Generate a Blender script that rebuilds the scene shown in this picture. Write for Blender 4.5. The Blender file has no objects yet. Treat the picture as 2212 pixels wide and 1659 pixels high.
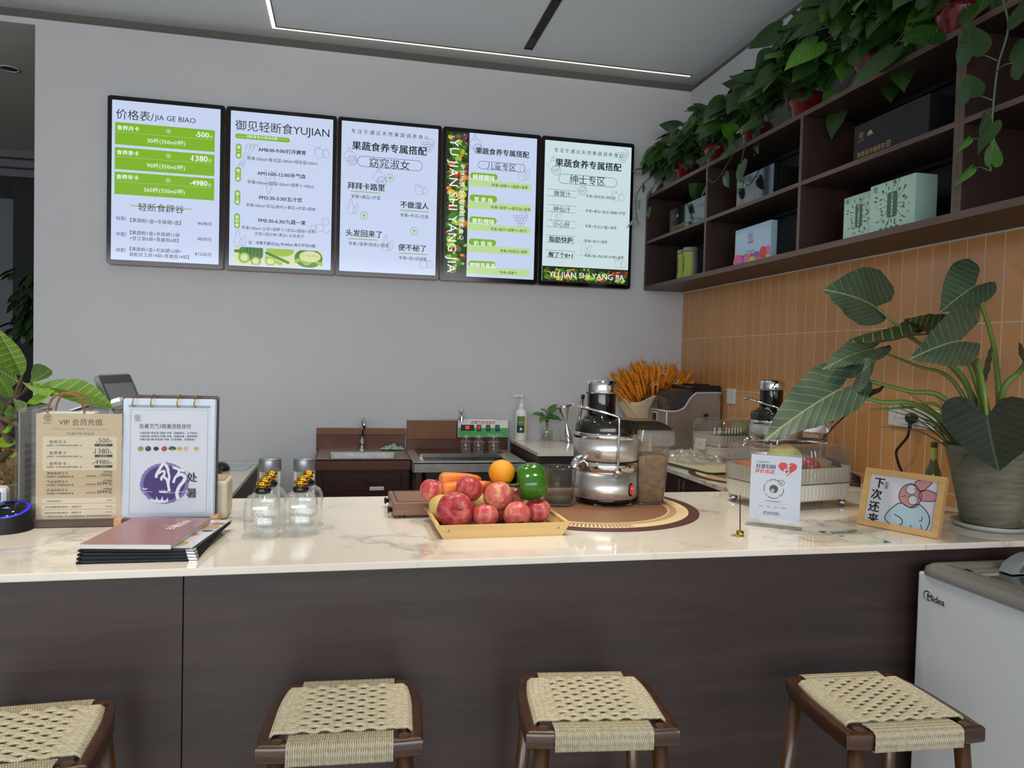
import bpy, bmesh, math, random
from mathutils import Vector, Matrix, Euler
PI = math.pi
sc = bpy.context.scene
col = sc.collection
# ---------------------------------------------------------------- camera, sky, daylight, exposure
cd = bpy.data.cameras.new('camera')
cam = bpy.data.objects.new('camera', cd)
col.objects.link(cam)
cd.sensor_width = 36.0
cd.lens = 1605.36 * 36.0 / 2212.0
cd.clip_start = 0.02
_r = Vector((0.97618234, -0.21546499, 0.02535501))
_u = Vector((-0.01820773, 0.03509212, 0.99921821))
_f = Vector((0.2161863, 0.97588082, -0.03033318))
_m = Matrix((_r, _u, -_f)).transposed().to_4x4()
_m.translation = Vector((-2.0962, -4.4441, 1.4752))
cam.matrix_world = _m
sc.camera = cam
vs = sc.view_settings
vs.view_transform = 'Standard'
vs.look = 'None'
vs.gamma = 1.0
vs.use_curve_mapping = False
vs.exposure = 0.0
sc.cycles.use_denoising = True
sc.cycles.max_bounces = 9
sc.cycles.transparent_max_bounces = 24
sc.cycles.caustics_reflective = False
sc.cycles.caustics_refractive = False
w = bpy.data.worlds.new('world')
sc.world = w
w.use_nodes = True
wb = w.node_tree.nodes['Background']
wb.inputs[0].default_value = (0.86, 0.92, 1.0, 1)
wb.inputs[1].default_value = 0.9


def area(name, loc, size, power, rot, color=(1, 1, 1)):
    d = bpy.data.lights.new(name, 'AREA')
    d.shape = 'RECTANGLE'
    d.size, d.size_y = size
    d.energy = power
    d.color = color
    o = bpy.data.objects.new(name, d)
    o.location = loc
    o.rotation_euler = rot
    col.objects.link(o)
    return o


# daylight through the glazed shop front behind the photographer
sky = area('daylight_front', (-3.7, -8.5, 2.1), (7.4, 2.0), 215, (math.radians(50), 0, 0), (0.9, 0.95, 1.0))
sky.data.spread = math.radians(140)


def spot(name, loc, power, blend=.6, angle=80, color=(1, .9, .76), r=.05):
    d = bpy.data.lights.new(name, 'SPOT')
    d.energy = power
    d.spot_size = math.radians(angle)
    d.spot_blend = blend
    d.color = color
    d.shadow_soft_size = r
    o = bpy.data.objects.new(name, d)
    o.location = loc
    col.objects.link(o)
    return o


# warm ceiling downlights over the bar and its stools (their fittings are out of the picture)
for k, x in enumerate((-4.2, -3.2, -2.2, -1.2)):
    spot('bar_downlight', (x, -2.36, 3.26), 80, .8, 54)
for k, x in enumerate((-3.3, -2.3, -1.3, -1.0)):
    spot('aisle_downlight', (x, -3.15, 3.26), 30, .8, 44)
for k, x in enumerate((-3.3, -2.5, -1.7, -.9)):
    spot('worktop_fill_spot', (x, -1.1, 3.26), 30, 1.0, 88, (1, .95, .87))  # added row of unseen fill spots, brightens the lower back wall
spot('worktop_fill_spot', (-.98, -1.8, 3.26), 46, .8, 80)  # one more added fill spot, lifts the tiles and right worktop
# ---------------------------------------------------------------- mesh helpers


def RZ(a): return Matrix.Rotation(a, 4, 'Z')
def RX(a): return Matrix.Rotation(a, 4, 'X')
def RY(a): return Matrix.Rotation(a, 4, 'Y')
def TR(x, y, z): return Matrix.Translation((x, y, z))
def SCL(x, y, z): return Matrix.Diagonal((x, y, z, 1))


def frame(o, ex, ey):
    """matrix whose local x,y run along ex,ey with origin o"""
    ex = Vector(ex).normalized()
    ez = ex.cross(Vector(ey)).normalized()
    ey = ez.cross(ex)
    m = Matrix((ex, ey, ez)).transposed().to_4x4()
    m.translation = Vector(o)
    return m


class MB:
    def __init__(s):
        s.v = []
        s.f = []
        s.m = []
        s.s = []
        s.uv = {}
        s.M = Matrix.Identity(4)

    def add(s, vs, fs, mi=0, sm=False, M=None, uv=None):
        b = len(s.v)
        T = s.M if M is None else s.M @ M
        s.v += [T @ Vector(p) for p in vs]
        s.f += [tuple(b + i for i in f) for f in fs]
        s.m += [mi] * len(fs)
        s.s += [sm] * len(fs)
        if uv:
            for i, c in enumerate(uv):
                s.uv[b + i] = c
        return s

    def bm(s, bm_, mi=0, sm=False, M=None):
        bm_.verts.index_update()
        s.add([v.co.copy() for v in bm_.verts], [[v.index for v in f.verts] for f in bm_.faces], mi, sm, M)
        bm_.free()
        return s

    def box(s, c, d, bev=0, mi=0, M=None, seg=2, sm=False):
        if not bev:
            x, y, z = [k / 2 for k in d]
            vs = [(c[0] + a * x, c[1] + b * y, c[2] + e * z) for a in (-1, 1) for b in (-1, 1) for e in (-1, 1)]
            fs = [(0, 1, 3, 2), (4, 6, 7, 5), (0, 4, 5, 1), (2, 3, 7, 6), (0, 2, 6, 4), (1, 5, 7, 3)]
            return s.add(vs, fs, mi, False, M)
        b = bmesh.new()
        bmesh.ops.create_cube(b, size=1)
        for v in b.verts:
            v.co = Vector((v.co.x * d[0] + c[0], v.co.y * d[1] + c[1], v.co.z * d[2] + c[2]))
        bmesh.ops.bevel(b, geom=b.edges[:], offset=min(bev, min(d) * .49), segments=seg, profile=.5, affect='EDGES')
        return s.bm(b, mi, sm, M)

    def bx(s, a, b, bev=0, mi=0, M=None, seg=2, sm=False):
        return s.box([(p + q) / 2 for p, q in zip(a, b)], [abs(q - p) for p, q in zip(a, b)], bev, mi, M, seg, sm)

    def lathe(s, prof, n=32, mi=0, sm=True, M=None, sx=1, sy=1, power=2):
        vs, fs = [], []
        k = len(prof)
        for i in range(n):
            a = 2 * PI * i / n
            ca, sa = math.cos(a), math.sin(a)
            if power != 2:
                q = (abs(ca) ** power + abs(sa) ** power) ** (-1 / power)
                ca, sa = ca * q, sa * q
            vs += [(r * ca * sx, r * sa * sy, z) for r, z in prof]
        for i in range(n):
            j = (i + 1) % n
            for q in range(k - 1):
                if prof[q][0] < 1e-7:
                    fs.append((i * k + q, j * k + q + 1, i * k + q + 1))
                elif prof[q + 1][0] < 1e-7:
                    fs.append((i * k + q, j * k + q, i * k + q + 1))
                else:
                    fs.append((i * k + q, j * k + q, j * k + q + 1, i * k + q + 1))
        return s.add(vs, fs, mi, sm, M)

    def tube(s, pts, r, n=8, mi=0, closed=False, caps=True, sm=True, M=None, flat=1.0):
        pts = [Vector(p) for p in pts]
        k = len(pts)
        rs = r if isinstance(r, (list, tuple)) else [r] * k
        vs, fs = [], []
        prev = None
        for i, p in enumerate(pts):
            a = pts[(i - 1) % k] if (closed or i > 0) else p
            b = pts[(i + 1) % k] if (closed or i < k - 1) else p
            t = (b - a)
            t = t.normalized() if t.length > 1e-9 else Vector((0, 0, 1))
            if prev is None:
                up = Vector((0, 0, 1)) if abs(t.z) < .9 else Vector((1, 0, 0))
                nx = t.cross(up).normalized()
            else:
                nx = prev - t * prev.dot(t)
                nx = nx.normalized() if nx.length > 1e-9 else t.orthogonal().normalized()
            prev = nx
            ny = t.cross(nx)
            for q in range(n):
                an = 2 * PI * q / n
                vs.append(p + nx * (math.cos(an) * rs[i]) + ny * (math.sin(an) * rs[i] * flat))
        for i in range(k if closed else k - 1):
            j = (i + 1) % k
            for q in range(n):
                q2 = (q + 1) % n
                fs.append((i * n + q, i * n + q2, j * n + q2, j * n + q))
        if caps and not closed:
            fs.append(tuple(range(n - 1, -1, -1)))
            fs.append(tuple((k - 1) * n + q for q in range(n)))
        return s.add(vs, fs, mi, sm, M)

    def cyl(s, a, b, r, n=20, mi=0, r2=None, M=None):
        return s.tube([a, b], [r, r if r2 is None else r2], n, mi, M=M, sm=False) if n < 7 else s._cyl(a, b, r, n, mi, r2, M)

    def _cyl(s, a, b, r, n, mi, r2, M):
        a, b = Vector(a), Vector(b)
        r2 = r if r2 is None else r2
        t = (b - a).normalized()
        nx = t.orthogonal().normalized()
        ny = t.cross(nx)
        ring = lambda p, q: [p + nx * (math.cos(2 * PI * i / n) * q) + ny * (math.sin(2 * PI * i / n) * q) for i in range(n)]
        vs = ring(a, r) + ring(b, r2)
        s.add(vs, [(i, (i + 1) % n, n + (i + 1) % n, n + i) for i in range(n)], mi, True, M)
        s.add(ring(a, r), [tuple(range(n - 1, -1, -1))], mi, False, M)
        return s.add(ring(b, r2), [tuple(range(n))], mi, False, M)

    def prism(s, poly, z0, z1, mi=0, M=None, sm=False):
        n = len(poly)
        vs = [(x, y, z0) for x, y in poly] + [(x, y, z1) for x, y in poly]
        s.add(vs, [(i, (i + 1) % n, n + (i + 1) % n, n + i) for i in range(n)], mi, sm, M)
        s.add([(x, y, z0) for x, y in poly], [tuple(range(n - 1, -1, -1))], mi, False, M)
        return s.add([(x, y, z1) for x, y in poly], [tuple(range(n))], mi, False, M)

    def flat(s, poly, z=0, mi=0, M=None):
        return s.add([(x, y, z) for x, y in poly], [tuple(range(len(poly)))], mi, False, M)

    def rect(s, x0, y0, x1, y1, z=0, mi=0, M=None):
        return s.flat([(x0, y0), (x1, y0), (x1, y1), (x0, y1)], z, mi, M)

    def ell(s, c, r, nu=24, nv=16, mi=0, M=None, fn=None):
        vs, fs = [], []
        for j in range(nv + 1):
            th = PI * j / nv
            for i in range(nu):
                ph = 2 * PI * i / nu
                d = Vector((math.sin(th) * math.cos(ph), math.sin(th) * math.sin(ph), math.cos(th)))
                p = fn(d, th, ph) if fn else d
                vs.append((c[0] + p[0] * r[0], c[1] + p[1] * r[1], c[2] + p[2] * r[2]))
        for j in range(nv):
            for i in range(nu):
                i2 = (i + 1) % nu
                fs.append((j * nu + i, (j + 1) * nu + i, (j + 1) * nu + i2, j * nu + i2))
        return s.add(vs, fs, mi, True, M)

    def grid(s, fn, nu, nv, mi=0, sm=True, M=None, uvf=None):
        vs, fs, uv = [], [], []
        for i in range(nu + 1):
            for j in range(nv + 1):
                vs.append(fn(i / nu, j / nv))
                uv.append(uvf(i / nu, j / nv) if uvf else (i / nu, j / nv))
        for i in range(nu):
            for j in range(nv):
                a = i * (nv + 1) + j
                fs.append((a, a + nv + 1, a + nv + 2, a + 1))
        return s.add(vs, fs, mi, sm, M, uv)

    def stroke(s, pts, wd, z=0, mi=0, closed=False, M=None):
        pts = [Vector((p[0], p[1])) for p in pts]
        k = len(pts)
        vs, fs = [], []
        for i, p in enumerate(pts):
            a = pts[(i - 1) % k] if (closed or i > 0) else p
            b = pts[(i + 1) % k] if (closed or i < k - 1) else p
            t = (b - a).normalized() if (b - a).length > 1e-9 else Vector((1, 0))
            nn = Vector((-t.y, t.x))
            q = wd[i] if isinstance(wd, (list, tuple)) else wd
            vs += [(p.x + nn.x * q / 2, p.y + nn.y * q / 2, z), (p.x - nn.x * q / 2, p.y - nn.y * q / 2, z)]
        for i in range(k if closed else k - 1):
            j = (i + 1) % k
            fs.append((2 * i, 2 * i + 1, 2 * j + 1, 2 * j))
        return s.add(vs, fs, mi, False, M)

    def merge(s, o, off=0):
        b = len(s.v)
        s.v += o.v
        s.f += [tuple(b + i for i in f) for f in o.f]
        s.m += [m + off for m in o.m]
        s.s += o.s
        for k, c in o.uv.items():
            s.uv[b + k] = c
        return s

    def build(s, name, mats, parent=None, solid=0):
        me = bpy.data.meshes.new(name)
        me.from_pydata([tuple(p) for p in s.v], [], s.f)
        if not isinstance(mats, (list, tuple)):
            mats = [mats]
        for m in mats:
            me.materials.append(m)
        me.polygons.foreach_set('material_index', s.m)
        me.polygons.foreach_set('use_smooth', s.s)
        if s.uv:
            ul = me.uv_layers.new(name='UVMap')
            vi = [0] * len(me.loops)
            me.loops.foreach_get('vertex_index', vi)
            flat = []
            for i in vi:
                flat += s.uv.get(i, (0, 0))
            ul.data.foreach_set('uv', flat)
        me.update()
        o = bpy.data.objects.new(name, me)
        col.objects.link(o)
        if parent:
            o.parent = parent
        if solid:
            md = o.modifiers.new('thickness', 'SOLIDIFY')
            md.thickness = solid
            md.offset = 0
        return o


def circ(cx, cy, r, n=24, r2=None, a0=0, a1=2 * PI):
    e = n if abs(a1 - a0 - 2 * PI) < 1e-6 else n + 1
    return [(cx + r * math.cos(a0 + (a1 - a0) * i / n), cy + (r2 or r) * math.sin(a0 + (a1 - a0) * i / n)) for i in range(e)]


def rrect(x0, y0, x1, y1, r, n=5):
    p = []
    for cx, cy, a in ((x1 - r, y1 - r, 0), (x0 + r, y1 - r, 90), (x0 + r, y0 + r, 180), (x1 - r, y0 + r, 270)):
        p += [(cx + r * math.cos(math.radians(a + 90 * i / n)), cy + r * math.sin(math.radians(a + 90 * i / n))) for i in range(n + 1)]
    return p


def smooth(pts, n=8, closed=False):
    """Catmull-Rom through the points"""
    pts = [Vector(p) for p in pts]
    k = len(pts)
    out = []
    for i in range(k if closed else k - 1):
        p0 = pts[(i - 1) % k] if (closed or i > 0) else pts[i]
        p1, p2 = pts[i], pts[(i + 1) % k]
        p3 = pts[(i + 2) % k] if (closed or i + 2 < k) else p2
        for j in range(n):
            t = j / n
            out.append(.5 * ((2 * p1) + (p2 - p0) * t + (2 * p0 - 5 * p1 + 4 * p2 - p3) * t * t + (3 * p1 - p0 - 3 * p2 + p3) * t ** 3))
    if not closed:
        out.append(pts[-1])
    return out


_dg = None


def text(mb, st, x, y, w=None, h=None, mi=0, M=None, bold=0.0, z=0.0, al='L', sp=1.0, shear=0.0, vert=False, lead=1.1):
    """flat lettering: baseline at (x,y); w = total width, or h = em size"""
    cu = bpy.data.curves.new('t', 'FONT')
    cu.body = '\n'.join(st) if vert else st
    cu.size = 1.0
    cu.space_character = sp
    cu.shear = shear
    cu.resolution_u = 2
    cu.space_line = lead
    ob = bpy.data.objects.new('t', cu)
    col.objects.link(ob)
    bpy.context.view_layer.update()
    dg = bpy.context.evaluated_depsgraph_get()
    ev = ob.evaluated_get(dg)
    me = ev.to_mesh()
    vs = [v.co.copy() for v in me.vertices]
    fs = [tuple(p.vertices) for p in me.polygons]
    ev.to_mesh_clear()
    bpy.data.objects.remove(ob)
    bpy.data.curves.remove(cu)
    if not vs:
        return 0
    x0 = min(v.x for v in vs)
    x1 = max(v.x for v in vs)
    k = (w / (x1 - x0)) if w else h
    if h and w:
        kx, ky = w / (x1 - x0), h
    else:
        kx = ky = k
    ww = (x1 - x0) * kx
    ox = x - (0 if al == 'L' else ww / 2 if al == 'C' else ww)
    em = ky
    for qi, q in enumerate(((0, 0),) if bold <= 0 else ((-1, 0), (1, 0), (0, 1), (0, -1)) if bold > .009 else ((-1, 0), (1, 0))):
        mb.add([(ox + (v.x - x0) * kx + q[0] * bold * em, y + v.y * ky + q[1] * bold * em * .6, z + qi * 4e-5) for v in vs], fs, mi, False, M)
    return ww


# ---------------------------------------------------------------- things


def thing(name, label, cat, loc=(0, 0, 0), rz=0, group=None):
    o = bpy.data.objects.new(name, None)
    o.empty_display_size = .05
    col.objects.link(o)
    o.location = loc
    o.rotation_euler = (0, 0, rz)
    return tag(o, label, cat, group)


def tag(o, label, cat, group=None):
    o['label'] = label
    o['category'] = cat
    if group:
        o['group'] = group
    return o


def struct(o, label=None, cat=None):
    o['kind'] = 'structure'
    if label:
        o['label'] = label
        o['category'] = cat
    return o


def dup(root, loc, rz, label, group=None):
    r = root.copy()
    col.objects.link(r)
    r.location = loc
    r.rotation_euler = (0, 0, rz)
    r['label'] = label
    if group:
        r['group'] = group
    for ch in list(root.children):
        c = ch.copy()
        col.objects.link(c)
        c.parent = r
        for g in ch.children:
            d = g.copy()
            col.objects.link(d)
            d.parent = c
    return r


# ---------------------------------------------------------------- materials


def lin(h):
    if isinstance(h, str):
        h = h.lstrip('#')
        c = [int(h[i:i + 2], 16) / 255 for i in (0, 2, 4)]
        return tuple(x / 12.92 if x <= .04045 else ((x + .055) / 1.055) ** 2.4 for x in c)
    return tuple(h)


class N:
    """small node-tree writer"""

    def __init__(s, name):
        s.m = bpy.data.materials.new(name)
        s.m.use_nodes = True
        s.t = s.m.node_tree
        s.n = s.t.nodes
        s.p = s.n['Principled BSDF']
        s.out = s.n['Material Output']

    def new(s, ty, **kw):
        nd = s.n.new(ty)
        for k, v in kw.items():
            if k in nd.inputs:
                nd.inputs[k].default_value = v
            else:
                setattr(nd, k, v)
        return nd

    def ln(s, a, b):
        s.t.links.new(a, b)

    def coord(s, scale=(1, 1, 1), rot=(0, 0, 0), loc=(0, 0, 0), kind='Object'):
        tc = s.new('ShaderNodeTexCoord')
        mp = s.new('ShaderNodeMapping')
        mp.inputs['Scale'].default_value = scale
        mp.inputs['Rotation'].default_value = rot
        mp.inputs['Location'].default_value = loc
        s.ln(tc.outputs[kind], mp.inputs['Vector'])
        return mp.outputs[0]

    def noise(s, vec, scale=5, detail=3, rough=.5, dist=0):
        nd = s.new('ShaderNodeTexNoise')
        nd.inputs['Scale'].default_value = scale
        nd.inputs['Detail'].default_value = detail
        nd.inputs['Roughness'].default_value = rough
        nd.inputs['Distortion'].default_value = dist
        if vec is not None:
            s.ln(vec, nd.inputs['Vector'])
        return nd.outputs['Fac']

    def ramp(s, fac, stops):
        nd = s.new('ShaderNodeValToRGB')
        cr = nd.color_ramp
        while len(cr.elements) < len(stops):
            cr.elements.new(.5)
        for e, (p, c) in zip(cr.elements, stops):
            e.position = p
            e.color = (*c, 1) if len(c) == 3 else c
        s.ln(fac, nd.inputs[0])
        return nd.outputs['Color']

    def mix(s, fac, a, b, mode='MIX'):
        nd = s.new('ShaderNodeMix', data_type='RGBA', blend_type=mode)
        for sock, val in ((nd.inputs[0], fac), (nd.inputs[6], a), (nd.inputs[7], b)):
            if hasattr(val, 'links'):
                s.ln(val, sock)
            elif isinstance(val, (int, float)):
                sock.default_value = val
            else:
                sock.default_value = (*val, 1)
        return nd.outputs[2]

    def math(s, op, a, b=None, c=None):
        nd = s.new('ShaderNodeMath', operation=op)
        for i, v in enumerate((a, b, c)):
            if v is None:
                continue
            if hasattr(v, 'links'):
                s.ln(v, nd.inputs[i])
            else:
                nd.inputs[i].default_value = v
        return nd.outputs[0]

    def bump(s, h, strength=.2, dist=.01):
        nd = s.new('ShaderNodeBump')
        nd.inputs['Strength'].default_value = strength
        nd.inputs['Distance'].default_value = dist
        s.ln(h, nd.inputs['Height'])
        s.ln(nd.outputs[0], s.p.inputs['Normal'])

    def color(s, c):
        if hasattr(c, 'links'):
            s.ln(c, s.p.inputs['Base Color'])
        else:
            s.p.inputs['Base Color'].default_value = (*c, 1)


def mat(name, c, rough=.5, metal=0, var=0, vscale=8, bump=0, bscale=60, spec=.5, trans=0, ior=1.45, emit=0, ecol=None, coat=0, sss=0, stretch=(1, 1, 1)):
    n = N(name)
    c = lin(c)
    p = n.p
    p.inputs['Roughness'].default_value = rough
    p.inputs['Metallic'].default_value = metal
    p.inputs['Specular IOR Level'].default_value = spec
    p.inputs['IOR'].default_value = ior
    p.inputs['Transmission Weight'].default_value = trans
    p.inputs['Coat Weight'].default_value = coat
    if sss:
        p.inputs['Subsurface Weight'].default_value = sss
        p.inputs['Subsurface Radius'].default_value = (.01, .006, .004)
    if emit:
        p.inputs['Emission Color'].default_value = (*(lin(ecol) if ecol else c), 1)
        p.inputs['Emission Strength'].default_value = emit
    vec = None
    if var:
        vec = n.coord(stretch)
        f = n.noise(vec, vscale, 4, .55)
        lo = tuple(max(0, k * (1 - var)) for k in c)
        hi = tuple(min(1, k * (1 + var)) for k in c)
        n.color(n.ramp(f, [(.3, lo), (.7, hi)]))
    else:
        n.color(c)
    if bump:
        n.bump(n.noise(n.coord(stretch), bscale, 3), bump, .004)
    return n.m


def wood(name, dark, light, scale=6, along='X', rough=.4, contrast=1.0, coat=0, bump=.08):
    """streaky grain running along one axis"""
    n = N(name)
    st = {'X': (.08, 1, 1), 'Y': (1, .08, 1), 'Z': (1, 1, .08)}[along]
    v = n.coord(tuple(k * scale for k in st))
    a = n.noise(v, 3.2, 6, .62, 1.2)
    v2 = n.coord(tuple(k * scale * 9 for k in st))
    b = n.noise(v2, 4, 3, .6)
    f = n.math('ADD', n.math('MULTIPLY', a, .7), n.math('MULTIPLY', b, .3))
    d, l = lin(dark), lin(light)
    n.color(n.ramp(f, [(.5 - .16 * contrast, d), (.5 + .16 * contrast, l)]))
    n.p.inputs['Roughness'].default_value = rough
    n.p.inputs['Coat Weight'].default_value = coat
    if bump:
        n.bump(f, bump, .003)
    return n.m


def clear(name, tint=(1, 1, 1), rough=.02, gloss=1.0, alpha=.0, body=(1, 1, 1), ior=1.45, edge=0.0):
    """thin clear sheet: see-through film with a fresnel reflection, body = share of diffuse haze"""
    n = N(name)
    tr = n.new('ShaderNodeBsdfTransparent')
    tr.inputs[0].default_value = (*tint, 1)
    gl = n.new('ShaderNodeBsdfGlossy')
    gl.inputs['Roughness'].default_value = rough
    gl.inputs['Color'].default_value = (1, 1, 1, 1)
    fw_ = n.new('ShaderNodeLayerWeight')
    fw_.inputs[0].default_value = .5
    f0 = ((ior - 1) / (ior + 1)) ** 2
    mx = n.new('ShaderNodeMixShader')
    n.ln(n.math('MULTIPLY', n.math('MULTIPLY_ADD', n.math('POWER', fw_.outputs['Facing'], 5), 1 - f0, f0), gloss), mx.inputs[0])
    last = tr.outputs[0]
    if alpha or edge:
        df = n.new('ShaderNodeBsdfDiffuse')
        df.inputs['Color'].default_value = (*body, 1)
        m2 = n.new('ShaderNodeMixShader')
        if edge:
            lw = n.new('ShaderNodeLayerWeight')
            lw.inputs[0].default_value = .35
            n.ln(n.math('ADD', n.math('MULTIPLY', n.math('POWER', lw.outputs['Facing'], 2.5), edge), alpha), m2.inputs[0])
        else:
            m2.inputs[0].default_value = alpha
        n.ln(tr.outputs[0], m2.inputs[1])
        n.ln(df.outputs[0], m2.inputs[2])
        last = m2.outputs[0]
    n.ln(last, mx.inputs[1])
    n.ln(gl.outputs[0], mx.inputs[2])
    n.ln(mx.outputs[0], n.out.inputs['Surface'])
    return n.m


def glow(name, c, strength=1.0, gloss=.12):
    """backlit print under a glossy sheet"""
    n = N(name)
    c = lin(c)
    n.p.inputs['Base Color'].default_value = (c[0] * .1, c[1] * .1, c[2] * .1, 1)
    n.p.inputs['Roughness'].default_value = gloss
    n.p.inputs['Emission Color'].default_value = (*c, 1)
    n.p.inputs['Emission Strength'].default_value = strength
    return n.m


BLACK = mat('black_plastic', '#0c0c0d', .35)
MATBLACK = mat('matt_black', '#101011', .6)
WHITE = mat('white_plastic', '#e6e6e2', .35)
CHROME = mat('chrome', '#d8d8da', .06, 1)
STEEL = mat('brushed_steel', '#a9a49c', .27, 1, var=.08, vscale=30, stretch=(1, 1, .05))
GOLD = mat('polished_gold', '#c9982f', .14, 1)
BRASS = mat('brass', '#b08a3e', .25, 1)
INK = mat('print_black', '#141416', .5)
GREYINK = mat('print_grey', '#8f98a8', .5)
WHITEINK = mat('print_white', '#f2f4f0', .5)
# ---------------------------------------------------------------- room shell
def plaster(name, c, rough=.85):
    return mat(name, c, rough, var=.015, vscale=3, bump=.05, bscale=220, spec=.25)


WALLM = plaster('grey_white_plaster', '#c9c9cb')
CEILM = plaster('ceiling_paint', '#e2e8ec')
DIMM = plaster('passage_paint', '#d8d4cc')


def marble(name):
    n = N(name)
    v = n.coord((1, 1, 1))
    warp = n.new('ShaderNodeTexNoise', Scale=1.7, Detail=6.0, Roughness=.6)
    n.ln(v, warp.inputs['Vector'])
    add = n.new('ShaderNodeVectorMath', operation='MULTIPLY_ADD')
    n.ln(warp.outputs['Color'], add.inputs[0])
    add.inputs[1].default_value = (.9, .9, .9)
    n.ln(v, add.inputs[2])
    a = n.noise(add.outputs[0], 2.3, 5, .5)
    vein = n.math('ABSOLUTE', n.math('SUBTRACT', a, .5))
    veinf = n.ramp(vein, [(0.0, (1, 1, 1)), (.012, (.5, .5, .5)), (.05, (0, 0, 0))])
    mask = n.ramp(n.noise(v, 1.9, 2), [(.46, (0, 0, 0)), (.66, (1, 1, 1))])
    f = n.math('MULTIPLY', n.math('MULTIPLY', veinf, mask), .95)
    base = n.ramp(n.noise(add.outputs[0], 1.2, 4), [(.35, lin('#d9d0c1')), (.7, lin('#eae3d7'))])
    c1 = n.mix(f, base, lin('#8b8580'))
    # rusty veins, only towards one end
    b = n.noise(add.outputs[0], 1.5, 6, .62)
    v2 = n.math('ABSOLUTE', n.math('SUBTRACT', b, .47))
    of = n.ramp(v2, [(0.0, (1, 1, 1)), (.014, (.55, .55, .55)), (.045, (0, 0, 0))])
    sx = n.new('ShaderNodeSeparateXYZ')
    n.ln(v, sx.inputs[0])
    side = n.ramp(n.math('MULTIPLY_ADD', sx.outputs['X'], .5, .9), [(.15, (0, 0, 0)), (.5, (1, 1, 1))])
    m2 = n.ramp(n.noise(v, 2.6, 2), [(.44, (0, 0, 0)), (.6, (1, 1, 1))])
    f2 = n.math('MULTIPLY', n.math('MULTIPLY', of, side), n.math('MULTIPLY', m2, .8))
    n.color(n.mix(f2, c1, lin('#b37a45')))
    n.p.inputs['Roughness'].default_value = .07
    n.p.inputs['Specular IOR Level'].default_value = .55
    return n.m


MARBLE = marble('cream_marble')
DARKWOOD = wood('dark_brown_laminate', '#251b1a', '#3d2e2b', 5, 'X', .42, 1.2)
DARKWOOD_Y = wood('dark_brown_laminate_side', '#33231e', '#4b352d', 5, 'Y', .42, 1.2)
SHELFEDGE = wood('shelf_edge_band', '#4e3d37', '#6b574f', 5, 'Y', .5, 1.2)
SHELFIN = wood('shelf_board', '#2a1c18', '#3e2a23', 5, 'Z', .45, 1.1)


def tiles():
    n = N('caramel_wall_tile')
    tc = n.new('ShaderNodeTexCoord')
    sx = n.new('ShaderNodeSeparateXYZ')
    n.ln(tc.outputs['Object'], sx.inputs[0])
    cb = n.new('ShaderNodeCombineXYZ')
    n.ln(n.math('ADD', sx.outputs['Y'], 7.7 + .937), cb.inputs[0])
    n.ln(n.math('ADD', sx.outputs['Z'], -1.0453 + .2997 * 4), cb.inputs[1])
    br = n.new('ShaderNodeTexBrick')
    br.offset = 0
    br.squash = 1
    n.ln(cb.outputs[0], br.inputs['Vector'])
    br.inputs['Scale'].default_value = 1
    br.inputs['Brick Width'].default_value = .077
    br.inputs['Row Height'].default_value = .2997
    br.inputs['Mortar Size'].default_value = .0022
    br.inputs['Mortar Smooth'].default_value = .35
    br.inputs['Bias'].default_value = 0
    br.inputs['Color1'].default_value = (*lin('#cd9159'), 1)
    br.inputs['Color2'].default_value = (*lin('#d39a63'), 1)
    br.inputs['Mortar'].default_value = (*lin('#d9cdbb'), 1)
    n.color(br.outputs['Color'])
    n.ln(n.math('MULTIPLY_ADD', br.outputs['Fac'], .5, .2), n.p.inputs['Roughness'])
    n.bump(n.math('SUBTRACT', 1, br.outputs['Fac']), .35, .002)
    return n.m


TILE = tiles()
CEIL = 3.29
FRONT = -8.9
# floor
b = MB()
b.bx((-7.5, FRONT, -.1), (.2, 4.2, 0))
struct(b.build('floor', mat('grey_floor_tile', '#cfcac2', .3, var=.05)))
# ceiling over the shop, stopping at the recessed strip
b = MB()
b.bx((-7.5, FRONT, CEIL), (.2, .0, CEIL + .15))
b.bx((-7.5, .0, CEIL), (.2, .2, CEIL + .15))
struct(b.build('ceiling', CEILM))
# back wall with the opening on its left and a darker grey recessed strip under the ceiling
b = MB()
b.bx((-3.742, 0, 0), (.2, .2, 3.19))
b.bx((-7.5, 0, 3.19), (.2, .2, 3.222))
struct(b.build('wall_back', WALLM))
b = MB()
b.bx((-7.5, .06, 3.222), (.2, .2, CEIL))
GAP = plaster('recess_strip_grey', '#6f6c66')  # even grey, darker than the wall plaster
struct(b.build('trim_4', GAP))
b = MB()
b.bx((.008, FRONT, 0), (.2, 0, 3.222))
struct(b.build('wall_right', WALLM))
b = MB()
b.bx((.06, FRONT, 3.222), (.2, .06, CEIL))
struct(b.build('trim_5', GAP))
b = MB()
b.bx((-7.5, FRONT, 0), (-7.3, 4.2, 3.4))
struct(b.build('wall_left', WALLM))
# tiled splashback on the right wall
b = MB()
b.bx((0, -4.2, .85), (.008, 0, 1.944))
struct(b.build('trim_1', TILE))
b = MB()
b.bx((-.004, -4.2, 1.94), (.008, 0, 1.9475))
struct(b.build('trim_2', mat('white_edge_strip', '#d8d4ca', .5)))
# shop front behind the photographer: glazing bars in a daylight opening
b = MB()
b.bx((-7.5, FRONT - .1, 0), (.2, FRONT, .25))
b.bx((-7.5, FRONT - .1, 3.2), (.2, FRONT, CEIL + .1))
for x in (-7.45, -5.6, -3.9, -2.2, -.5, .15):
    b.bx((x - .04, FRONT - .1, .25), (x + .04, FRONT, 3.2))
struct(b.build('window_1', mat('dark_window_frame', '#2c2c2e', .4)))
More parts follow.
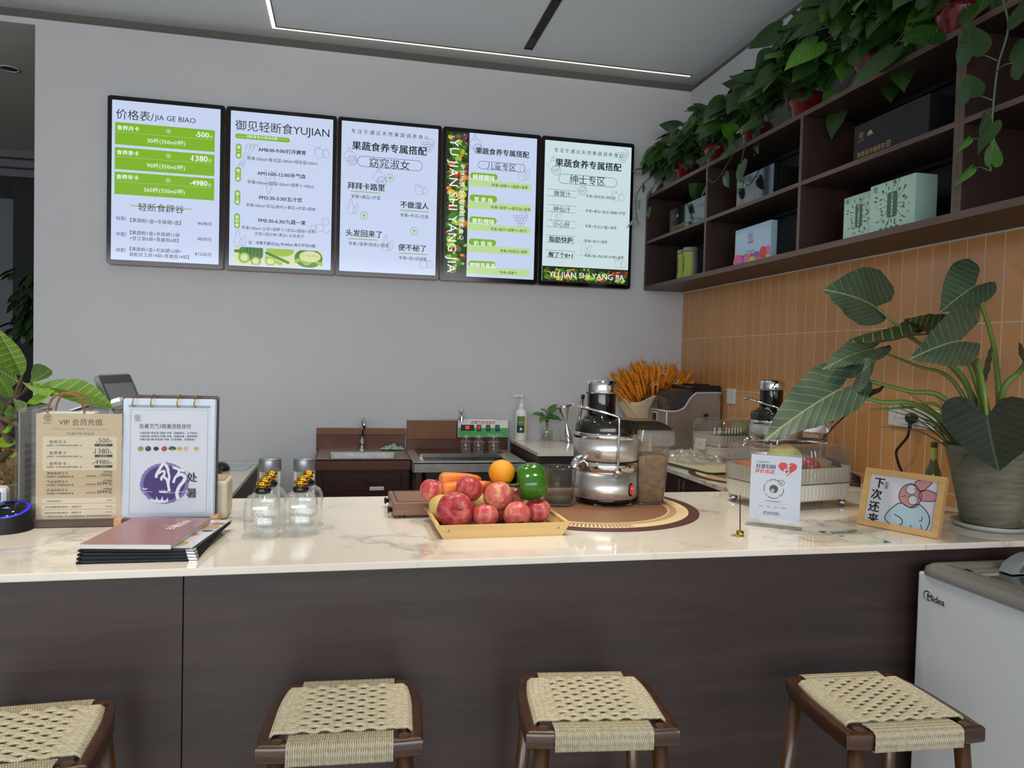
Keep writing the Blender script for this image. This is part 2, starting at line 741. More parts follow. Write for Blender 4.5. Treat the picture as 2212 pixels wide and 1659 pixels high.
# passage beyond the opening
b = MB()
b.bx((-7.5, .2, 3.19), (-3.542, 4.2, 3.3))
struct(b.build('ceiling_2', DIMM))
b = MB()
b.bx((-7.5, 4.0, 0), (-2.5, 4.2, 3.3))
struct(b.build('wall_passage_back', mat('slate_grey_paint', '#8b8e95', .8)))
b = MB()
b.bx((-3.742, .2, 0), (-3.542, 4.0, 3.3))
struct(b.build('wall_passage_right', mat('charcoal_paint', '#3a3a3d', .8)))
b = MB()
b.bx((-5.02, 3.0, 0), (-3.742, 4.0, 2.98))
struct(b.build('wall_passage_pier', mat('charcoal_panel', '#2f3034', .7)))
b = MB()
b.bx((-7.3, 2.9, 2.98), (-3.742, 4.0, 3.05), .01)
b.bx((-7.3, 2.84, 3.05), (-3.742, 4.0, 3.12), .01)
b.bx((-7.3, 2.78, 3.12), (-3.742, 4.0, 3.19), .01)
struct(b.build('trim_3', mat('grey_cornice', '#77777a', .7)))
o = thing('ceiling_downlight', 'round recessed downlight in the passage ceiling left of the screens', 'ceiling light', (-4.155, .734, 3.19))
b = MB()
b.lathe([(.055, -.0), (.06, -.004), (.047, -.005), (.045, .0)], 28)
b.build('rim', mat('satin_white_metal', '#cfd0d0', .4), o)
b = MB()
b.lathe([(.0455, -.0005), (.03, -.002), (0, -.002)], 28)
b.build('reflector', mat('dark_reflector', '#1d1d1f', .3), o)
# light line recessed in the ceiling: one run along the wall, one towards the room
o = thing('ceiling_light_strip', 'warm white light line let into the ceiling along the back wall', 'ceiling light', (0, 0, CEIL))
LED = mat('warm_light_line', '#fff1d8', .5, emit=1.3, ecol='#fff0d6')
b = MB()
b.bx((-2.519, -.087, -.003), (-.035, -.067, .01))
b.bx((-2.539, -3.0, -.003), (-2.519, -.067, .01))
b.build('diffuser', LED, o)
b = MB()
b.bx((-2.519, -.092, -.004), (-.03, -.087, .01))
b.bx((-2.519, -3.0, -.004), (-2.514, -.092, .01))
b.build('edge_trim', mat('light_trim', '#4d4b47', .5), o)
# black slot with a crystal-faced linear lamp
o = thing('ceiling_track', 'black slot in the ceiling with a glittering linear lamp', 'ceiling light', (-1.108, -.185, CEIL))
b = MB()
b.bx((-.026, -1.9, -.004), (-.019, 0, .01))
b.bx((.019, -1.9, -.004), (.026, 0, .01))
b.bx((-.019, -1.9, -.001), (.019, 0, .01))
b.bx((-.026, -.008, -.004), (.026, 0, .01))
b.build('channel', BLACK, o)
b = MB()
n = N('crystal_grille')
vv = n.coord((1, 1, 1))
vo = n.new('ShaderNodeTexVoronoi', Scale=190.0)
n.ln(vv, vo.inputs['Vector'])
n.color(n.ramp(vo.outputs['Distance'], [(.1, lin('#e8e0cc')), (.35, lin('#1a1a1a'))]))
n.p.inputs['Metallic'].default_value = .8
n.p.inputs['Roughness'].default_value = .15
n.bump(vo.outputs['Distance'], 1, .01)
b.bx((-.016, -1.86, -.006), (.016, -.16, 0))
b.build('grille', n.m, o)

# ---------------------------------------------------------------- bar counter
b = MB()
b.bx((-7.0, -2.702, .982), (0, -1.863, 1.0), .003)
o = tag(b.build('bar_countertop', MARBLE), 'long cream marble bar top with grey and rust veins', 'countertop')
b = MB()
b.rect(-.0006, 0, .0006, .016, 0)
o2 = b.build('joint', mat('stone_joint', '#a8a49a', .6), o)
o2.matrix_local = frame((-.527, -2.7035, .983), (1, 0, 0), (0, 0, 1))
o = thing('bar_counter', 'dark wood grain bar front below the marble top', 'counter')
for x0, x1 in ((-7.0, -4.86), (-4.858, -2.447), (-2.445, -.002)):
    b = MB()
    b.bx((x0, -2.68, .06), (x1, -2.66, .98), .001)
    b.build('front_panel', DARKWOOD, o)
b = MB()
b.bx((-7.0, -2.655, 0), (-.01, -2.63, .08))
b.build('plinth', MATBLACK, o)
b = MB()
b.bx((-7.0, -2.658, .08), (-.01, -1.95, .98))
b.build('carcass', DARKWOOD, o)
# what is printed on the five backlit menu sheets: kind, words, place on the sheet in metres
PANELS = [
    [
        ('R', 'disp', 0.0225, 0.0237, 0.5689, 0.8746),
        ('R', 'green', 0.0381, 0.6393, 0.5409, 0.7572),
        ('R', 'green', 0.038, 0.5071, 0.5411, 0.6245),
        ('R', 'green', 0.0379, 0.374, 0.5413, 0.494),
        ('K', '价格表/', 0.0424, 0.7766, 0.23),
        ('K', 'JIA GE BIAO', 0.2327, 0.7854, 0.4412),
        ('W', '食养月卡', 0.0478, 0.7163, 0.1573),
        ('W', '食养季卡', 0.0477, 0.5853, 0.1573),
        ('W', '食养年卡', 0.0465, 0.4552, 0.1573),
        ('D', '', 0.0456, 0.7043, 0.5276),
        ('D', '', 0.0455, 0.5732, 0.5279),
        ('D', '', 0.0443, 0.4414, 0.5264),
        ('C', '', 0.3049, 0.7311, 0.0106),
        ('C', '', 0.3049, 0.5994, 0.0106),
        ('C', '', 0.305, 0.4663, 0.0106),
        ('w', '¥', 0.4418, 0.7159, 0.4509),
        ('W', '500', 0.452, 0.7125, 0.5105),
        ('w', '元', 0.5134, 0.7136, 0.5293),
        ('w', '¥', 0.416, 0.585, 0.425),
        ('W', '1380', 0.4262, 0.5809, 0.505),
        ('w', '元', 0.5079, 0.5825, 0.525),
        ('w', '¥', 0.4161, 0.4524, 0.4252),
        ('W', '4980', 0.4263, 0.4488, 0.5052),
        ('w', '元', 0.5081, 0.4492, 0.5252),
        ('w', '30杯(350ml/杯)', 0.198, 0.6606, 0.39),
        ('w', '90杯(350ml/杯)', 0.198, 0.5278, 0.3901),
        ('w', '360杯(350ml/杯)', 0.1831, 0.3964, 0.3903),
        ('U', '', 0.1172, 0.3185, 0.4259, 12),
        ('K', '轻断食辟谷', 0.1567, 0.2931, 0.3864),
        ('k', '标配:', 0.0474, 0.2361, 0.0981),
        ('k', '【果蔬粉1盒+多肽硒1盒】', 0.1172, 0.2291, 0.3724),
        ('k', '¥698元', 0.4583, 0.2346, 0.5324),
        ('k', '中配:', 0.0474, 0.1505, 0.1007),
        ('k', '【果蔬粉1盒+多肽硒12袋', 0.1172, 0.163, 0.3668),
        ('k', '+甘之泉6袋+黑番茄6袋】', 0.1144, 0.1328, 0.3612),
        ('k', '¥830元', 0.4584, 0.1495, 0.5325),
        ('k', '高配:', 0.0473, 0.0667, 0.098),
        ('k', '【果蔬粉1盒+多肽硒12袋+', 0.1171, 0.0747, 0.3781),
        ('k', '高配甘之泉14袋+黑番茄14袋】', 0.1144, 0.0457, 0.4149),
        ('k', '¥1250元', 0.4449, 0.0663, 0.5327),
    ],
    [
        ('R', 'disp', 0.023, 0.0238, 0.5724, 0.8752),
        ('K', '御见轻断食YUJIAN', 0.0468, 0.7726, 0.5523),
        ('P', 'green', 0.0462, 0.7251, 0.3378, 0.751),
        ('w', '轻断食食方/每天四餐', 0.1066, 0.7325, 0.2722),
        ('u', '', 0.0538, 0.7362, 0.1007, 3),
        ('u', '', 0.2769, 0.7407, 0.3259, 3),
        ('P', 'green', 0.0509, 0.6139, 0.0813, 0.696),
        ('P', 'green', 0.0496, 0.4855, 0.08, 0.5683),
        ('P', 'green', 0.0483, 0.3576, 0.0787, 0.4401),
        ('P', 'green', 0.0477, 0.2292, 0.0781, 0.3124),
        ('V', '第一餐', 0.0661, 0.6867, 0.6201),
        ('V', '第二餐', 0.0648, 0.5584, 0.4918),
        ('V', '第三餐', 0.0636, 0.43, 0.3634),
        ('V', '第四餐', 0.0629, 0.3023, 0.2356),
        ('B', 'AM8:00-9:00/打开脾胃', 0.1695, 0.6633, 0.4237),
        ('k', '苹果100ml+紫甘蓝100ml+绿甘蓝100ml', 0.1106, 0.6112, 0.4872),
        ('B', 'AM11:00-12:00/补气血', 0.1671, 0.5319, 0.4267),
        ('k', '苹果100ml+甜菜100ml+胡萝卜100ml', 0.114, 0.4805, 0.4702),
        ('B', 'PM2:30-3:30/五汁饮', 0.1783, 0.3976, 0.4098),
        ('k', '苹果100ml+苦瓜(两片)+黄瓜+芹菜+甜椒', 0.1081, 0.3534, 0.4841),
        ('B', 'PM5:30-6:30/九蔬一果', 0.1758, 0.2704, 0.4309),
        ('k', '苹果100ml+土豆+胡萝卜+苦瓜+甜椒+洋葱+', 0.0874, 0.2266, 0.4944),
        ('k', '芹菜+西红柿+黄瓜+长条茄子', 0.1575, 0.1968, 0.4236),
        ('B', '注：洋葱不超过25g 共300ml 其它平均分配', 0.1238, 0.1471, 0.4871),
        ('R', 'pic', 0.0475, 0.0318, 0.2035, 0.1286),
        ('R', 'pic', 0.2124, 0.0322, 0.3676, 0.1286),
        ('R', 'pic', 0.3724, 0.0316, 0.5278, 0.1281),
        ('S', 'celery', 0.1153, 0.6362, 0.0648),
        ('S', 'apple', 0.5157, 0.6796, 0.0457),
        ('S', 'carrot', 0.2334, 0.4963, 0.0655),
        ('S', 'beet', 0.5096, 0.2708, 0.0487),
        ('S', 'pear', 0.0827, 0.1708, 0.0441),
    ],
    [
        ('R', 'disp', 0.0201, 0.0232, 0.5716, 0.8761),
        ('k', '专 注 于 通 过 天 然 果 蔬 调 养 身 心', 0.0734, 0.8109, 0.5163),
        ('B', '果蔬食养专属搭配', 0.0799, 0.7179, 0.505),
        ('O', '', 0.1109, 0.6255, 0.4817, 0.6837),
        ('K', '窈窕淑女', 0.1788, 0.6264, 0.4074),
        ('G', '', 0.2976, 0.5717, 0.0213),
        ('G', '', 0.1551, 0.3468, 0.0211),
        ('G', '', 0.4419, 0.2761, 0.0217),
        ('B', '拜拜卡路里', 0.0598, 0.4935, 0.2681),
        ('U', '', 0.0753, 0.4805, 0.2445, 10),
        ('k', '苹果+黄瓜+芹菜', 0.0794, 0.4416, 0.2448),
        ('B', '不做湿人', 0.3596, 0.4064, 0.5237),
        ('U', '', 0.3597, 0.3913, 0.5263, 10),
        ('k', '苹果+冬瓜+生姜', 0.3599, 0.3531, 0.5242),
        ('B', '头发回来了', 0.053, 0.2245, 0.2578),
        ('U', '', 0.0663, 0.2095, 0.2342, 10),
        ('k', '苹果+菠萝(带皮)+甜菜', 0.0703, 0.1719, 0.2976),
        ('B', '便不秘了', 0.3533, 0.1588, 0.5137),
        ('U', '', 0.3573, 0.143, 0.5243, 10),
        ('k', '苹果+梨+绿甘蓝', 0.3576, 0.1054, 0.5206),
        ('S', 'grape', 0.5126, 0.7737, 0.0442),
        ('S', 'lemon', 0.0723, 0.6704, 0.0464),
        ('S', 'lemon', 0.2402, 0.5658, 0.0472),
        ('S', 'apple', 0.4826, 0.5123, 0.0418),
        ('S', 'pear', 0.0927, 0.3899, 0.0427),
        ('S', 'pear', 0.2935, 0.1929, 0.0436),
        ('S', 'apple', 0.5183, 0.0852, 0.0421),
    ],
    [
        ('R', 'disp', 0.0206, 0.0269, 0.5682, 0.8736),
        ('R', 'veg', 0.0206, 0.0256, 0.1563, 0.8736),
        ('Y', 'YU JIAN SHI YANG JIA', 0.0424, 0.8281, 0.0453),
        ('V', '专注于通过天然果蔬调养身心', 0.1199, 0.6871, 0.2381),
        ('B', '果蔬食养专属搭配', 0.195, 0.7549, 0.5198),
        ('O', '', 0.2123, 0.6683, 0.4988, 0.713),
        ('K', '儿童专区', 0.2657, 0.6705, 0.4406),
        ('R', 'pale', 0.1493, 0.5623, 0.5401, 0.601),
        ('P', 'green', 0.1652, 0.6067, 0.3317, 0.6425),
        ('W', '棒棒糖味', 0.1808, 0.6018, 0.3149),
        ('k', '苹果+胡萝卜+甜菜+菠萝', 0.2962, 0.5674, 0.5184),
        ('R', 'pale', 0.1512, 0.431, 0.539, 0.4719),
        ('P', 'green', 0.1656, 0.4738, 0.3317, 0.5134),
        ('W', '草 莓 味', 0.1929, 0.4707, 0.3056),
        ('k', '苹果+胡萝卜+紫甘蓝+菠萝', 0.2952, 0.4369, 0.538),
        ('R', 'pale', 0.1532, 0.3014, 0.5388, 0.3419),
        ('P', 'green', 0.1659, 0.3449, 0.3317, 0.3835),
        ('W', '果粒橙味', 0.1824, 0.3421, 0.3192),
        ('k', '苹果+橙子+胡萝卜+梨子', 0.2951, 0.3073, 0.5161),
        ('R', 'pale', 0.1551, 0.1728, 0.5402, 0.2135),
        ('P', 'green', 0.1662, 0.2145, 0.3316, 0.2527),
        ('W', '奶 香 味', 0.1971, 0.2135, 0.3073),
        ('k', '苹果+哈密瓜+菠萝', 0.3571, 0.1811, 0.5252),
        ('R', 'pale', 0.157, 0.0442, 0.5416, 0.0852),
        ('P', 'green', 0.1666, 0.0841, 0.3316, 0.1228),
        ('W', '眼睛亮晶晶', 0.1781, 0.083, 0.3295),
        ('k', '苹果+胡萝卜', 0.358, 0.0521, 0.4675),
        ('S', 'lemon', 0.1984, 0.8016, 0.0482),
        ('S', 'pear', 0.4964, 0.664, 0.0497),
        ('S', 'grape', 0.4772, 0.3831, 0.05),
    ],
    [
        ('R', 'disp', 0.0193, 0.0244, 0.5734, 0.8728),
        ('R', 'veg', 0.021, 0.0244, 0.5734, 0.1155),
        ('k', '专 注 于 通 过 天 然 果 蔬 调 养 身 心', 0.077, 0.8063, 0.5194),
        ('B', '果蔬食养专属搭配', 0.0864, 0.7203, 0.5087),
        ('O', '', 0.1096, 0.6206, 0.483, 0.6766),
        ('K', '绅士专区', 0.1801, 0.6255, 0.4068),
        ('L', 'YU JIAN SHI YANG JIA', 0.0633, 0.0476, 0.5487),
        ('Q', '', 0.042, 0.5392, 0.2245, 0.5793),
        ('K', '脾胃汁', 0.0825, 0.5408, 0.1888),
        ('u', '', 0.2356, 0.5585, 0.2642, 4),
        ('k', '苹果+紫甘蓝+绿甘蓝', 0.2853, 0.5452, 0.4782),
        ('Q', '', 0.0419, 0.4451, 0.2246, 0.4863),
        ('K', '神仙汁', 0.0825, 0.4474, 0.1888),
        ('u', '', 0.2357, 0.4644, 0.2644, 4),
        ('k', '苹果+黄瓜+苦瓜+甜椒+芹菜', 0.2854, 0.4551, 0.5441),
        ('Q', '', 0.0408, 0.3524, 0.2238, 0.3946),
        ('K', '小心肝', 0.0815, 0.3554, 0.188),
        ('u', '', 0.2349, 0.3716, 0.2637, 4),
        ('k', '苹果+苦瓜(少量)+菠萝', 0.2856, 0.3621, 0.4891),
        ('Q', '', 0.0406, 0.2594, 0.2239, 0.3027),
        ('B', '脂肪快跑', 0.0593, 0.2619, 0.2104),
        ('u', '', 0.235, 0.2787, 0.2638, 4),
        ('k', '苹果+茄子+菠萝', 0.2848, 0.2713, 0.4324),
        ('Q', '', 0.0404, 0.1679, 0.2239, 0.2122),
        ('B', '醒了个8+1', 0.0591, 0.1712, 0.2104),
        ('u', '', 0.2351, 0.1871, 0.2639, 4),
        ('k', '苹果+梨+西红柿+柠檬+菠萝', 0.2867, 0.1813, 0.5419),
        ('S', 'lemon', 0.0822, 0.7134, 0.0509),
        ('S', 'grape', 0.5149, 0.8121, 0.0478),
        ('S', 'lemon', 0.254, 0.6018, 0.0466),
        ('S', 'apple', 0.4961, 0.5603, 0.0461),
        ('S', 'pear', 0.099, 0.4234, 0.0442),
        ('S', 'pear', 0.2968, 0.2329, 0.0453),
        ('S', 'apple', 0.5242, 0.1504, 0.0418),
    ],
]
PRINT_W = .95
DISP = glow('backlit_sheet', '#c6d2ee', PRINT_W)
DISP2 = glow('backlit_sheet_greenish', '#cbdfe2', PRINT_W)
GREEN = glow('backlit_green', '#7fb524', .9)
PALE = glow('backlit_pale_green', '#c3e39a', .85)
PWHITE = glow('backlit_white', '#eef6ee', .95)
PBLACK = mat('sheet_black', '#0b0b0e', .3)
PGREY = glow('sheet_pencil_grey', '#97a1b6', .55)
VEGM = {}
for nm, hx in dict(leaf='#4d8a2c', dark='#23381a', lime='#a8cf3a', red='#c8332c', orange='#e98a2b', yellow='#e8cf3f', purple='#7d2f5c', cream='#e6eeb0', brown='#55402c', moss='#3d5c2a').items():
    VEGM[nm] = glow('print_' + nm, hx, .75)
VEGN = list(VEGM)


def sketch(mb, kind, x, y, r, z):
    wd = .0016
    S = lambda pts, c=False: mb.stroke(pts, wd, z, 0, c)
    if kind == 'apple':
        for dx, k in ((-.35, 1), (.4, .8)):
            S(smooth([(x + dx * r + r * .55 * k * math.cos(a), y + r * .6 * k * math.sin(a), 0) for a in [i * PI / 4 for i in range(8)]], 4, True), True)
            S([(x + dx * r, y + r * .5 * k), (x + dx * r + .1 * r, y + r * .95 * k)])
        S(smooth([(x - r, y + r * .3, 0), (x - r * .7, y + r * .8, 0), (x - r * .3, y + r * .6, 0)], 4))
    elif kind == 'pear':
        for dx, k, t in ((-.3, 1, .1), (.35, .7, -.5)):
            pr = [(0, 1), (.25, .75), (.3, .3), (.6, -.2), (.55, -.75), (0, -.95), (-.55, -.75), (-.6, -.2), (-.3, .3), (-.25, .75)]
            ct, st = math.cos(t), math.sin(t)
            S(smooth([(x + dx * r + (a * ct - b_ * st) * r * .8 * k, y - (1 - k) * r * .5 + (a * st + b_ * ct) * r * k, 0) for a, b_ in pr], 3, True), True)
        S([(x - .3 * r, y + r), (x - .15 * r, y + 1.35 * r)])
    elif kind == 'lemon':
        S(circ(x - .1 * r, y + .15 * r, r * .72, 22, r * .6), True)
        S(circ(x + .2 * r, y - .35 * r, r * .6, 22), True)
        S(circ(x + .2 * r, y - .35 * r, r * .5, 22), True)
        for a in range(0, 360, 45):
            ca, sa = math.cos(math.radians(a)), math.sin(math.radians(a))
            S([(x + .2 * r + .1 * r * ca, y - .35 * r + .1 * r * sa), (x + .2 * r + .45 * r * ca, y - .35 * r + .45 * r * sa)])
        S(smooth([(x - .5 * r, y + .7 * r, 0), (x - .2 * r, y + 1.2 * r, 0), (x + .2 * r, y + .75 * r, 0)], 4))
        S([(x - .1 * r, y + .75 * r), (x - .25 * r, y + 1.4 * r)])
    elif kind == 'grape':
        for j in range(4):
            for i in range(5 - j):
                S(circ(x - r * .75 + i * r * .36 + j * r * .2, y + r * .35 - j * r * .32, r * .19, 12), True)
        S(smooth([(x, y + .55 * r, 0), (x + .4 * r, y + .95 * r, 0), (x + .9 * r, y + .6 * r, 0), (x + .5 * r, y + .45 * r, 0)], 4))
    elif kind == 'carrot':
        S(smooth([(x - .3 * r, y + .55 * r, 0), (x - .32 * r, y + .1 * r, 0), (x - .12 * r, y - 1 * r, 0), (x + .1 * r, y - .6 * r, 0), (x + .38 * r, y + .3 * r, 0), (x + .25 * r, y + .6 * r, 0)], 5, True), True)
        for a in (-.3, .1, .4):
            S(smooth([(x, y + .6 * r, 0), (x + a * r, y + 1.0 * r, 0), (x + a * 1.6 * r, y + .9 * r, 0)], 4))
        for q in (.3, 0, -.3):
            S([(x - .2 * r, y + q * r), (x + .1 * r, y + (q + .06) * r)])
    elif kind == 'celery':
        for d in (-.22, 0, .2):
            S(smooth([(x - .55 * r + d * .8 * r, y - .95 * r, 0), (x - .1 * r + d * r, y, 0), (x + .25 * r + d * 1.4 * r, y + .75 * r, 0)], 5))
        S(circ(x - .55 * r, y - .95 * r, r * .2, 10), True)
        for cx in (-.05, .3, .6):
            S(smooth([(x + (cx + .2 * math.cos(a)) * r, y + (.8 + .2 * math.sin(a * 1.5)) * r, 0) for a in range(7)], 3, True), True)
    else:
        S(circ(x, y - .2 * r, r * .5, 20, r * .42), True)
        S(circ(x - .75 * r, y - .25 * r, r * .35, 16, r * .28), True)
        S(smooth([(x + .3 * r, y + .1 * r, 0), (x + .9 * r, y + .2 * r, 0), (x + .9 * r, y + .9 * r, 0), (x + .5 * r, y + .8 * r, 0), (x + .3 * r, y + .95 * r, 0)], 4, True), True)
        S(smooth([(x + .3 * r, y - .5 * r, 0), (x + .8 * r, y - .75 * r, 0), (x + 1.1 * r, y - .4 * r, 0)], 4))


def veg_collage(mb, x0, y0, x1, y1, z, seed, density=1.0):
    """printed produce: overlapping fruit and leaf shapes in flat colours"""
    rnd = random.Random(seed)
    wv, hv = x1 - x0, y1 - y0
    mb.rect(x0, y0, x1, y1, z, VEGN.index('dark'))
    u = min(wv, hv)
    k = 0
    for i in range(int(150 * density)):
        k += 1
        r = u * rnd.uniform(.06, .2)
        cx, cy = rnd.uniform(x0 + r, x1 - r), rnd.uniform(y0 + r, y1 - r)
        c = rnd.choices(['leaf', 'moss', 'lime', 'red', 'orange', 'yellow', 'purple', 'brown'], [5, 5, 3, 1.2, 1.3, 1.2, 1.2, 1])[0]
        pts = circ(cx, cy, r, 14, r * rnd.uniform(.5, 1)) if c not in ('leaf', 'moss') else [(cx + r * (1 + .35 * math.sin(5 * a + i)) * math.cos(a) * .8, cy + r * (1 + .35 * math.sin(5 * a + i)) * math.sin(a) * .8) for a in [2 * PI * j / 18 for j in range(18)]]
        mb.flat(pts, z + k * 2e-6, VEGN.index(c))
        if c in ('red', 'orange', 'yellow', 'purple'):
            mb.flat(circ(cx - r * .3, cy + r * .3, r * .2, 8), z + k * 2e-6 + 1e-6, VEGN.index('cream'))


def produce_photo(mb, x0, y0, x1, y1, z, kind):
    wv, hv = x1 - x0, y1 - y0
    P = lambda a, c: (x0 + a * wv, y0 + c * hv)
    G = lambda nm: VEGN.index(nm)
    rr = rrect(x0, y0, x1, y1, .012)
    mb.flat(rr, z, G('cream'))

    def blob(a, c, rx, ry, nm, dz):
        cx, cy = P(a, c)
        mb.flat([(min(max(px, x0), x1), min(max(py, y0), y1)) for px, py in circ(cx, cy, rx * wv, 20, ry * wv)], z + dz, G(nm))
    if kind == 0:
        blob(.62, .75, .45, .3, 'leaf', 1e-5)
        for i in range(5):
            blob(.45 + .12 * i, .85 - .05 * i, .02, .2, 'moss', 1.2e-5)
        for a, c, r in ((.36, .4, .2), (.75, .22, .17)):
            blob(a, c, r, r, 'moss', 2e-5)
            blob(a, c, r * .92, r * .92, 'lime', 3e-5)
            blob(a, c, r * .6, r * .6, 'cream', 4e-5)
        blob(.12, .75, .12, .06, 'leaf', 2e-5)
    elif kind == 1:
        blob(.55, .95, .5, .25, 'lime', 1e-5)
        mb.stroke([P(.02, .75), P(.85, .2)], hv * .16, z + 2e-5, G('leaf'))
        mb.stroke([P(.02, .5), P(.6, .1)], hv * .2, z + 3e-5, G('lime'))
        mb.stroke([P(.05, .62), P(.7, .18)], hv * .04, z + 4e-5, G('cream'))
        blob(.2, .25, .2, .16, 'lime', 5e-5)
        blob(.2, .25, .13, .1, 'cream', 6e-5)
    else:
        blob(.5, .55, .5, .35, 'leaf', 1e-5)
        for i in range(12):
            blob(.06 + .08 * i, .33 + .1 * math.sin(i), .06, .07, 'lime', 1.5e-5 + i * 1e-7)
        blob(.55, .65, .38, .2, 'cream', 3e-5)
        for i in range(5):
            blob(.3 + .12 * i, .68 + .03 * (i % 2), .045, .025, 'yellow', 4e-5)


LAB = [
    ('green striped price list screen, leftmost of the five lit menu screens', ),
    ('lit menu screen with three vegetable photos along its bottom', ),
    ('all white lit menu screen with fruit sketches and green down arrows', ),
    ('lit menu screen with a vertical strip of vegetables on its left side', ),
    ('lit menu screen with boxed headings and a vegetable band at its bottom', ),
]
COPPER = mat('copper_edge', '#8a5f4a', .35, .8)
PW, PH = .592, .8976
for i, items in enumerate(PANELS):
    o = thing('menu_screen', LAB[i][0], 'menu screen', (-3.3784 + .6 * i + .004, -.0508, 1.9465), 0, 'lit menu screens on the back wall')
    B = frame((0, 0, 0), (1, 0, 0), (0, 0, 1))        # local x across, y up, z out of the wall
    b = MB()
    b.M = B
    b.prism(rrect(0, 0, PW, PH, .014), -.0008, -.02)
    b.prism(rrect(.001, .001, PW - .001, PH - .001, .014), 0.0, -.001, 0)
    b.build('bezel', mat('bezel_black_%d' % i, '#050506', .12, spec=.6) if i == 0 else BEZEL, o)
    if i == 0:
        BEZEL = bpy.data.materials['bezel_black_0']
        BEZEL.name = 'bezel_black'
    b = MB()
    b.M = B
    b.prism(rrect(-.0015, -.0015, PW + .0015, PH + .0015, .015), -.02, -.05)
    b.build('back_box', COPPER, o)
    d = MB()
    d.M = B
    k_, g_, w_, q_, v_ = MB(), MB(), MB(), MB(), MB()
    for m in (k_, g_, w_, q_, v_):
        m.M = B
    z0 = .0012
    nveg = 0
    for it in items:
        ty, s = it[0], it[1]
        if ty == 'R' and s == 'disp':
            d.prism(rrect(it[2], it[3], it[4], it[5], .003), .0002, .0011)
        elif ty == 'R' and s in ('green', 'pale'):
            g_.rect(*it[2:6], z0 + .0001, 0 if s == 'green' else 1)
        elif ty == 'R' and s == 'veg':
            veg_collage(v_, *it[2:6], z0 + .0001, 5 + i, 1.5 if i == 3 else 1.1)
        elif ty == 'R' and s == 'pic':
            produce_photo(v_, *it[2:6], z0 + .0001, nveg)
            nveg += 1
        elif ty == 'P':
            x0, y0, x1, y1 = it[2:6]
            g_.flat(rrect(x0, y0, x1, y1, min(x1 - x0, y1 - y0) * .49, 7), z0 + .0003, 0)
        elif ty == 'O':
            x0, y0, x1, y1 = it[2:6]
            k_.stroke(rrect(x0, y0, x1, y1, (y1 - y0) * .49, 8), .0022, z0 + .0002, 0, True)
        elif ty == 'Q':
            x0, y0, x1, y1 = it[2:6]
            k_.stroke([(x0, y0), (x1, y0), (x1, y1), (x0, y1)], .0018, z0 + .0002, 0, True)
        elif ty in 'KkB':
            bo = {'K': 0.0, 'k': .004, 'B': .022}[ty]
            em = (it[4] - it[2]) / max(1, len(s))
            text(k_, s, it[2], it[3] + em * .06, w=it[4] - it[2], z=z0 + .0004, bold=bo)
        elif ty in 'WwL':
            em = (it[4] - it[2]) / max(1, len(s))
            text(w_, s, it[2], it[3] + em * .06, w=it[4] - it[2], z=z0 + .0008, bold=.02 if ty == 'W' else .003)
        elif ty == 'V':
            nn = len(s)
            hh = (it[3] - it[4]) / nn
            for q, chh in enumerate(s):
                text(w_, chh, it[2], it[3] - hh * (q + .82), h=hh * .92, z=z0 + .0008, bold=.012, al='C')
        elif ty == 'Y':
            m = Matrix.Translation((it[2], it[3], 0)) @ RZ(-PI / 2)
            text(w_, s, 0, 0, w=it[3] - it[4], z=z0 + .0008, M=m, sp=1.1)
        elif ty == 'D':
            for q in range(60):
                xx = it[2] + (it[4] - it[2]) * q / 60
                w_.rect(xx, it[3], xx + (it[4] - it[2]) / 110, it[3] + .0012, z0 + .0008)
        elif ty == 'U':
            g_.flat(rrect(it[2], it[3] - .0022, it[4], it[3] + .0022, .002), z0 + .0002, 0)
        elif ty == 'u':
            (w_ if i == 1 else g_).rect(it[2], it[3] - .0006, it[4], it[3] + .0006, z0 + .0006, 0)
        elif ty == 'C':
            w_.stroke(circ(it[2], it[3], it[4], 22), .0016, z0 + .0008, 0, True)
            w_.flat([(it[2] - it[4] * .35, it[3] - it[4] * .45), (it[2] + it[4] * .55, it[3]), (it[2] - it[4] * .35, it[3] + it[4] * .45)], z0 + .0008)
        elif ty == 'G':
            g_.stroke(circ(it[2], it[3], it[4], 22), .0028, z0 + .0002, 0, True)
            g_.flat([(it[2] - it[4] * .5, it[3] + it[4] * .5), (it[2], it[3] + it[4] * .2), (it[2] + it[4] * .5, it[3] + it[4] * .5), (it[2], it[3] - it[4] * .6)], z0 + .0002)
        elif ty == 'S':
            sketch(q_, s, it[2], it[3], it[4], z0 + .00015)
    for off, m in ((1, k_), (2, g_), (4, w_), (5, q_), (6, v_)):
        d.merge(m, off)
    d.build('lit_panel', [DISP2 if i == 4 else DISP, PBLACK, GREEN, PALE, PWHITE, PGREY] + [VEGM[k] for k in VEGN], o)
# ---------------------------------------------------------------- back worktop, cabinets, sinks
WT = 1.005
b = MB()
L = [(-1.125, -.72), (-.655, -.72), (-.655, -1.86), (-.002, -1.86), (-.002, -.002), (-1.125, -.002)]
b.prism(L, .987, WT)
tag(b.build('back_worktop', MARBLE), 'l-shaped cream marble worktop along the back wall and tiled wall', 'countertop')
o = thing('base_cabinet', 'dark wood cabinet with an open bay under the marble corner worktop', 'cabinet', (0, 0, 0))
b = MB()
b.bx((-1.115, -.70, .06), (-1.097, -.004, .986))
b.build('side_panel', DARKWOOD_Y, o)
b = MB()
b.bx((-1.097, -.70, .935), (-.64, -.685, .986))
b.bx((-1.097, -.70, .06), (-1.06, -.685, .935))
b.bx((-.69, -.70, .06), (-.64, -.685, .935))
b.build('front_frame', DARKWOOD, o)
b = MB()
b.bx((-1.06, -.66, .06), (-.66, -.03, .08))
b.bx((-1.06, -.04, .08), (-.66, -.03, .93))
b.build('bay_lining', MATBLACK, o)
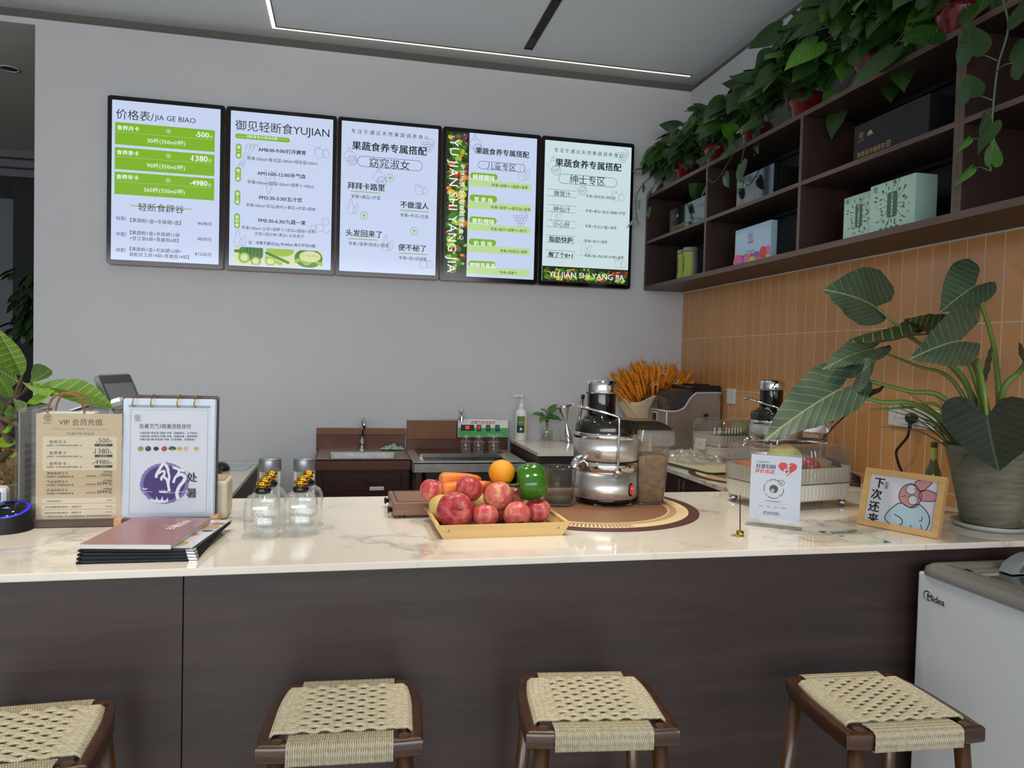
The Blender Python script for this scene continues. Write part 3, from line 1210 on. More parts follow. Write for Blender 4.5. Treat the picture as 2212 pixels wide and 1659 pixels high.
o = thing('drink_cooler', 'black appliance inside the open bay below the corner worktop', 'appliance', (-.87, -.36, .08))
b = MB()
b.box((0, 0, .38), (.34, .5, .76), .01)
b.build('housing', BLACK, o)
b = MB()
b.box((0, -.252, .70), (.3, .008, .03), .003)
b.build('handle', MATBLACK, o)
o = thing('base_cabinet', 'dark wood cabinet with slim brass handles under the worktop by the tiles', 'cabinet', (0, 0, 0))
b = MB()
b.bx((-.62, -1.85, .06), (-.01, -.72, .986))
b.build('carcass', DARKWOOD_Y, o)
HND = mat('antique_brass', '#8d7e63', .35, .9)
for y0, y1, k in ((-1.448, -1.12, 0), (-1.80, -1.452, 1), (-1.118, -.74, 2)):
    b = MB()
    b.bx((-.64, y0, .08), (-.622, y1, .985), .002)
    d = b.build('door', DARKWOOD_Y, o)
    b = MB()
    yh = (y0 + .02, y1 - .02, y0 + .03)[k]
    b.cyl((-.662, yh, .76), (-.662, yh, .975), .006, 12)
    b.cyl((-.662, yh, .80), (-.64, yh, .80), .004, 8)
    b.cyl((-.662, yh, .94), (-.64, yh, .94), .004, 8)
    b.build('handle', HND, d)
# sinks
BROWNST = mat('brown_steel', '#5f3a31', .38, .35, var=.06, vscale=20)
BROWNLT = mat('tan_splash', '#7e5439', .5, .2, var=.08, vscale=12)
DKBROWN = mat('dark_brown_steel', '#3a211d', .4, .3)
BASIN = mat('basin_steel', '#6f706c', .33, .9, var=.25, vscale=60)
o = thing('sink_unit', 'brown steel sink with a gooseneck tap against the back wall', 'sink', (-2.01, -.25, 0))
b = MB()
b.M = TR(2.01, .25, 0)
b.bx((-2.265, -.025, .93), (-1.757, -.003, 1.03), .003)
b.bx((-2.265, -.04, 1.026), (-1.757, -.003, 1.063), .003, 1)
b.build('splash_panel', [BROWNST, BROWNLT], o)
b = MB()
b.M = TR(2.01, .25, 0)
X0, X1, Y0, Y1 = -2.255, -1.757, -.49, -.025
x0, x1, y0, y1 = -2.185, -1.825, -.45, -.15
for r in ((X0, Y0, x0, Y1), (x1, Y0, X1, Y1), (x0, Y0, x1, y0), (x0, y1, x1, Y1)):
    b.bx((r[0], r[1], .936), (r[2], r[3], .943), 0, 0)
b.bx((X0, Y0, .885), (X1, Y0 + .008, .9445), .003, 1)
b.bx((X0, Y0, .885), (X0 + .008, Y1, .944), .002, 1)
b.bx((X1 - .008, Y0, .885), (X1, Y1, .944), .002, 1)
b.build('rim', [mat('worn_steel_rim', '#a79c8e', .3, .6, var=.15, vscale=25), BROWNST], o)
b = MB()
b.M = TR(2.01, .25, 0)
z0 = .76
b.add([(x0, y0, .936), (x1, y0, .936), (x1, y1, .936), (x0, y1, .936), (x0 + .03, y0 + .03, z0), (x1 - .03, y0 + .03, z0), (x1 - .03, y1 - .03, z0), (x0 + .03, y1 - .03, z0)],
      [(0, 1, 5, 4), (1, 2, 6, 5), (2, 3, 7, 6), (3, 0, 4, 7), (4, 5, 6, 7)])
b.build('basin', BASIN, o, solid=.002)
b = MB()
b.M = TR(2.01, .25, 0)
b.bx((-2.25, -.478, .05), (-1.765, -.03, .885), .002)
b.bx((-2.21, -.486, .55), (-1.81, -.478, .862), .004)
b.bx((-1.99, -.492, .815), (-1.9, -.484, .835), .004)
b.build('cabinet_body', DKBROWN, o)
b = MB()
b.M = TR(2.01, .25, 0)
b.box((-1.935, -.489, .788), (.075, .006, .02), .003)
b.build('name_plate', mat('pale_plate', '#d5d2cc', .4), o)
b = MB()
b.M = TR(2.01, .25, 0)
fx, fy = -2.006, -.085
b.lathe([(.024, .943), (.024, .948), (.014, .955), (.012, .975), (.017, .98), (.017, 1.0), (.011, 1.005), (.008, 1.02)], 20, M=TR(fx, fy, 0))
b.tube(smooth([(fx, fy, 1.01), (fx, fy, 1.08), (fx + .002, fy - .015, 1.118), (fx + .004, fy - .05, 1.13), (fx + .006, fy - .08, 1.112), (fx + .007, fy - .085, 1.09)], 5), .0085, 12)
b.cyl((fx + .007, fy - .085, 1.092), (fx + .007, fy - .085, 1.076), .0105, 14)
b.ell((fx, fy - .022, .985), (.012, .016, .012), 12, 8)
b.build('faucet', CHROME, o)
o = thing('sink_unit', 'steel sink with a drainer and green control panel against the back wall', 'sink', (-1.44, -.3, 0))
b = MB()
b.M = TR(1.44, .3, 0)
b.bx((-1.747, -.025, .93), (-1.135, -.003, 1.115), .003, 0)
b.bx((-1.747, -.03, 1.0), (-1.452, -.02, 1.117), .002, 1)
b.bx((-1.747, -.032, 1.113), (-1.135, -.003, 1.118), 0, 2)
b.build('splash_panel', [BROWNST, BROWNLT, STEEL], o)
b = MB()
b.M = TR(1.44, .3, 0)
X0, X1, Y0, Y1 = -1.755, -1.148, -.585, -.025
x0, x1, y0, y1 = -1.69, -1.24, -.52, -.17
for r in ((X0, Y0, x0, Y1), (x1, Y0, X1, Y1), (x0, Y0, x1, y0), (x0, y1, x1, Y1)):
    b.bx((r[0], r[1], .93), (r[2], r[3], .937))
b.bx((X0, Y0, .885), (X1, Y0 + .008, .9385), .003)
b.bx((X0, Y0, .885), (X0 + .008, Y1, .938), .002)
b.bx((X1 - .008, Y0, .885), (X1, Y1, .938), .002)
b.build('rim', mat('worn_steel', '#b9b7b0', .3, .6, var=.15, vscale=30), o)
b = MB()
b.M = TR(1.44, .3, 0)
z0 = .75
b.add([(x0, y0, .93), (x1, y0, .93), (x1, y1, .93), (x0, y1, .93), (x0 + .02, y0 + .02, z0), (x1 - .02, y0 + .02, z0), (x1 - .02, y1 - .02, z0), (x0 + .02, y1 - .02, z0)],
      [(0, 1, 5, 4), (1, 2, 6, 5), (2, 3, 7, 6), (3, 0, 4, 7), (4, 5, 6, 7)])
b.build('basin', BASIN, o, solid=.002)
b = MB()
b.M = TR(1.44, .3, 0)
b.bx((-1.70, -.36, .938), (-1.215, -.06, .946), .002, 0)
b.bx((-1.70, -.362, .932), (-1.215, -.355, .955), .001, 1)
for i in range(13):
    for j in range(5):
        b.bx((-1.685 + i * .036, -.34 + j * .055, .9462), (-1.66 + i * .036, -.333 + j * .055, .9466), 0, 2)
b.build('drainer_grille', [BROWNST, STEEL, MATBLACK], o)
for x in (-1.738, -1.165):
    for y in (-.57, -.05):
        b = MB()
        b.M = TR(1.44, .3, 0)
        b.bx((x, y, 0), (x + .03, y + .03, .886), .002)
        b.build('leg', BROWNST, o)
b = MB()
b.M = TR(1.44, .3, 0)
b.bx((-1.70, -.55, .62), (-1.17, -.03, .63))
b.bx((-1.70, -.555, .80), (-1.17, -.545, .815))
b.build('lower_shelf', STEEL, o)
# control panel
b = MB()
b.M = TR(1.44, .3, 0) @ frame((-1.447, -.058, 1.014), (1, 0, 0), (0, .22, 1))
PWD, PHT = .312, .108
b.bx((0, 0, -.03), (PWD, PHT, 0), .002, 0)
b.rect(.004, .058, PWD - .004, PHT - .004, .0006, 1)
b.rect(.004, .004, PWD - .004, .058, .0006, 2)
text(b, '消毒气泡洗菜机', .078, .083, w=.152, mi=3, z=.0012, bold=.012)
b.box((.058, .059, .003), (.08, .034, .006), .002, 4)
b.box((.058, .058, .0062), (.06, .022, .001), 0, 4)
text(b, '25', .046, .051, w=.022, mi=5, z=.0072, bold=.03)
for k, x in enumerate((.128, .184, .241)):
    b.box((x, .058, .004), (.026, .037, .008), .003, 4)
    b.box((x, .058, .0085), (.016, .024, .003), .002, 6 if k == 0 else 7)
text(b, '湖蓝厨具   有限公司', .178, .012, w=.09, mi=1, z=.0012)
b.build('control_panel', [STEEL, mat('panel_white', '#dfe3dd', .4), mat('panel_green', '#4ba356', .4), mat('panel_red_print', '#c04038', .4), BLACK,
                          mat('red_led', '#ff3024', .4, emit=3, ecol='#ff2a20'), mat('switch_red', '#a02420', .3, emit=.5, ecol='#d03028'), mat('switch_green', '#12604c', .3, emit=.15, ecol='#20a080')], o)
b = MB()
b.M = TR(1.44, .3, 0)
b.cyl((-1.43, -.035, 1.117), (-1.43, -.035, 1.15), .009, 12)
b.cyl((-1.43, -.035, 1.148), (-1.432, -.1, 1.135), .008, 12)
b.cyl((-1.432, -.096, 1.14), (-1.432, -.099, 1.112), .0085, 12)
b.ell((-1.428, -.04, 1.168), (.011, .013, .018), 12, 8)
b.build('faucet', CHROME, o)
# green cloth on the sink deck
b = MB()
rnd = random.Random(3)


def cloth(u, v):
    x = -.065 + .13 * u
    y = -.03 + .06 * v
    e = math.sin(PI * u) ** .5 * math.sin(PI * v) ** .5
    z = .004 + e * (.014 + .013 * math.sin(11 * u + 4 * v) * math.cos(9 * v + 3 * u) + .007 * math.sin(25 * u - 12 * v))
    return (x + .006 * math.sin(14 * v), y + .008 * math.sin(17 * u), max(.002, z))


b.grid(cloth, 40, 20)
o = tag(b.build('dish_cloth', mat('pale_green_cloth', '#8fb098', .95, var=.12, vscale=60), solid=.002), 'crumpled pale green dish cloth on the sink rim', 'cloth')
o.location = (-1.835, -.09, .9445)
# glass jars upside on the drainer
GLASS = clear('clear_glass', (.98, .985, .98), .01, 1.0, .02, (.93, .95, .95), 1.5, edge=.3)


def small_jar():
    t = thing('glass_jar', '', 'jar')
    b = MB()
    b.lathe([(0, .002), (.026, .0), (.029, .004), (.029, .052), (.027, .058), (.034, .062), (.034, .067), (.022, .07), (.0195, .07), (.0255, .06), (.0265, .052), (.0265, .006), (0, .006)], 28)
    b.build('body', GLASS, t)
    b = MB()
    b.lathe([(0, .071), (.02, .0705), (.019, .078), (.0235, .094), (.0235, .098), (.018, .1), (0, .096)], 24)
    b.build('stopper', GLASS, t)
    return t


j0 = small_jar()
for k, (x, y) in enumerate(((-1.432, -.27), (-1.36, -.28), (-1.272, -.28))):
    lab = ('small stoppered glass jar on the sink drainer, nearest the tall tap', 'small stoppered glass jar on the drainer, between two like it', 'small stoppered glass jar on the drainer, nearest the corner worktop')[k]
    if k == 0:
        j0.location = (x, y, .947)
        j0['label'] = lab
        j0['group'] = 'glass jars on the sink drainer'
    else:
        dup(j0, (x, y, .947), 0, lab, 'glass jars on the sink drainer')
# soap pump
o = thing('soap_dispenser', 'white pump bottle with a green label at the end of the worktop', 'soap bottle', (-1.072, -.1, WT), -.1)
b = MB()
b.lathe([(0, 0), (.034, 0), (.037, .004), (.037, .155), (.034, .17), (.022, .183), (.014, .19), (.014, .197), (0, .197)], 28)
b.build('bottle', WHITE, o)
b = MB()
b.lathe([(.0165, .194), (.0165, .212), (.012, .214), (.006, .216), (.006, .255), (.011, .257), (.012, .268), (.004, .27), (0, .27)], 20)
b.tube([(0, 0, .263), (-.03, -.004, .265), (-.052, -.006, .258)], [.0055, .005, .0035], 10)
b.build('pump', WHITE, o)
b = MB()
for mi, (z0, z1) in enumerate(((.045, .09), (.09, .145))):
    b.grid(lambda u, v: (.0374 * math.sin(-.85 + 1.5 * u), -.0374 * math.cos(-.85 + 1.5 * u), z0 + (z1 - z0) * v), 14, 1, mi)
b.grid(lambda u, v: (.0377 * math.sin(.38 + .27 * u), -.0377 * math.cos(.38 + .27 * u), .045 + .1 * v), 4, 1, 2)
for q in range(4):
    a = -.5 + .2 * q
    b.grid(lambda u, v: (.0377 * math.sin(a + .15 * u), -.0377 * math.cos(a + .15 * u), .105 + .004 * (q % 2) + .003 * v), 2, 1, 3)
b.grid(lambda u, v: (.0377 * math.sin(-.3 + .35 * u), -.0377 * math.cos(-.3 + .35 * u), .062 + .012 * v), 4, 1, 3)
b.build('label_print', [mat('label_navy', '#2b3348', .5), mat('label_green', '#5c7d43', .5), mat('label_yellow', '#c9b24a', .5), WHITEINK], o)


# ---------------------------------------------------------------- leaves
def leafmat(name, a, bcol, vein, rough=.4, k=8, slope=.5, w=.07, bst=.35):
    """blade with midrib and side veins, from the leaf's own length/width coordinates"""
    n = N(name)
    uv = n.new('ShaderNodeUVMap')
    sx = n.new('ShaderNodeSeparateXYZ')
    n.ln(uv.outputs[0], sx.inputs[0])
    t = n.math('ABSOLUTE', sx.outputs['Y'])
    mid = n.math('LESS_THAN', t, .013)
    ph = n.math('FRACT', n.math('MULTIPLY', n.math('SUBTRACT', sx.outputs['X'], n.math('MULTIPLY', t, slope)), k))
    side = n.math('LESS_THAN', n.math('ABSOLUTE', n.math('SUBTRACT', ph, .5)), w)
    vf = n.math('MAXIMUM', mid, n.math('MULTIPLY', side, .75))
    base = n.ramp(n.noise(n.coord((1, 1, 1)), 9, 4), [(.3, lin(a)), (.7, lin(bcol))])
    n.color(n.mix(vf, base, lin(vein)))
    n.p.inputs['Roughness'].default_value = rough
    n.p.inputs['Specular IOR Level'].default_value = .45
    n.bump(n.math('SUBTRACT', 1, n.math('ABSOLUTE', n.math('SUBTRACT', ph, .5))), bst, .004)
    return n.m


OUT = {
    'heart': [(-.0, .0), (-.13, .12), (-.16, .26), (-.08, .42), (.1, .5), (.32, .47), (.55, .36), (.76, .2), (.9, .08), (1.0, 0)],
    'arrow': [(-.3, .14), (-.345, .25), (-.25, .4), (-.02, .49), (.25, .46), (.5, .36), (.72, .23), (.88, .1), (.96, .04), (1.0, 0)],
    'ovate': [(0, .02), (.08, .1), (.2, .25), (.36, .4), (.55, .48), (.72, .45), (.86, .3), (.95, .13), (.985, .05), (1.0, 0)],
    'lance': [(0, .02), (.1, .15), (.22, .33), (.36, .46), (.5, .5), (.65, .44), (.78, .32), (.9, .16), (.97, .06), (1.0, 0)],
}
OUTS = {k: smooth([(a, c, 0) for a, c in v], 2) for k, v in OUT.items()}


def leaf(mb, kind, base, tip, right, left=None, droop=0.0, cup=.0, nrm=None, mi=0, wav=0.0, nt=4, seed=0):
    """blade from base to tip; right/left = vectors to the two widest edges; droop bends it along its length"""
    base, tip = Vector(base), Vector(tip)
    right = Vector(right)
    left = -right if left is None else Vector(left)
    ax = tip - base
    nr = Vector(nrm) if nrm is not None else ax.cross(left - right)
    nr = nr.normalized() if nr.length > 1e-9 else Vector((0, 0, 1))
    Ln = ax.length
    oc = OUTS[kind]
    m = len(oc) - 1
    vs, uv, fs = [], [], []
    for sd, lat in ((1, right), (-1, left)):
        b0 = len(vs)
        for i, p in enumerate(oc):
            s0 = max(0.0, i / m)
            for j in range(nt + 1):
                q = j / nt
                s = s0 * (1 - q) + p.x * q
                t = p.y * q
                bend = nr * (droop * Ln * 4 * s * (1 - s) if s > 0 else 0)
                wv = nr * (wav * Ln * q * q * math.sin(i * 1.9 + seed + sd))
                vs.append(base + ax * s + lat * (2 * t) + bend + nr * (cup * Ln * (2 * t) ** 2) + wv)
                uv.append((s, sd * t))
        for i in range(m):
            for j in range(nt):
                a = b0 + i * (nt + 1) + j
                f = (a, a + 1, a + nt + 2, a + nt + 1)
                fs.append(f if sd > 0 else f[::-1])
    mb.add(vs, fs, mi, True, None, uv)


POTHOS = leafmat('pothos_leaf', '#18320f', '#284a18', '#32561f', .38, 7, .6, .05, .12)
POTHOS2 = leafmat('pothos_young_leaf', '#345f1a', '#4a7824', '#5c8a33', .38, 7, .6, .05, .12)
STEM = mat('green_stem', '#5d7d3a', .5)
DSTEM = mat('dark_green_stem', '#30481f', .5)


def pothos_spray(lf, st, org, rnd, n, R, H, size, young=.18, lean=(0, 0, 0), down=.1, ymin=None):
    """leaves on bent stalks spreading from a pot"""
    for i in range(n):
        a = rnd.uniform(0, 2 * PI)
        k = math.sqrt(rnd.uniform(.04, 1))
        z = H * (1 - k * k * .75) * rnd.uniform(.35, 1.05)
        if rnd.random() < down:
            z = -rnd.uniform(.0, .12)
            k = rnd.uniform(.75, 1.05)
        p = Vector(org) + Vector((math.cos(a) * R[0] * k + lean[0] * k, math.sin(a) * R[1] * k + lean[1] * k, z))
        s = size * rnd.uniform(.65, 1.25)
        d = Vector((math.cos(a) * .7 + rnd.uniform(-.6, .3), math.sin(a) * .7 + rnd.uniform(-.6, .6), rnd.uniform(-1.9, .2))).normalized()
        if p.x + abs(d.x) * s > -.01 and ymin is None:
            d.x = -abs(d.x)
            p.x = min(p.x, -.02)
        side = d.cross(Vector((-.5 + rnd.uniform(-.6, .6), -.5 + rnd.uniform(-.8, .6), rnd.uniform(.1, .9)))).normalized()
        mi = 1 if rnd.random() < young else 0
        if (p + d * s).z < .06 and rnd.random() < .72:
            continue
        leaf(lf, 'heart', p, p + d * s, side * s * .36, None, rnd.uniform(.02, .1), -.06, None, mi, nt=2)
        mid = (Vector(org) * .45 + p * .55) + Vector((0, 0, .06))
        st.tube(smooth([Vector(org), mid, p], 4), .0022, 5)


def vine(lf, st, pts, rnd, size, every=1, young=.3):
    pts = smooth(pts, 5)
    st.tube(pts, .0028, 6)
    sd = 1
    for i in range(3, len(pts), 5 * every):
        p = pts[i]
        sd = -sd
        d = Vector((rnd.uniform(-.5, .2), sd * rnd.uniform(.3, .9), rnd.uniform(-.9, .1))).normalized()
        q = p + d * size * .55 + Vector((0, 0, .01))
        st.tube([p, (p + q) / 2 + Vector((0, 0, .012)), q], .0018, 5)
        s = size * rnd.uniform(.75, 1.15)
        d2 = (d + Vector((rnd.uniform(-.3, .1), 0, -.7))).normalized()
        side = d2.cross(Vector((-1, rnd.uniform(-.4, .4), .3))).normalized()
        leaf(lf, 'heart', q, q + d2 * s, side * s * .38, None, .04, -.05, None, 1 if rnd.random() < young else 0, nt=2)


# small vase with a rooted cutting
o = thing('glass_vase', 'small glass vase of water holding a rooted leafy cutting', 'vase', (-.93, -.17, WT))
b = MB()
b.lathe([(0, .001), (.034, 0), (.038, .006), (.039, .05), (.036, .08), (.024, .1), (.02, .108), (.022, .116), (.0205, .116), (.0185, .108), (.022, .1), (.034, .08), (.037, .05), (.036, .008), (0, .006)], 28)
b.build('glass', GLASS, o)
b = MB()
b.lathe([(0, .0065), (.0355, .008), (.0365, .05), (.0355, .066), (0, .066)], 24)
b.build('water', clear('water', (.82, .86, .8), .02, .6, .06, (.6, .63, .55), 1.33), o)
b = MB()
rnd = random.Random(8)
for i in range(9):
    a = rnd.uniform(0, 6.28)
    b.tube(smooth([(0, 0, .075), (.012 * math.cos(a), .012 * math.sin(a), .05), (.026 * math.cos(a + .7), .026 * math.sin(a + .7), .03), (.02 * math.cos(a + 1.6), .02 * math.sin(a + 1.6), .012)], 4), .0012, 5)
b.build('roots', mat('root_brown', '#4c4a33', .7), o)
s_, l_ = MB(), MB()
for i, (dx, dy, dz, tx, ty, tz, s) in enumerate(((-.05, .0, .075, -.1, -.01, .06, .07), (-.035, -.03, .06, -.06, -.06, -.0, .07), (.02, -.02, .1, .065, -.03, .115, .085), (.04, 0, .06, .09, -.02, .015, .085), (.03, .02, .11, .07, .01, .14, .07), (-.01, -.01, .1, -.05, -.03, .1, .07), (.01, -.03, .07, .04, -.06, .04, .07))):
    org = (0, 0, .09)
    p = Vector((dx * .6, dy, .11 + dz * .7))
    q = Vector((tx, ty, .11 + tz * .8))
    s_.tube([org, (Vector(org) + p) / 2 + Vector((0, 0, .012)), p], .003, 6)
    sd = (q - p).cross(Vector((0, -.5, 1))).normalized()
    leaf(l_, 'heart', p, q, sd * s * .36, None, .08, -.05)
for z in (.05,):
    s_.tube([(0, 0, .05), (.002, 0, .12), (0, 0, .16)], .006, 8)
s_.build('stem', STEM, o)
l_.build('foliage', POTHOS2, o)
# utensil box
ACRY = clear('acrylic', (.98, .985, .985), .02, .3, .02, (.85, .87, .88), 1.45, edge=.25)
o = thing('utensil_box', 'clear plastic box holding bar tools at the back wall', 'box', (-.76, -.2, WT))
b = MB()
for a_, c_ in (((-.075, -.075, 0), (.075, .075, .004)), ((-.075, -.075, .004), (.075, -.071, .13)), ((-.075, .071, .004), (.075, .075, .13)), ((-.075, -.071, .004), (-.071, .071, .13)), ((.071, -.071, .004), (.075, .071, .13))):
    b.bx(a_, c_)
b.build('walls', ACRY, o)
o = thing('bar_jigger', 'steel cocktail measuring cup standing in the clear utensil box', 'bar tool', (-.80, -.2, WT + .005))
b = MB()
b.M = RY(-.18)
b.lathe([(.022, 0), (.02, .05), (.006, .1), (.006, .115), (.018, .15), (.033, .2), (.035, .203), (.035, .212), (.033, .212), (.03, .2), (.014, .15), (.003, .12)], 24)
b.build('cup', CHROME, o)
o = thing('muddler', 'steel rod with a black tip leaning in the clear utensil box', 'bar tool', (-.755, -.19, WT + .005))
b = MB()
b.tube([(0, 0, 0), (.045, .02, .26)], [.008, .01], 14)
b.build('rod', STEEL, o)
b = MB()
b.tube([(.044, .0195, .255), (.0475, .021, .276)], [.0108, .0105], 14)
b.build('tip', BLACK, o)
o = thing('bar_spoon', 'long twisted steel spoon leaning in the clear utensil box', 'spoon', (-.735, -.2, WT + .005))
b = MB()
b.tube([(0, 0, 0), (.03, .01, .12), (.055, .018, .24)], .0028, 8)
b.ell((.064, .02, .262), (.012, .005, .024), 14, 10, M=TR(0, 0, 0))
b.build('spoon_body', STEEL, o)
# wheat bouquet
o = thing('dried_bouquet', 'orange dried wheat bouquet in cream wrapping in the corner', 'bouquet', (-.25, -.2, WT))
rnd = random.Random(11)
e_, h_ = MB(), MB()
for i in range(190):
    a = rnd.uniform(-1.2, 1.0)
    dep = rnd.uniform(-.5, .35)
    d = Vector((math.sin(a), dep, .55 + .75 * math.cos(a))).normalized()
    base = Vector((-.03, -.02, .08))
    r0 = rnd.uniform(.19, .31)
    p, q = base + d * r0, base + d * (r0 + rnd.uniform(.10, .125))
    if q.x > .235:
        q.x = .235
    if q.y > .19:
        continue
    m = frame(p, (q - p).cross(Vector((0, 0, 1)) + Vector((.01, 0, 0))).normalized(), (q - p))
    Ln = (q - p).length
    e_.ell((0, Ln * .5, 0), (.0095, Ln * .55, .0095), 7, 9, 0, m, lambda d_, th, ph: d_ * (1 + .16 * math.sin(th * 14 + 3 * ph)))
    for k in range(7):
        s0 = p + (q - p) * rnd.uniform(.5, 1)
        dd = (d + Vector((rnd.uniform(-.35, .35), rnd.uniform(-.35, .35), rnd.uniform(-.1, .3)))).normalized()
        e_.tube([s0, s0 + dd * .045], [.0007, .0002], 3, 0, caps=False)
    h_.tube([base + d * .1, p], .0017, 4)
e_.build('wheat_ears', mat('orange_wheat', '#e08a1c', .8, var=.2, vscale=40), o)
h_.build('stalk_foliage', mat('orange_stalk', '#9a5a1c', .8), o)


def wrap(u, v):
    a = -2.5 + 5.0 * u
    r = .035 + (.185 + .035 * math.sin(7 * u * PI + 1)) * v ** .9
    z = .0 + .27 * v ** .9 + .04 * math.sin(9 * u * PI) * v + .02 * math.sin(31 * u + 8 * v) * v
    return (-.05 + r * math.sin(a) * 1.0, -.02 - r * math.cos(a) * .55, max(z, .002))


b = MB()
b.grid(wrap, 60, 14)
b.build('wrapping', mat('cream_tissue', '#d3c09a', .85, var=.06, bump=.4, bscale=40), o, solid=.001)
b = MB()
for cx, cy, cz, r, t in ((-.02, -.14, .43, .025, .1), (.075, -.13, .37, .024, .5), (-.085, -.16, .36, .02, -.5), (-.12, -.1, .4, .018, -.3), (.08, -.1, .47, .02, .2)):
    m = TR(cx, cy, cz) @ RY(t)
    for sd in (-1, 1):
        b.tube([(sd * r * (.5 - .5 * math.cos(k)), 0, r * .45 * math.sin(k)) for k in [2 * PI * j / 14 for j in range(14)]], .0015, 5, closed=True, M=m)
        b.tube(smooth([(0, 0, 0), (sd * r * .5, 0, -r * .6), (sd * r * 1.2, 0, -r * .8)], 4), .0013, 5, M=m)
b.build('ribbon_lace', mat('cream_ribbon', '#e5d8c2', .6), o)
# ice maker
o = thing('ice_maker', 'steel and black ice maker with a smoky sloping lid in the corner', 'ice maker', (-.345, -.575, WT))
prof = [(0, 0), (.325, 0), (.325, .322), (.185, .318), (.16, .309), (.135, .285), (.105, .238), (.08, .222), (.05, .213), (0, .213)]
b = MB()
b.M = frame((0, 0, .0), (1, 0, 0), (0, 0, 1))
IMS = mat('ice_maker_steel', '#a09890', .32, .6, var=.1, vscale=14)
b.prism(prof, 0, -.255, 0)
b.build('housing', IMS, o)
b = MB()
b.M = frame((0, 0, .0), (1, 0, 0), (0, 0, 1))
TRIMP = [(.327, .322), (.185, .3185), (.16, .3095), (.135, .2855), (.105, .2385), (.08, .2225), (.05, .2135), (-.002, .2135)]
edge = smooth([(x, y, .002) for x, y in TRIMP], 4)
b.tube(edge, .005, 8)
b.tube([(-.003, .2135, .002), (-.003, .2135, -.257)], .005, 8)
b.tube([(x, y, -.257) for x, y, z in edge], .005, 8)
b.tube([(-.002, .002, .0), (-.002, .21, .0)], .0045, 8)
b.build('trim_frame', mat('silver_plastic', '#c5c6c6', .3), o)
b = MB()
b.M = frame((0, 0, .0), (1, 0, 0), (0, 0, 1))
lid = [(-.001, .216), (.05, .216), (.08, .226), (.105, .241), (.135, .288), (.16, .312), (.15, .342), (.075, .338), (.06, .332)]
b.prism(lid, -.004, -.252)
b.build('lid_window', clear('smoky_plastic', (.42, .42, .46), .03, 1.0, .12, (.35, .34, .38), 1.5), o)
b = MB()
b.M = frame((0, 0, .0), (1, 0, 0), (0, 0, 1))
b.prism([(.15, .323), (.325, .327), (.325, .35), (.315, .362), (.16, .358), (.14, .345)], 0, -.255)
b.prism([(.18, .36), (.28, .362), (.28, .368), (.18, .366)], -.06, -.2)
b.build('lid_top', BLACK, o)
b = MB()
b.bx((.1, .02, .19), (.16, .235, .31), .01)
b.build('inner_chamber', mat('dark_grille', '#232428', .5), o)
b = MB()
b.M = frame((-.0015, .2, .13), (0, -1, 0), (0, 0, 1))
b.prism(rrect(0, 0, .07, .07, .008), 0, .003, 0)
b.prism(rrect(.006, .006, .064, .064, .005), .0025, .0045, 1)
b.stroke(rrect(.02, .02, .05, .05, .003), .0015, .0048, 2, True)
text(b, 'hicon', .07, -.045, w=.03, mi=2, z=.0008, bold=.01)
b.build('control_panel', [WHITE, BLACK, mat('dark_grey', '#4a4c50', .4)], o)
b = MB()
b.bx((.222, -.004, .155), (.25, .001, .20), .001)
b.build('vent', MATBLACK, o)
# wall sockets
SOCK = mat('socket_white', '#dcdcd8', .35)


def socket(o, w_, h_, holes, plug=False):
    b = MB()
    b.M = frame((0, 0, 0), (0, -1, 0), (0, 0, 1))
    b.box((0, 0, .005), (w_, h_, .010), .003, 0)
    for hx, hy in holes:
        for dx, dy, a in ((0, .012, 0), (-.008, -.006, .5), (.008, -.006, -.5)):
            b.box((0, 0, .0102), (.0018, .007, .0006), 0, 1, TR(hx + dx, hy + dy, 0) @ RZ(-a))
    b.build('face_plate', [SOCK, MATBLACK], o)


o = thing('wall_socket', 'single white power socket on the tiles behind the ice maker', 'socket', (0, -.665, 1.312))
socket(o, .086, .086, [(0, 0)])
o = thing('wall_socket', 'wide white power socket panel on the tiles behind the big-leaved plant', 'socket', (0, -2.03, 1.30))
socket(o, .25, .075, [(-.08, 0), (0, 0), (.08, 0)])
o = thing('power_cord', 'black plug and cord hanging from the wide wall socket', 'power cord', (0, -2.045, 1.3))
b = MB()
b.lathe([(0, 0), (.019, 0), (.021, .006), (.019, .026), (.012, .032), (0, .032)], 8, M=TR(-.0105, 0, 0) @ RY(-PI / 2), sm=False)
b.cyl((-.026, 0, -.008), (-.03, 0, -.04), .009, 10, 0, .006)
b.build('plug', BLACK, o)
b = MB()
b.tube(smooth([(-.03, 0, -.035), (-.033, .005, -.07), (-.035, .035, -.105), (-.035, .058, -.135), (-.035, .045, -.175), (-.037, .02, -.21), (-.04, .01, -.25), (-.05, .03, -.281)], 6), .0048, 8)
b.build('cord', BLACK, o)
o = thing('cable_coil', 'loose bundle of black cables on the worktop against the tiles', 'cable', (-.1, -1.76, WT))
b = MB()
for k in range(5):
    b.tube(smooth([(.06, .12, .01 + .012 * k), (.03, .03, .02 + .014 * k), (-.01, -.035, .012 + .013 * k), (.02, -.09, .006 + .008 * k)], 6), .0042, 7)
b.build('loops', BLACK, o)
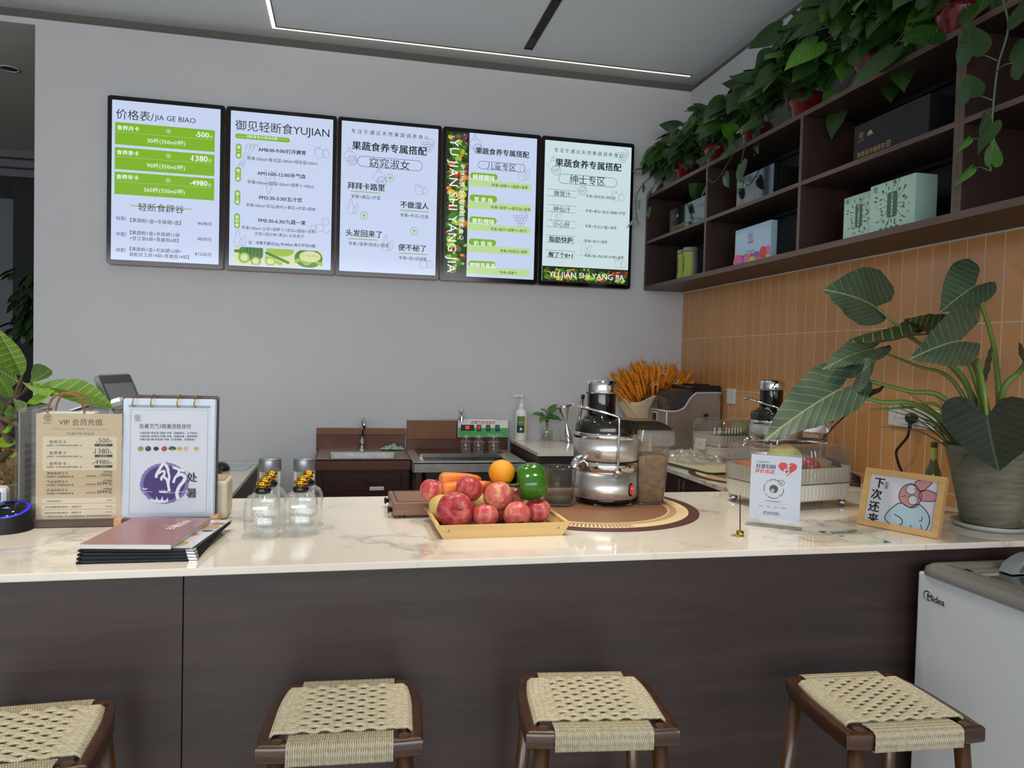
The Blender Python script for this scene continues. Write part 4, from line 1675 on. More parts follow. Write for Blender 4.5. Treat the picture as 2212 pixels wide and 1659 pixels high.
# desk on the left, with till, keyboard, mouse, mat
o = tag(MB().bx((-3.7, -1.85, .848), (-2.577, -.003, .868), .002).build("desk_worktop", MARBLE), 'marble desk top behind the menu stands', 'desk')
o = thing('till_desk', 'dark wood desk base under the marble till top', 'desk')
b = MB()
b.bx((-3.69, -1.84, .0), (-2.59, -.01, .847), .002)
b.build('body', wood('grey_brown_wood', '#4a4039', '#655a50', 5, 'Y', .5), o)
ALU = mat('silver_aluminium', '#b9bcbd', .3, .6)
o = thing('till_screen', 'grey touch till with a tilted screen behind the menu stands', 'till', (-2.84, -1.6, .868))
b = MB()
b.box((.0, .03, .012), (.2, .2, .024), .01)
b.tube(smooth([(0, .07, .02), (0, .09, .14), (.0, .03, .27), (0, -.03, .35)], 5), [.05] * 16, 10, flat=.45)
b.build('stand', ALU, o)
m = TR(-(-2.84), 1.6, -.868) @ frame((-2.8055, -1.72, 1.255), (.063, .13, .003), (-.121, .07, .285))
b = MB()
b.M = m
b.prism(rrect(-.075, -.16, .075, .16, .012), .0, -.018)
b.build('casing', ALU, o)
b = MB()
b.M = m
b.prism(rrect(-.07, -.155, .07, .155, .008), .0012, -.001, 0)
b.rect(-.063, -.145, .063, .125, .0016, 1)
b.build('screen', [mat('till_bezel', '#4f5254', .2), mat('till_glass', '#7d8083', .15)], o)
b = MB()
b.M = TR(-.05, -.15, .385) @ RZ(.3) @ RX(-.3) @ RY(-.35)
b.box((0, 0, .02), (.17, .09, .05), .018)
b.box((-.03, -.003, .045), (.1, .092, .004), .001)
b.build('printer', ALU, o)
o = thing('mouse_mat', 'pale blue grey mouse mat on the till desk', 'mouse mat', (-2.70, -.24, .868), -.1)
MB().box((0, 0, .002), (.2, .24, .003), .001).build('sheet', mat('pale_blue_pad', '#b5bfc8', .35), o)
o = thing('computer_mouse', 'black computer mouse on the pale mouse mat', 'mouse', (-2.735, -.33, .8715), .3)
MB().ell((0, 0, .0), (.045, .065, .038), 20, 12, fn=lambda d, t, p: Vector((d.x, d.y, max(d.z, 0.0)))).build('shell', BLACK, o)
o = thing('keyboard', 'black keyboard on the till desk behind the menu stand', 'keyboard', (-2.86, -.50, .868), 0)
b = MB()
b.box((0, 0, .008), (.3, .13, .014), .004)
for i in range(14):
    for j in range(4):
        b.box((-.133 + i * .0205, -.045 + j * .03, .018), (.017, .025, .008), .002)
b.build('keys', BLACK, o)
# ---------------------------------------------------------------- wall shelf with boxes and potted vines
SX, ZB, ZT, ZM = -.2747, 1.9465, 2.5378, 2.243
BACKP = mat('shelf_back_panel', '#26262a', .5)
RAIL = mat('shelf_light_rail', '#17130f', .35)


def board(b, a, c):
    """board with a paler banded front edge"""
    b.bx((SX + .0015, a[1], a[2]), (a[0], c[1], c[2]), 0, 0)
    b.bx((SX, a[1], a[2]), (SX + .0015, c[1], c[2]), 0, 1)


def shelf_unit(y0, y1, divs, label, left_end=True):
    o = thing('wall_shelf', label, 'shelf', (0, 0, 0), 0)
    for z0, z1 in ((ZT - .02, ZT), (ZM - .009, ZM + .009), (ZB, ZB + .024)):
        b = MB()
        board(b, (-.001, y1, z0), (0, y0, z1))
        b.build('shelf_board', [SHELFIN, SHELFEDGE], o)
    for y in (y0 - .018, y1):
        for z0, z1 in ((ZB + .024, ZM - .009), (ZM + .009, ZT - .02)):
            b = MB()
            board(b, (-.001, y, z0), (0, y + .018, z1))
            b.build('side_panel', [SHELFIN, SHELFEDGE], o)
    for y in divs:
        for z0, z1 in ((ZB + .024, ZM - .009), (ZM + .009, ZT - .02)):
            b = MB()
            board(b, (-.001, y - .009, z0), (0, y + .009, z1))
            b.build('divider', [SHELFIN, SHELFEDGE], o)
    b = MB()
    b.bx((-.012, y1 + .018, ZB + .024), (-.002, y0 - .018, ZT - .02))
    b.build('back_panel', BACKP, o)
    for z in (ZM - .009, ZT - .02):
        b = MB()
        b.bx((-.045, y1 + .02, z - .018), (-.013, y0 - .02, z), .002)
        b.build('light_rail', RAIL, o)
    return o


shelf_unit(-.008, -2.4813, [-.8201, -1.6548], 'dark wood wall shelf with three bays of boxes under the potted vines')
shelf_unit(-2.4823, -4.1, [-3.3], 'empty dark wood wall shelf bay where a long vine hangs down')
Z1 = ZB + .024
Z2 = ZM + .009
FOIL = mat('gold_print', '#c7a564', .35, .6)
BOXK = mat('black_gift_box', '#5d6268', .07, .9)
BOXG = mat('matt_black_gift_box', '#1b1d20', .55)


def emblem(b, x, y, r, z, mi, M=None):
    """round shop mark: an open ring with upright strokes and a tail"""
    b.stroke(circ(x, y, r, 22, None, -.35, 5.3), r * .16, z, mi, M=M)
    for q, h in ((-.45, .55), (-.15, .75), (.15, .75), (.45, .6)):
        b.stroke([(x + q * r, y - h * r), (x + q * r, y + h * r * .8)], r * .12, z, mi, M=M)
    b.stroke(smooth([(x + .45 * r, y - .6 * r, 0), (x + .8 * r, y - .95 * r, 0), (x + 1.15 * r, y - .8 * r, 0)], 4), r * .12, z, mi, M=M)
    b.stroke([(x - .45 * r, y + .5 * r), (x + .45 * r, y + .5 * r)], r * .12, z, mi, M=M)


def gift_box(name, label, y0, y1, z, h, x, dep, mats, draw, group=None, rz=0, cat='gift box'):
    """box on the shelf, front towards the room (-x); y0 = end nearer the back wall"""
    o = thing(name, label, cat, (x, y0, z), rz, group)
    wd = y0 - y1
    b = MB()
    b.bx((0, -wd, 0), (dep, 0, h), .002)
    b.M = frame((-.0006, 0, 0), (0, -1, 0), (0, 0, 1))
    draw(b, wd, h)
    b.build('carton', mats, o)
    b = MB()
    b.bx((-.0012, -wd - .0006, h * .82), (dep * .9, .0006, h + .0012), .001)
    if cat == 'lidded box':
        b.build('lid', mats[0], o)
    return o


def tomato(b, wd, h):
    emblem(b, wd * .11, h * .72, h * .07, .0004, 1)
    text(b, '御见食养家', wd * .065, h * .575, w=wd * .09, mi=1, z=.0004)
    b.flat([(wd * .19 + wd * .1 * q, h * (.63 + .12 * math.sin(PI * q))) for q in [j / 10 for j in range(11)]], .0004, 2)
    b.flat([(wd * .2 + wd * .08 * q, h * (.66 + .1 * math.sin(PI * q))) for q in [j / 10 for j in range(11)]], .0006, 1)
    text(b, '黑番茄浓缩原浆', wd * .06, h * .2, w=wd * .4, mi=1, z=.0004, bold=.008)
    text(b, 'Concentrated Black Tomato Pulp', wd * .06, h * .1, w=wd * .24, mi=1, z=.0004)
    b.stroke(rrect(wd * .475, h * .2, wd * .525, h * .2 + wd * .05, .003), .003, .0004, 1, True)
    b.stroke([(wd * .5, h * .2), (wd * .5, h * .2 + wd * .05)], .002, .0004, 1)
    b.stroke([(wd * .475, h * .2 + wd * .025), (wd * .525, h * .2 + wd * .025)], .002, .0004, 1)


TM = lambda base: [base, FOIL, mat('print_russet', '#9b5a35', .5)]
gift_box('gift_box', 'glossy black gift box with gold writing in the upper bay nearest the back wall', -.235, -.69, Z2, .155, -.215, .17, TM(BOXK), tomato)
gift_box('gift_box', 'glossy black gift box with gold writing in the upper middle shelf bay', -1.045, -1.375, Z2, .155, -.225, .035, TM(BOXK), tomato)
for k in range(3):
    o = gift_box('gift_box', 'plain black carton filed behind the glossy box in the upper middle bay, ' + ('foremost', 'second', 'rearmost')[k] + ' of three', -1.055, -1.372, Z2, (.15, .147, .149)[k], -.187 + .037 * k, .035, [MATBLACK], lambda b, w_, h_: None, 'black cartons behind the glossy box')
gift_box('gift_box', 'long matt black gift box with gold writing in the upper bay beside the hanging vine', -1.91, -2.29, Z2, .155, -.215, .10, TM(BOXG), tomato)
MINT = mat('mint_carton', '#b4d6c6', .45)
LEAFG = mat('carton_leaf_green', '#4d6f5a', .5)
LEAFD = mat('carton_dark_leaf', '#39483a', .5)


def mint(b, wd, h):
    rnd = random.Random(4)
    cx, cy = wd * .52, h * .53
    for i in range(46):
        a = 2 * PI * i / 46 + rnd.uniform(-.1, .1)
        r = wd * rnd.uniform(.2, .36)
        px, py = cx + r * math.cos(a), cy + r * 1.05 * math.sin(a)
        if py > h * .97 or py < h * .16:
            continue
        an = a + rnd.uniform(-.7, .7)
        l = wd * rnd.uniform(.05, .1)
        ca, sa = math.cos(an), math.sin(an)
        b.flat([(px, py), (px + l * .5 * ca - l * .16 * sa, py + l * .5 * sa + l * .16 * ca), (px + l * ca, py + l * sa), (px + l * .5 * ca + l * .16 * sa, py + l * .5 * sa - l * .16 * ca)], .0004, 1 if i % 3 else 2)
        if i % 4 == 0:
            b.stroke([(cx + wd * .1 * math.cos(a), cy + wd * .1 * math.sin(a)), (px, py)], .0012, .0004, 2)
    b.flat(rrect(cx - wd * .11, cy - h * .24, cx + wd * .11, cy + h * .24, wd * .04), .0006, 1)
    for q, ch in enumerate('甘之泉果味饮料'):
        text(b, ch, cx, cy + h * (.165 - .063 * q), h=h * .062, mi=3, z=.001, bold=.012, al='C')
    for q in range(4):
        b.flat(circ(cx + wd * (-.24 + .12 * q), h * .07, wd * .042, 14), .0004, 1)
    emblem(b, wd * .13, h * .9, wd * .045, .0004, 1)


gift_box('gift_box', 'mint green leaf-patterned box, partly covered by its twin beside it', -1.845, -2.02, Z1, .178, -.20, .09, [MINT, LEAFG, LEAFD, WHITEINK], mint, 'mint drink boxes')
gift_box('gift_box', 'mint green leaf-patterned box standing in front of its twin', -2.015, -2.24, Z1, .185, -.215, .09, [MINT, LEAFG, LEAFD, WHITEINK], mint, 'mint drink boxes')


def flowers(b, wd, h):
    rnd = random.Random(9)
    emblem(b, wd * .46, h * .72, wd * .075, .0004, 1)
    text(b, '御见食养家', wd * .38, h * .55, w=wd * .16, mi=2, z=.0004)
    b.rect(wd * .34, h * .33, wd * .58, h * .37, .0004, 3)
    text(b, '果蔬粉', wd * .42, h * .22, w=wd * .1, mi=2, z=.0004)
    for i in range(70):
        x = rnd.uniform(0, wd)
        top = .27 + .12 * abs(2 * x / wd - .9)
        y = rnd.uniform(0, h * top * .8)
        r = wd * rnd.uniform(.025, .085)
        b.flat([(min(max(px, .001), wd - .001), max(py, .001)) for px, py in circ(x, y, r, 10, r * .8)], .0004 + i * 3e-6, 4 + rnd.randrange(6))
    b.flat(circ(wd * .82, h * .24, wd * .1, 18, wd * .085), .0008, 5)
    b.flat(circ(wd * .1, h * .13, wd * .13, 18, wd * .11), .0008, 4)


FL = [mat('pale_blue_carton', '#a9c6da', .35), mat('carton_violet', '#a993c8', .5), mat('carton_grey_print', '#5f6f80', .5), mat('carton_sky', '#6fb0e0', .5)] + [mat('bloom_' + n, c, .5) for n, c in (('pink', '#dd6aa6'), ('red', '#d3453a'), ('orange', '#ee9a3f'), ('lime', '#b9d24a'), ('violet', '#8a5bb8'), ('green', '#5d9a4a'))]
gift_box('gift_box', 'pale blue box with colourful fruit along its foot in the lower middle bay', -1.03, -1.35, Z1, .185, -.215, .035, FL, flowers, None)


def tea_can(x, y, label):
    o = thing('drink_canister', label, 'canister', (x, y, Z1), 0, 'green canisters')
    b = MB()
    b.lathe([(0, 0), (.041, 0), (.042, .003), (.042, .168), (0, .168)], 26)
    b.build('body', clear('can_plastic', (.75, .75, .76), .05, 1, .45, (.5, .5, .52)) if 'can_plastic' not in bpy.data.materials else bpy.data.materials['can_plastic'], o)
    b = MB()
    b.grid(lambda u, v: (-.0424 * math.cos(-1.5 + 3.0 * u), -.0424 * math.sin(-1.5 + 3.0 * u), .004 + .15 * v), 20, 1)
    m = frame((-.0434, .009, .03), (0, -1, 0), (0, 0, 1))
    for q, ch in enumerate('综合蔬果汁'):
        text(b, ch, .009, .085 - .02 * q, h=.02, mi=1, M=m, bold=.02, al='C')
    b.build('label_print', [mat('canister_green', '#9aae4d', .5), INK], o)
    b = MB()
    b.lathe([(.043, .16), (.0435, .166), (.0435, .179), (.041, .181), (0, .181)], 26)
    b.build('lid', mat('canister_lid', '#8c8a80', .4), o)


tea_can(-.18, -.385, 'slim green canister in the lower corner bay, nearer the back wall')
tea_can(-.19, -.485, 'slim green canister in the lower corner bay, standing before its twin')

# pots of trailing vines
POTRED = mat('dark_red_pot', '#6d1722', .22, spec=.6)
SOIL = mat('dark_soil', '#2a221b', .9)
rnd = random.Random(21)
POTS = [(-.30, 'nearest the back wall'), (-.70, 'second from the back wall'), (-1.08, 'third from the back wall'), (-1.50, 'fourth from the back wall'),
        (-1.93, 'above the long matt black box'), (-2.34, 'above the twin panels'), (-2.76, 'dropping the long vine')]
for k, (y, lb) in enumerate(POTS):
    o = thing('potted_pothos', 'leafy vine in a red pot on the shelf, ' + lb, 'potted plant', (-.15, y, ZT), 0, 'potted vines on the wall shelf')
    b = MB()
    b.lathe([(0, .0), (.055, 0), (.058, .004), (.068, .085), (.074, .088), (.075, .1), (.079, .104), (.08, .128), (.077, .13), (.073, .128), (.07, .1), (0, .1)], 30)
    b.build('pot', POTRED, o)
    b = MB()
    b.lathe([(0, .108), (.071, .104)], 20)
    b.build('soil', SOIL, o)
    lf, st = MB(), MB()
    up = (.28, .30, .32, .42, .48, .48, .40)[k]
    pothos_spray(lf, st, (0, 0, .11), rnd, (88, 84, 92, 110, 120, 112, 88)[k], (.17, .25), up, (.10, .105, .115, .125, .13, .13, .13)[k], young=.2, lean=(-.05, 0, 0), down=.12)
    if k == 0:
        vine(lf, st, [(-.02, .04, .12), (-.14, .14, .1), (-.22, .2, .0), (-.245, .16, -.12), (-.25, .1, -.22)], rnd, .075)
        vine(lf, st, [(-.02, .0, .12), (-.13, .05, .08), (-.19, .1, -.05), (-.2, .08, -.13)], rnd, .07)
    if k == 2:
        vine(lf, st, [(-.02, -.05, .12), (-.12, -.1, .06), (-.16, -.05, -.06), (-.17, .08, -.14), (-.17, .16, -.1)], rnd, .085, young=.1)
        vine(lf, st, [(-.02, -.05, .12), (-.13, -.16, .04), (-.17, -.2, -.04), (-.18, -.18, -.14)], rnd, .1, young=.1)
    if k == 6:
        pass
    lf.build('foliage', [POTHOS, POTHOS2], o)
    st.build('stem_foliage', DSTEM, o)
    if k == 6:
        lf, st = MB(), MB()
        pts = smooth([(-.08, .05, .11), (-.16, .1, .03), (-.155, .085, -.09), (-.15, .12, -.19), (-.152, .128, -.32), (-.15, .13, -.44), (-.148, .13, -.48)], 6)
        st.tube(pts, .0032, 7)
        LV = [((-.155, .085, -.085), (-.18, .03, -.06), (-.185, -.03, -.1), .06), ((-.15, .12, -.17), (-.17, .19, -.13), (-.18, .2, -.035), .062), ((-.152, .122, -.2), (-.16, .06, -.2), (-.17, -.02, -.175), .06),
              ((-.152, .128, -.28), (-.17, .19, -.25), (-.175, .2, -.18), .048), ((-.15, .128, -.33), (-.15, .15, -.31), (-.16, .16, -.38), .02), ((-.15, .13, -.37), (-.16, .12, -.35), (-.175, .15, -.43), .034),
              ((-.15, .13, -.4), (-.16, .2, -.37), (-.18, .235, -.41), .016), ((-.149, .13, -.47), (-.155, .12, -.46), (-.17, .1, -.395), .036), ((-.149, .13, -.48), (-.16, .185, -.46), (-.175, .235, -.505), .018)]
        for i, (n0, p, q, wd) in enumerate(LV):
            st.tube([n0, (Vector(n0) + Vector(p)) / 2 + Vector((0, 0, .008)), p], .002, 5)
            ax = Vector(q) - Vector(p)
            sd = ax.cross(Vector((-1, 0, .15))).normalized()
            leaf(lf, 'heart', p, q, sd * wd, None, .05, -.08, None, 1 if i in (6, 7, 8) else 0, nt=3)
        lf.build('hanging_foliage', [POTHOS, POTHOS2], o)
        st.build('vine', mat('vine_stem', '#4d5f3d', .5), o)
# ---------------------------------------------------------------- juicers
BT = 1.0
SMOKE = clear('smoked_lid', (.30, .28, .25), .03, 1.1, .25, (.05, .045, .03), 1.5)
BINM = clear('grey_bin_plastic', (.76, .72, .64), .05, 1.0, .13, (.42, .37, .29), 1.5)
FILM = clear('plastic_film', (.93, .93, .92), .08, 1.6, .10, (.85, .86, .86), 1.6, edge=.35)
JST = mat('juicer_steel', '#cfcbc4', .3, .85, var=.06, vscale=40, stretch=(1, 1, .04))
JST.node_tree.nodes['Principled BSDF'].inputs['Anisotropic'].default_value = .8
GLOSSBLK = mat('gloss_black', '#08090b', .08, spec=.7)


def juicer(label, loc, rz):
    o = thing('juicer', label, 'juicer', loc, rz, 'big steel juicers')
    b = MB()
    b.lathe([(0, .004), (.098, .004), (.104, .012), (.107, .024), (0, .024)], 48, 0)
    for a in (-2.2, -.9, .6, 2.3):
        b.box((.085 * math.cos(a), .085 * math.sin(a), .004), (.03, .02, .008), .002, 1)
    b.build('base_foot', [GLOSSBLK, mat('rubber_grey', '#6f7476', .6) if 'rubber_grey' not in bpy.data.materials else bpy.data.materials['rubber_grey']], o)
    b = MB()
    b.lathe([(.107, .022), (.110, .03), (.110, .112), (.109, .112)], 56)
    m = b.build('motor_housing', JST, o)
    a = -1.05
    b = MB()
    M = TR(0, 0, .056) @ RZ(a) @ frame((.1098, 0, 0), (0, 1, 0), (0, 0, 1))
    b.prism(circ(0, 0, .0105, 24, .023), -.002, .003, 0, M)
    b.prism(rrect(-.0065, -.0155, .0065, .0155, .006), .002, .006, 1, M)
    b.tube([(x, y, .0062) for x, y in circ(0, .004, .0026, 12)], .0006, 4, 2, True, M=M)
    b.build('switch', [BLACK, mat('rocker_red', '#d8301f', .25, emit=.25, ecol='#e0301f') if 'rocker_red' not in bpy.data.materials else bpy.data.materials['rocker_red'], WHITEINK], m)
    b = MB()
    b.lathe([(.1095, .112), (.112, .114), (.112, .142), (.109, .145)], 56)
    b.build('chrome_band', CHROME, o)
    b = MB()
    b.lathe([(.106, .143), (.106, .15)], 48)
    b.build('gasket', GLOSSBLK, o)
    b = MB()
    b.lathe([(.108, .148), (.1115, .152), (.1115, .22), (.109, .222)], 56)
    up = b.build('filter_bowl', JST, o)
    b = MB()
    M = TR(0, 0, .172) @ RZ(-2.15) @ frame((.1118, 0, 0), (0, 1, 0), (0, 0, 1))
    b.stroke(circ(0, 0, .011, 24), .0014, .0004, 0, True, M)
    b.stroke([(-.005, .002), (-.001, -.003), (.006, .006)], .0025, .0004, 0, M=M)
    text(b, '绿健', 0, -.0085, w=.01, M=M, z=.0004, al='C')
    b.build('logo_print', INK, up)
    b = MB()
    b.lathe([(.1095, .22), (.1125, .222), (.1125, .239), (.109, .241)], 56)
    b.build('chrome_rim', CHROME, o)
    b = MB()
    M = TR(0, 0, .128) @ RZ(PI + .45)
    b.tube(smooth([(.1, 0, .026), (.125, 0, .024), (.142, 0, .012), (.15, 0, -.004)], 5), [.017, .017, .0165, .016, .016, .0155, .015, .0148, .0145, .0143, .014, .0138, .0135, .013, .0128, .0125], 16, M=M)
    b.build('spout', CHROME, o)
    # smoked cover: round over the bowl, sweeping out over the pulp bin
    b = MB()
    b.lathe([(.108, .24), (.109, .262), (.102, .276), (.085, .284), (.056, .287), (.05, .287)], 48)

    def hood(u, v):
        x = .06 + .165 * u
        hw = .085 - .03 * u
        z = .284 - .001 * u - .03 * max(0, (u - .55) / .45) ** 2
        if v < .2:
            return (x, -hw, .243 + (z - .006 - .243) * v / .2)
        if v > .8:
            return (x, hw, .243 + (z - .006 - .243) * (1 - v) / .2)
        q = (v - .5) / .3
        return (x, hw * q, z - .006 * q ** 4)
    b.grid(hood, 16, 20)
    b.add([hood(1, j / 20) for j in range(21)], [tuple(range(21))])
    b.build('lid', SMOKE, o)
    b = MB()
    b.lathe([(.09, .243), (.07, .262), (.045, .268), (0, .268)], 32)
    b.build('filter_basket', mat('pulp_dark', '#2b2418', .6) if 'pulp_dark' not in bpy.data.materials else bpy.data.materials['pulp_dark'], o)
    b = MB()
    cx = -.022
    b.lathe([(.06, .283), (.058, .29), (.05, .294), (.0485, .296), (.0485, .372)], 40, M=TR(cx, 0, 0))
    b.build('feed_chute', GLOSSBLK, o)
    b = MB()
    b.lathe([(.049, .37), (.054, .371), (.0545, .376), (.0545, .4), (.052, .409), (.046, .413), (.03, .4165), (0, .418)], 40, M=TR(cx, 0, 0))
    b.build('pusher_cap', CHROME, o)
    b = MB()
    side = lambda s: [(.0, s * .116, .118), (.0, s * .117, .2), (.0, s * .116, .285), (-.006, s * .11, .3), (-.05, s * .088, .312), (-.105, s * .05, .326)]
    b.tube(smooth(side(-1) + [(-.132, -.025, .33), (-.138, 0, .331), (-.132, .025, .33)] + side(1)[::-1], 6), .0042, 10)
    for s in (-1, 1):
        b.ell((0, s * .117, .118), (.0145, .012, .0145), 18, 12)
    b.tube(smooth([(-.105, -.05, .3265), (-.132, -.025, .3305), (-.138, 0, .3315), (-.132, .025, .3305), (-.105, .05, .3265)], 5), .0058, 10)
    b.build('locking_arm', CHROME, o)
    # pulp bin with a folded-over bag

    def rr(hx, hy, z, k=0.35, n=5):
        return [(.144 + x, -.01 + y, z) for x, y in rrect(-hx, -hy, hx, hy, k * min(hx, hy), n)]
    b = MB()
    L = [(rr(.047, .06, .003)), rr(.05, .066, .06), rr(.056, .074, .15), rr(.064, .082, .235), rr(.066, .085, .25)]
    nn = len(L[0])
    vs = [p for ring in L for p in ring]
    fs = [(i * nn + j, i * nn + (j + 1) % nn, (i + 1) * nn + (j + 1) % nn, (i + 1) * nn + j) for i in range(len(L) - 1) for j in range(nn)]
    fs.append(tuple(range(nn - 1, -1, -1)))
    b.add(vs, fs, 0, True)
    b.tube([(x, y, z) for x, y, z in rr(.052, .066, .004)], .003, 6, 0, True)
    bn = b.build('pulp_bin', BINM, o)
    b = MB()
    L = [rr(.044, .056, .006), rr(.047, .062, .06), rr(.05, .067, .12), rr(.052, .07, .165)]
    vs = []
    rn = random.Random(2)
    for ring in L:
        vs += [(x + rn.uniform(-.003, .003), y + rn.uniform(-.003, .003), z) for x, y, z in ring]
    b.add(vs, fs[:3 * nn] + [tuple(3 * nn + j for j in range(nn))], 0, True)
    b.build('pulp', mat('brown_pulp', '#97795f', .8, var=.3, vscale=40, bump=.5, bscale=90) if 'brown_pulp' not in bpy.data.materials else bpy.data.materials['brown_pulp'], bn)

    def bag(u, v):
        ring = rr(.0672, .0865, 0, .35, 9)
        k = (u * len(ring)) % len(ring)
        p0, p1 = ring[int(k) % len(ring)], ring[(int(k) + 1) % len(ring)]
        q = k - int(k)
        x, y = p0[0] + (p1[0] - p0[0]) * q, p0[1] + (p1[1] - p0[1]) * q
        out = 1 + .05 * v + .03 * math.sin(31 * u) * v
        z = .254 - v * (.042 + .012 * math.sin(17 * u + 1) + .014 * (1 if .45 < u < .62 else 0))
        return (.144 + (x - .144) * out, -.01 + (y + .01) * out, z)
    b = MB()
    b.grid(bag, 72, 6)
    b.build('bin_bag', FILM, bn)
    return o


juicer('big steel juicer on the round mat beside the fruit tray', (-1.226, -2.035, BT + .0035), 0)
juicer('big steel juicer on the rear worktop, partly hidden by the broad leaf', (-.265, -1.53, WT + .0035), -.5)


# ---------------------------------------------------------------- round mats
def matmat():
    n = N('ringed_mat')
    tc = n.coord((1, 1, 1))
    g = n.new('ShaderNodeVectorMath', operation='LENGTH')
    n.ln(tc, g.inputs[0])
    r = g.outputs['Value']
    rp = n.new('ShaderNodeValToRGB')
    rp.color_ramp.interpolation = 'CONSTANT'
    st = [(0, '#8d6243'), (.722, '#e6cfa2'), (.735, '#c09c72'), (.80, '#e8cf9f'), (.905, '#15100f'), (.913, '#552a26'), (1.0, '#552a26')]
    cr = rp.color_ramp
    while len(cr.elements) < len(st):
        cr.elements.new(.5)
    for e, (p, c) in zip(cr.elements, st):
        e.position = p
        e.color = (*lin(c), 1)
    n.ln(r, rp.inputs[0])
    # dashes round the cream ring on one side
    sx = n.new('ShaderNodeSeparateXYZ')
    n.ln(tc, sx.inputs[0])
    an = n.math('ARCTAN2', sx.outputs['Y'], sx.outputs['X'])
    fr = n.math('FRACT', n.math('MULTIPLY', an, 26))
    dash = n.math('LESS_THAN', fr, .42)
    ring = n.math('MULTIPLY', n.math('GREATER_THAN', r, .80), n.math('LESS_THAN', r, .885))
    sector = n.math('LESS_THAN', an, -1.45)
    f = n.math('MULTIPLY', n.math('MULTIPLY', dash, ring), sector)
    n.color(n.mix(f, rp.outputs[0], lin('#7d5237')))
    n.p.inputs['Roughness'].default_value = .55
    return n.m


MATM = matmat()


def round_mat(label, loc, rx, ry):
    b = MB()
    b.lathe([(0, 0), (1, 0), (1, .003), (.995, .0035), (0, .0035)], 96, sm=False)
    o = tag(b.build('round_mat', MATM), label, 'mat', 'round ringed mats')
    o.location = loc
    o.scale = (rx, ry, 1)
    return o


round_mat('round brown mat with cream and maroon rings under the juicer on the bar', (-1.3097, -2.0985, BT), .36, .372)
round_mat('round ringed mat under the juicer on the rear worktop', (-.33, -1.545, WT), .315, .31)
# jug under the spout
o = thing('measuring_jug', 'grey transparent jug under the juicer spout', 'jug', (-1.404, -2.075, BT + .0035), 0)
b = MB()
b.lathe([(0, .004), (.047, .003), (.05, .006), (.053, .05), (.0595, .124), (.0615, .127), (.0585, .127), (.0505, .05), (.047, .009), (0, .008)], 40)
b.build('body', clear('grey_clear_plastic', (.70, .70, .68), .03, 1.0, .06, (.4, .4, .37), 1.5, edge=.25), o)
b = MB()
b.lathe([(0, .009), (.046, .009), (.048, .026), (0, .026)], 32)
b.build('juice_rest', clear('juice_rest', (.62, .58, .42), .05, .8, .35, (.45, .42, .3), 1.33), o)

# ---------------------------------------------------------------- fruit tray
BAMBOO = wood('bamboo', '#c79f62', '#dcb97c', 7, 'X', .4, 1.1)
TX, TY = -1.678, -2.372
o = thing('bamboo_tray', 'bamboo tray with slanted ends holding fruit and vegetables', 'tray', (TX, TY, BT), .02)
b = MB()
b.bx((-.165, -.115, .002), (.165, .115, .008), .001)
b.build('base_board', wood('dark_bamboo', '#6b4a26', '#94703f', 7, 'X', .45), o)
for y in (-.121, .115):
    b = MB()
    b.M = frame((0, y + .006, 0), (1, 0, 0), (0, 0, 1))
    b.prism([(-.165, 0), (.165, 0), (.188, .035), (-.188, .035)], -.003, .007)
    s_ = b.build('side_board', BAMBOO, o)
    b = MB()
    for x in (-.152, .152):
        b.M = frame((x, y - .0012, .021), (1, 0, 0), (0, 0, 1))
        b.lathe([(0, .001), (.0035, .0012), (.0042, 0)], 14)
        b.rect(-.003, -.0005, .003, .0005, .0016, 1)
        b.rect(-.0005, -.003, .0005, .003, .0016, 1)
    b.build('screw', [CHROME, MATBLACK], s_)
for s in (-1, 1):
    b = MB()
    b.M = TR(s * .165, 0, .01) @ RY(s * .55)
    b.box((0, 0, .012), (.006, .228, .026), .002)
    b.tube([(0, -.114, .028), (0, .114, .028)], .006, 10)
    b.build('end_rail', BAMBOO, o)


def applemat(name, a, c, d):
    n = N(name)
    v = n.coord((1, 1, 1))
    lg = n.coord((26, 26, 3.5))
    streak = n.noise(lg, 2.2, 4, .65)
    patch = n.noise(v, 14, 3)
    f = n.math('ADD', n.math('MULTIPLY', streak, .6), n.math('MULTIPLY', patch, .45))
    col_ = n.ramp(f, [(.40, lin(a)), (.52, lin(c)), (.62, lin(d))])
    sp = n.new('ShaderNodeTexVoronoi', Scale=140.0)
    n.ln(v, sp.inputs['Vector'])
    n.color(n.mix(n.math('MULTIPLY', n.math('LESS_THAN', sp.outputs['Distance'], .12), .4), col_, lin('#e5c79a')))
    n.p.inputs['Roughness'].default_value = .33
    n.p.inputs['Specular IOR Level'].default_value = .4
    return n.m


APM = [applemat('apple_red', '#93252f', '#ad3a40', '#c8665a'), applemat('apple_blush', '#b04343', '#c7635a', '#d99a72'), applemat('apple_pink_red', '#a52c38', '#bf4a4c', '#d2806a')]
APSTEM = mat('apple_stalk', '#4b3a22', .7)


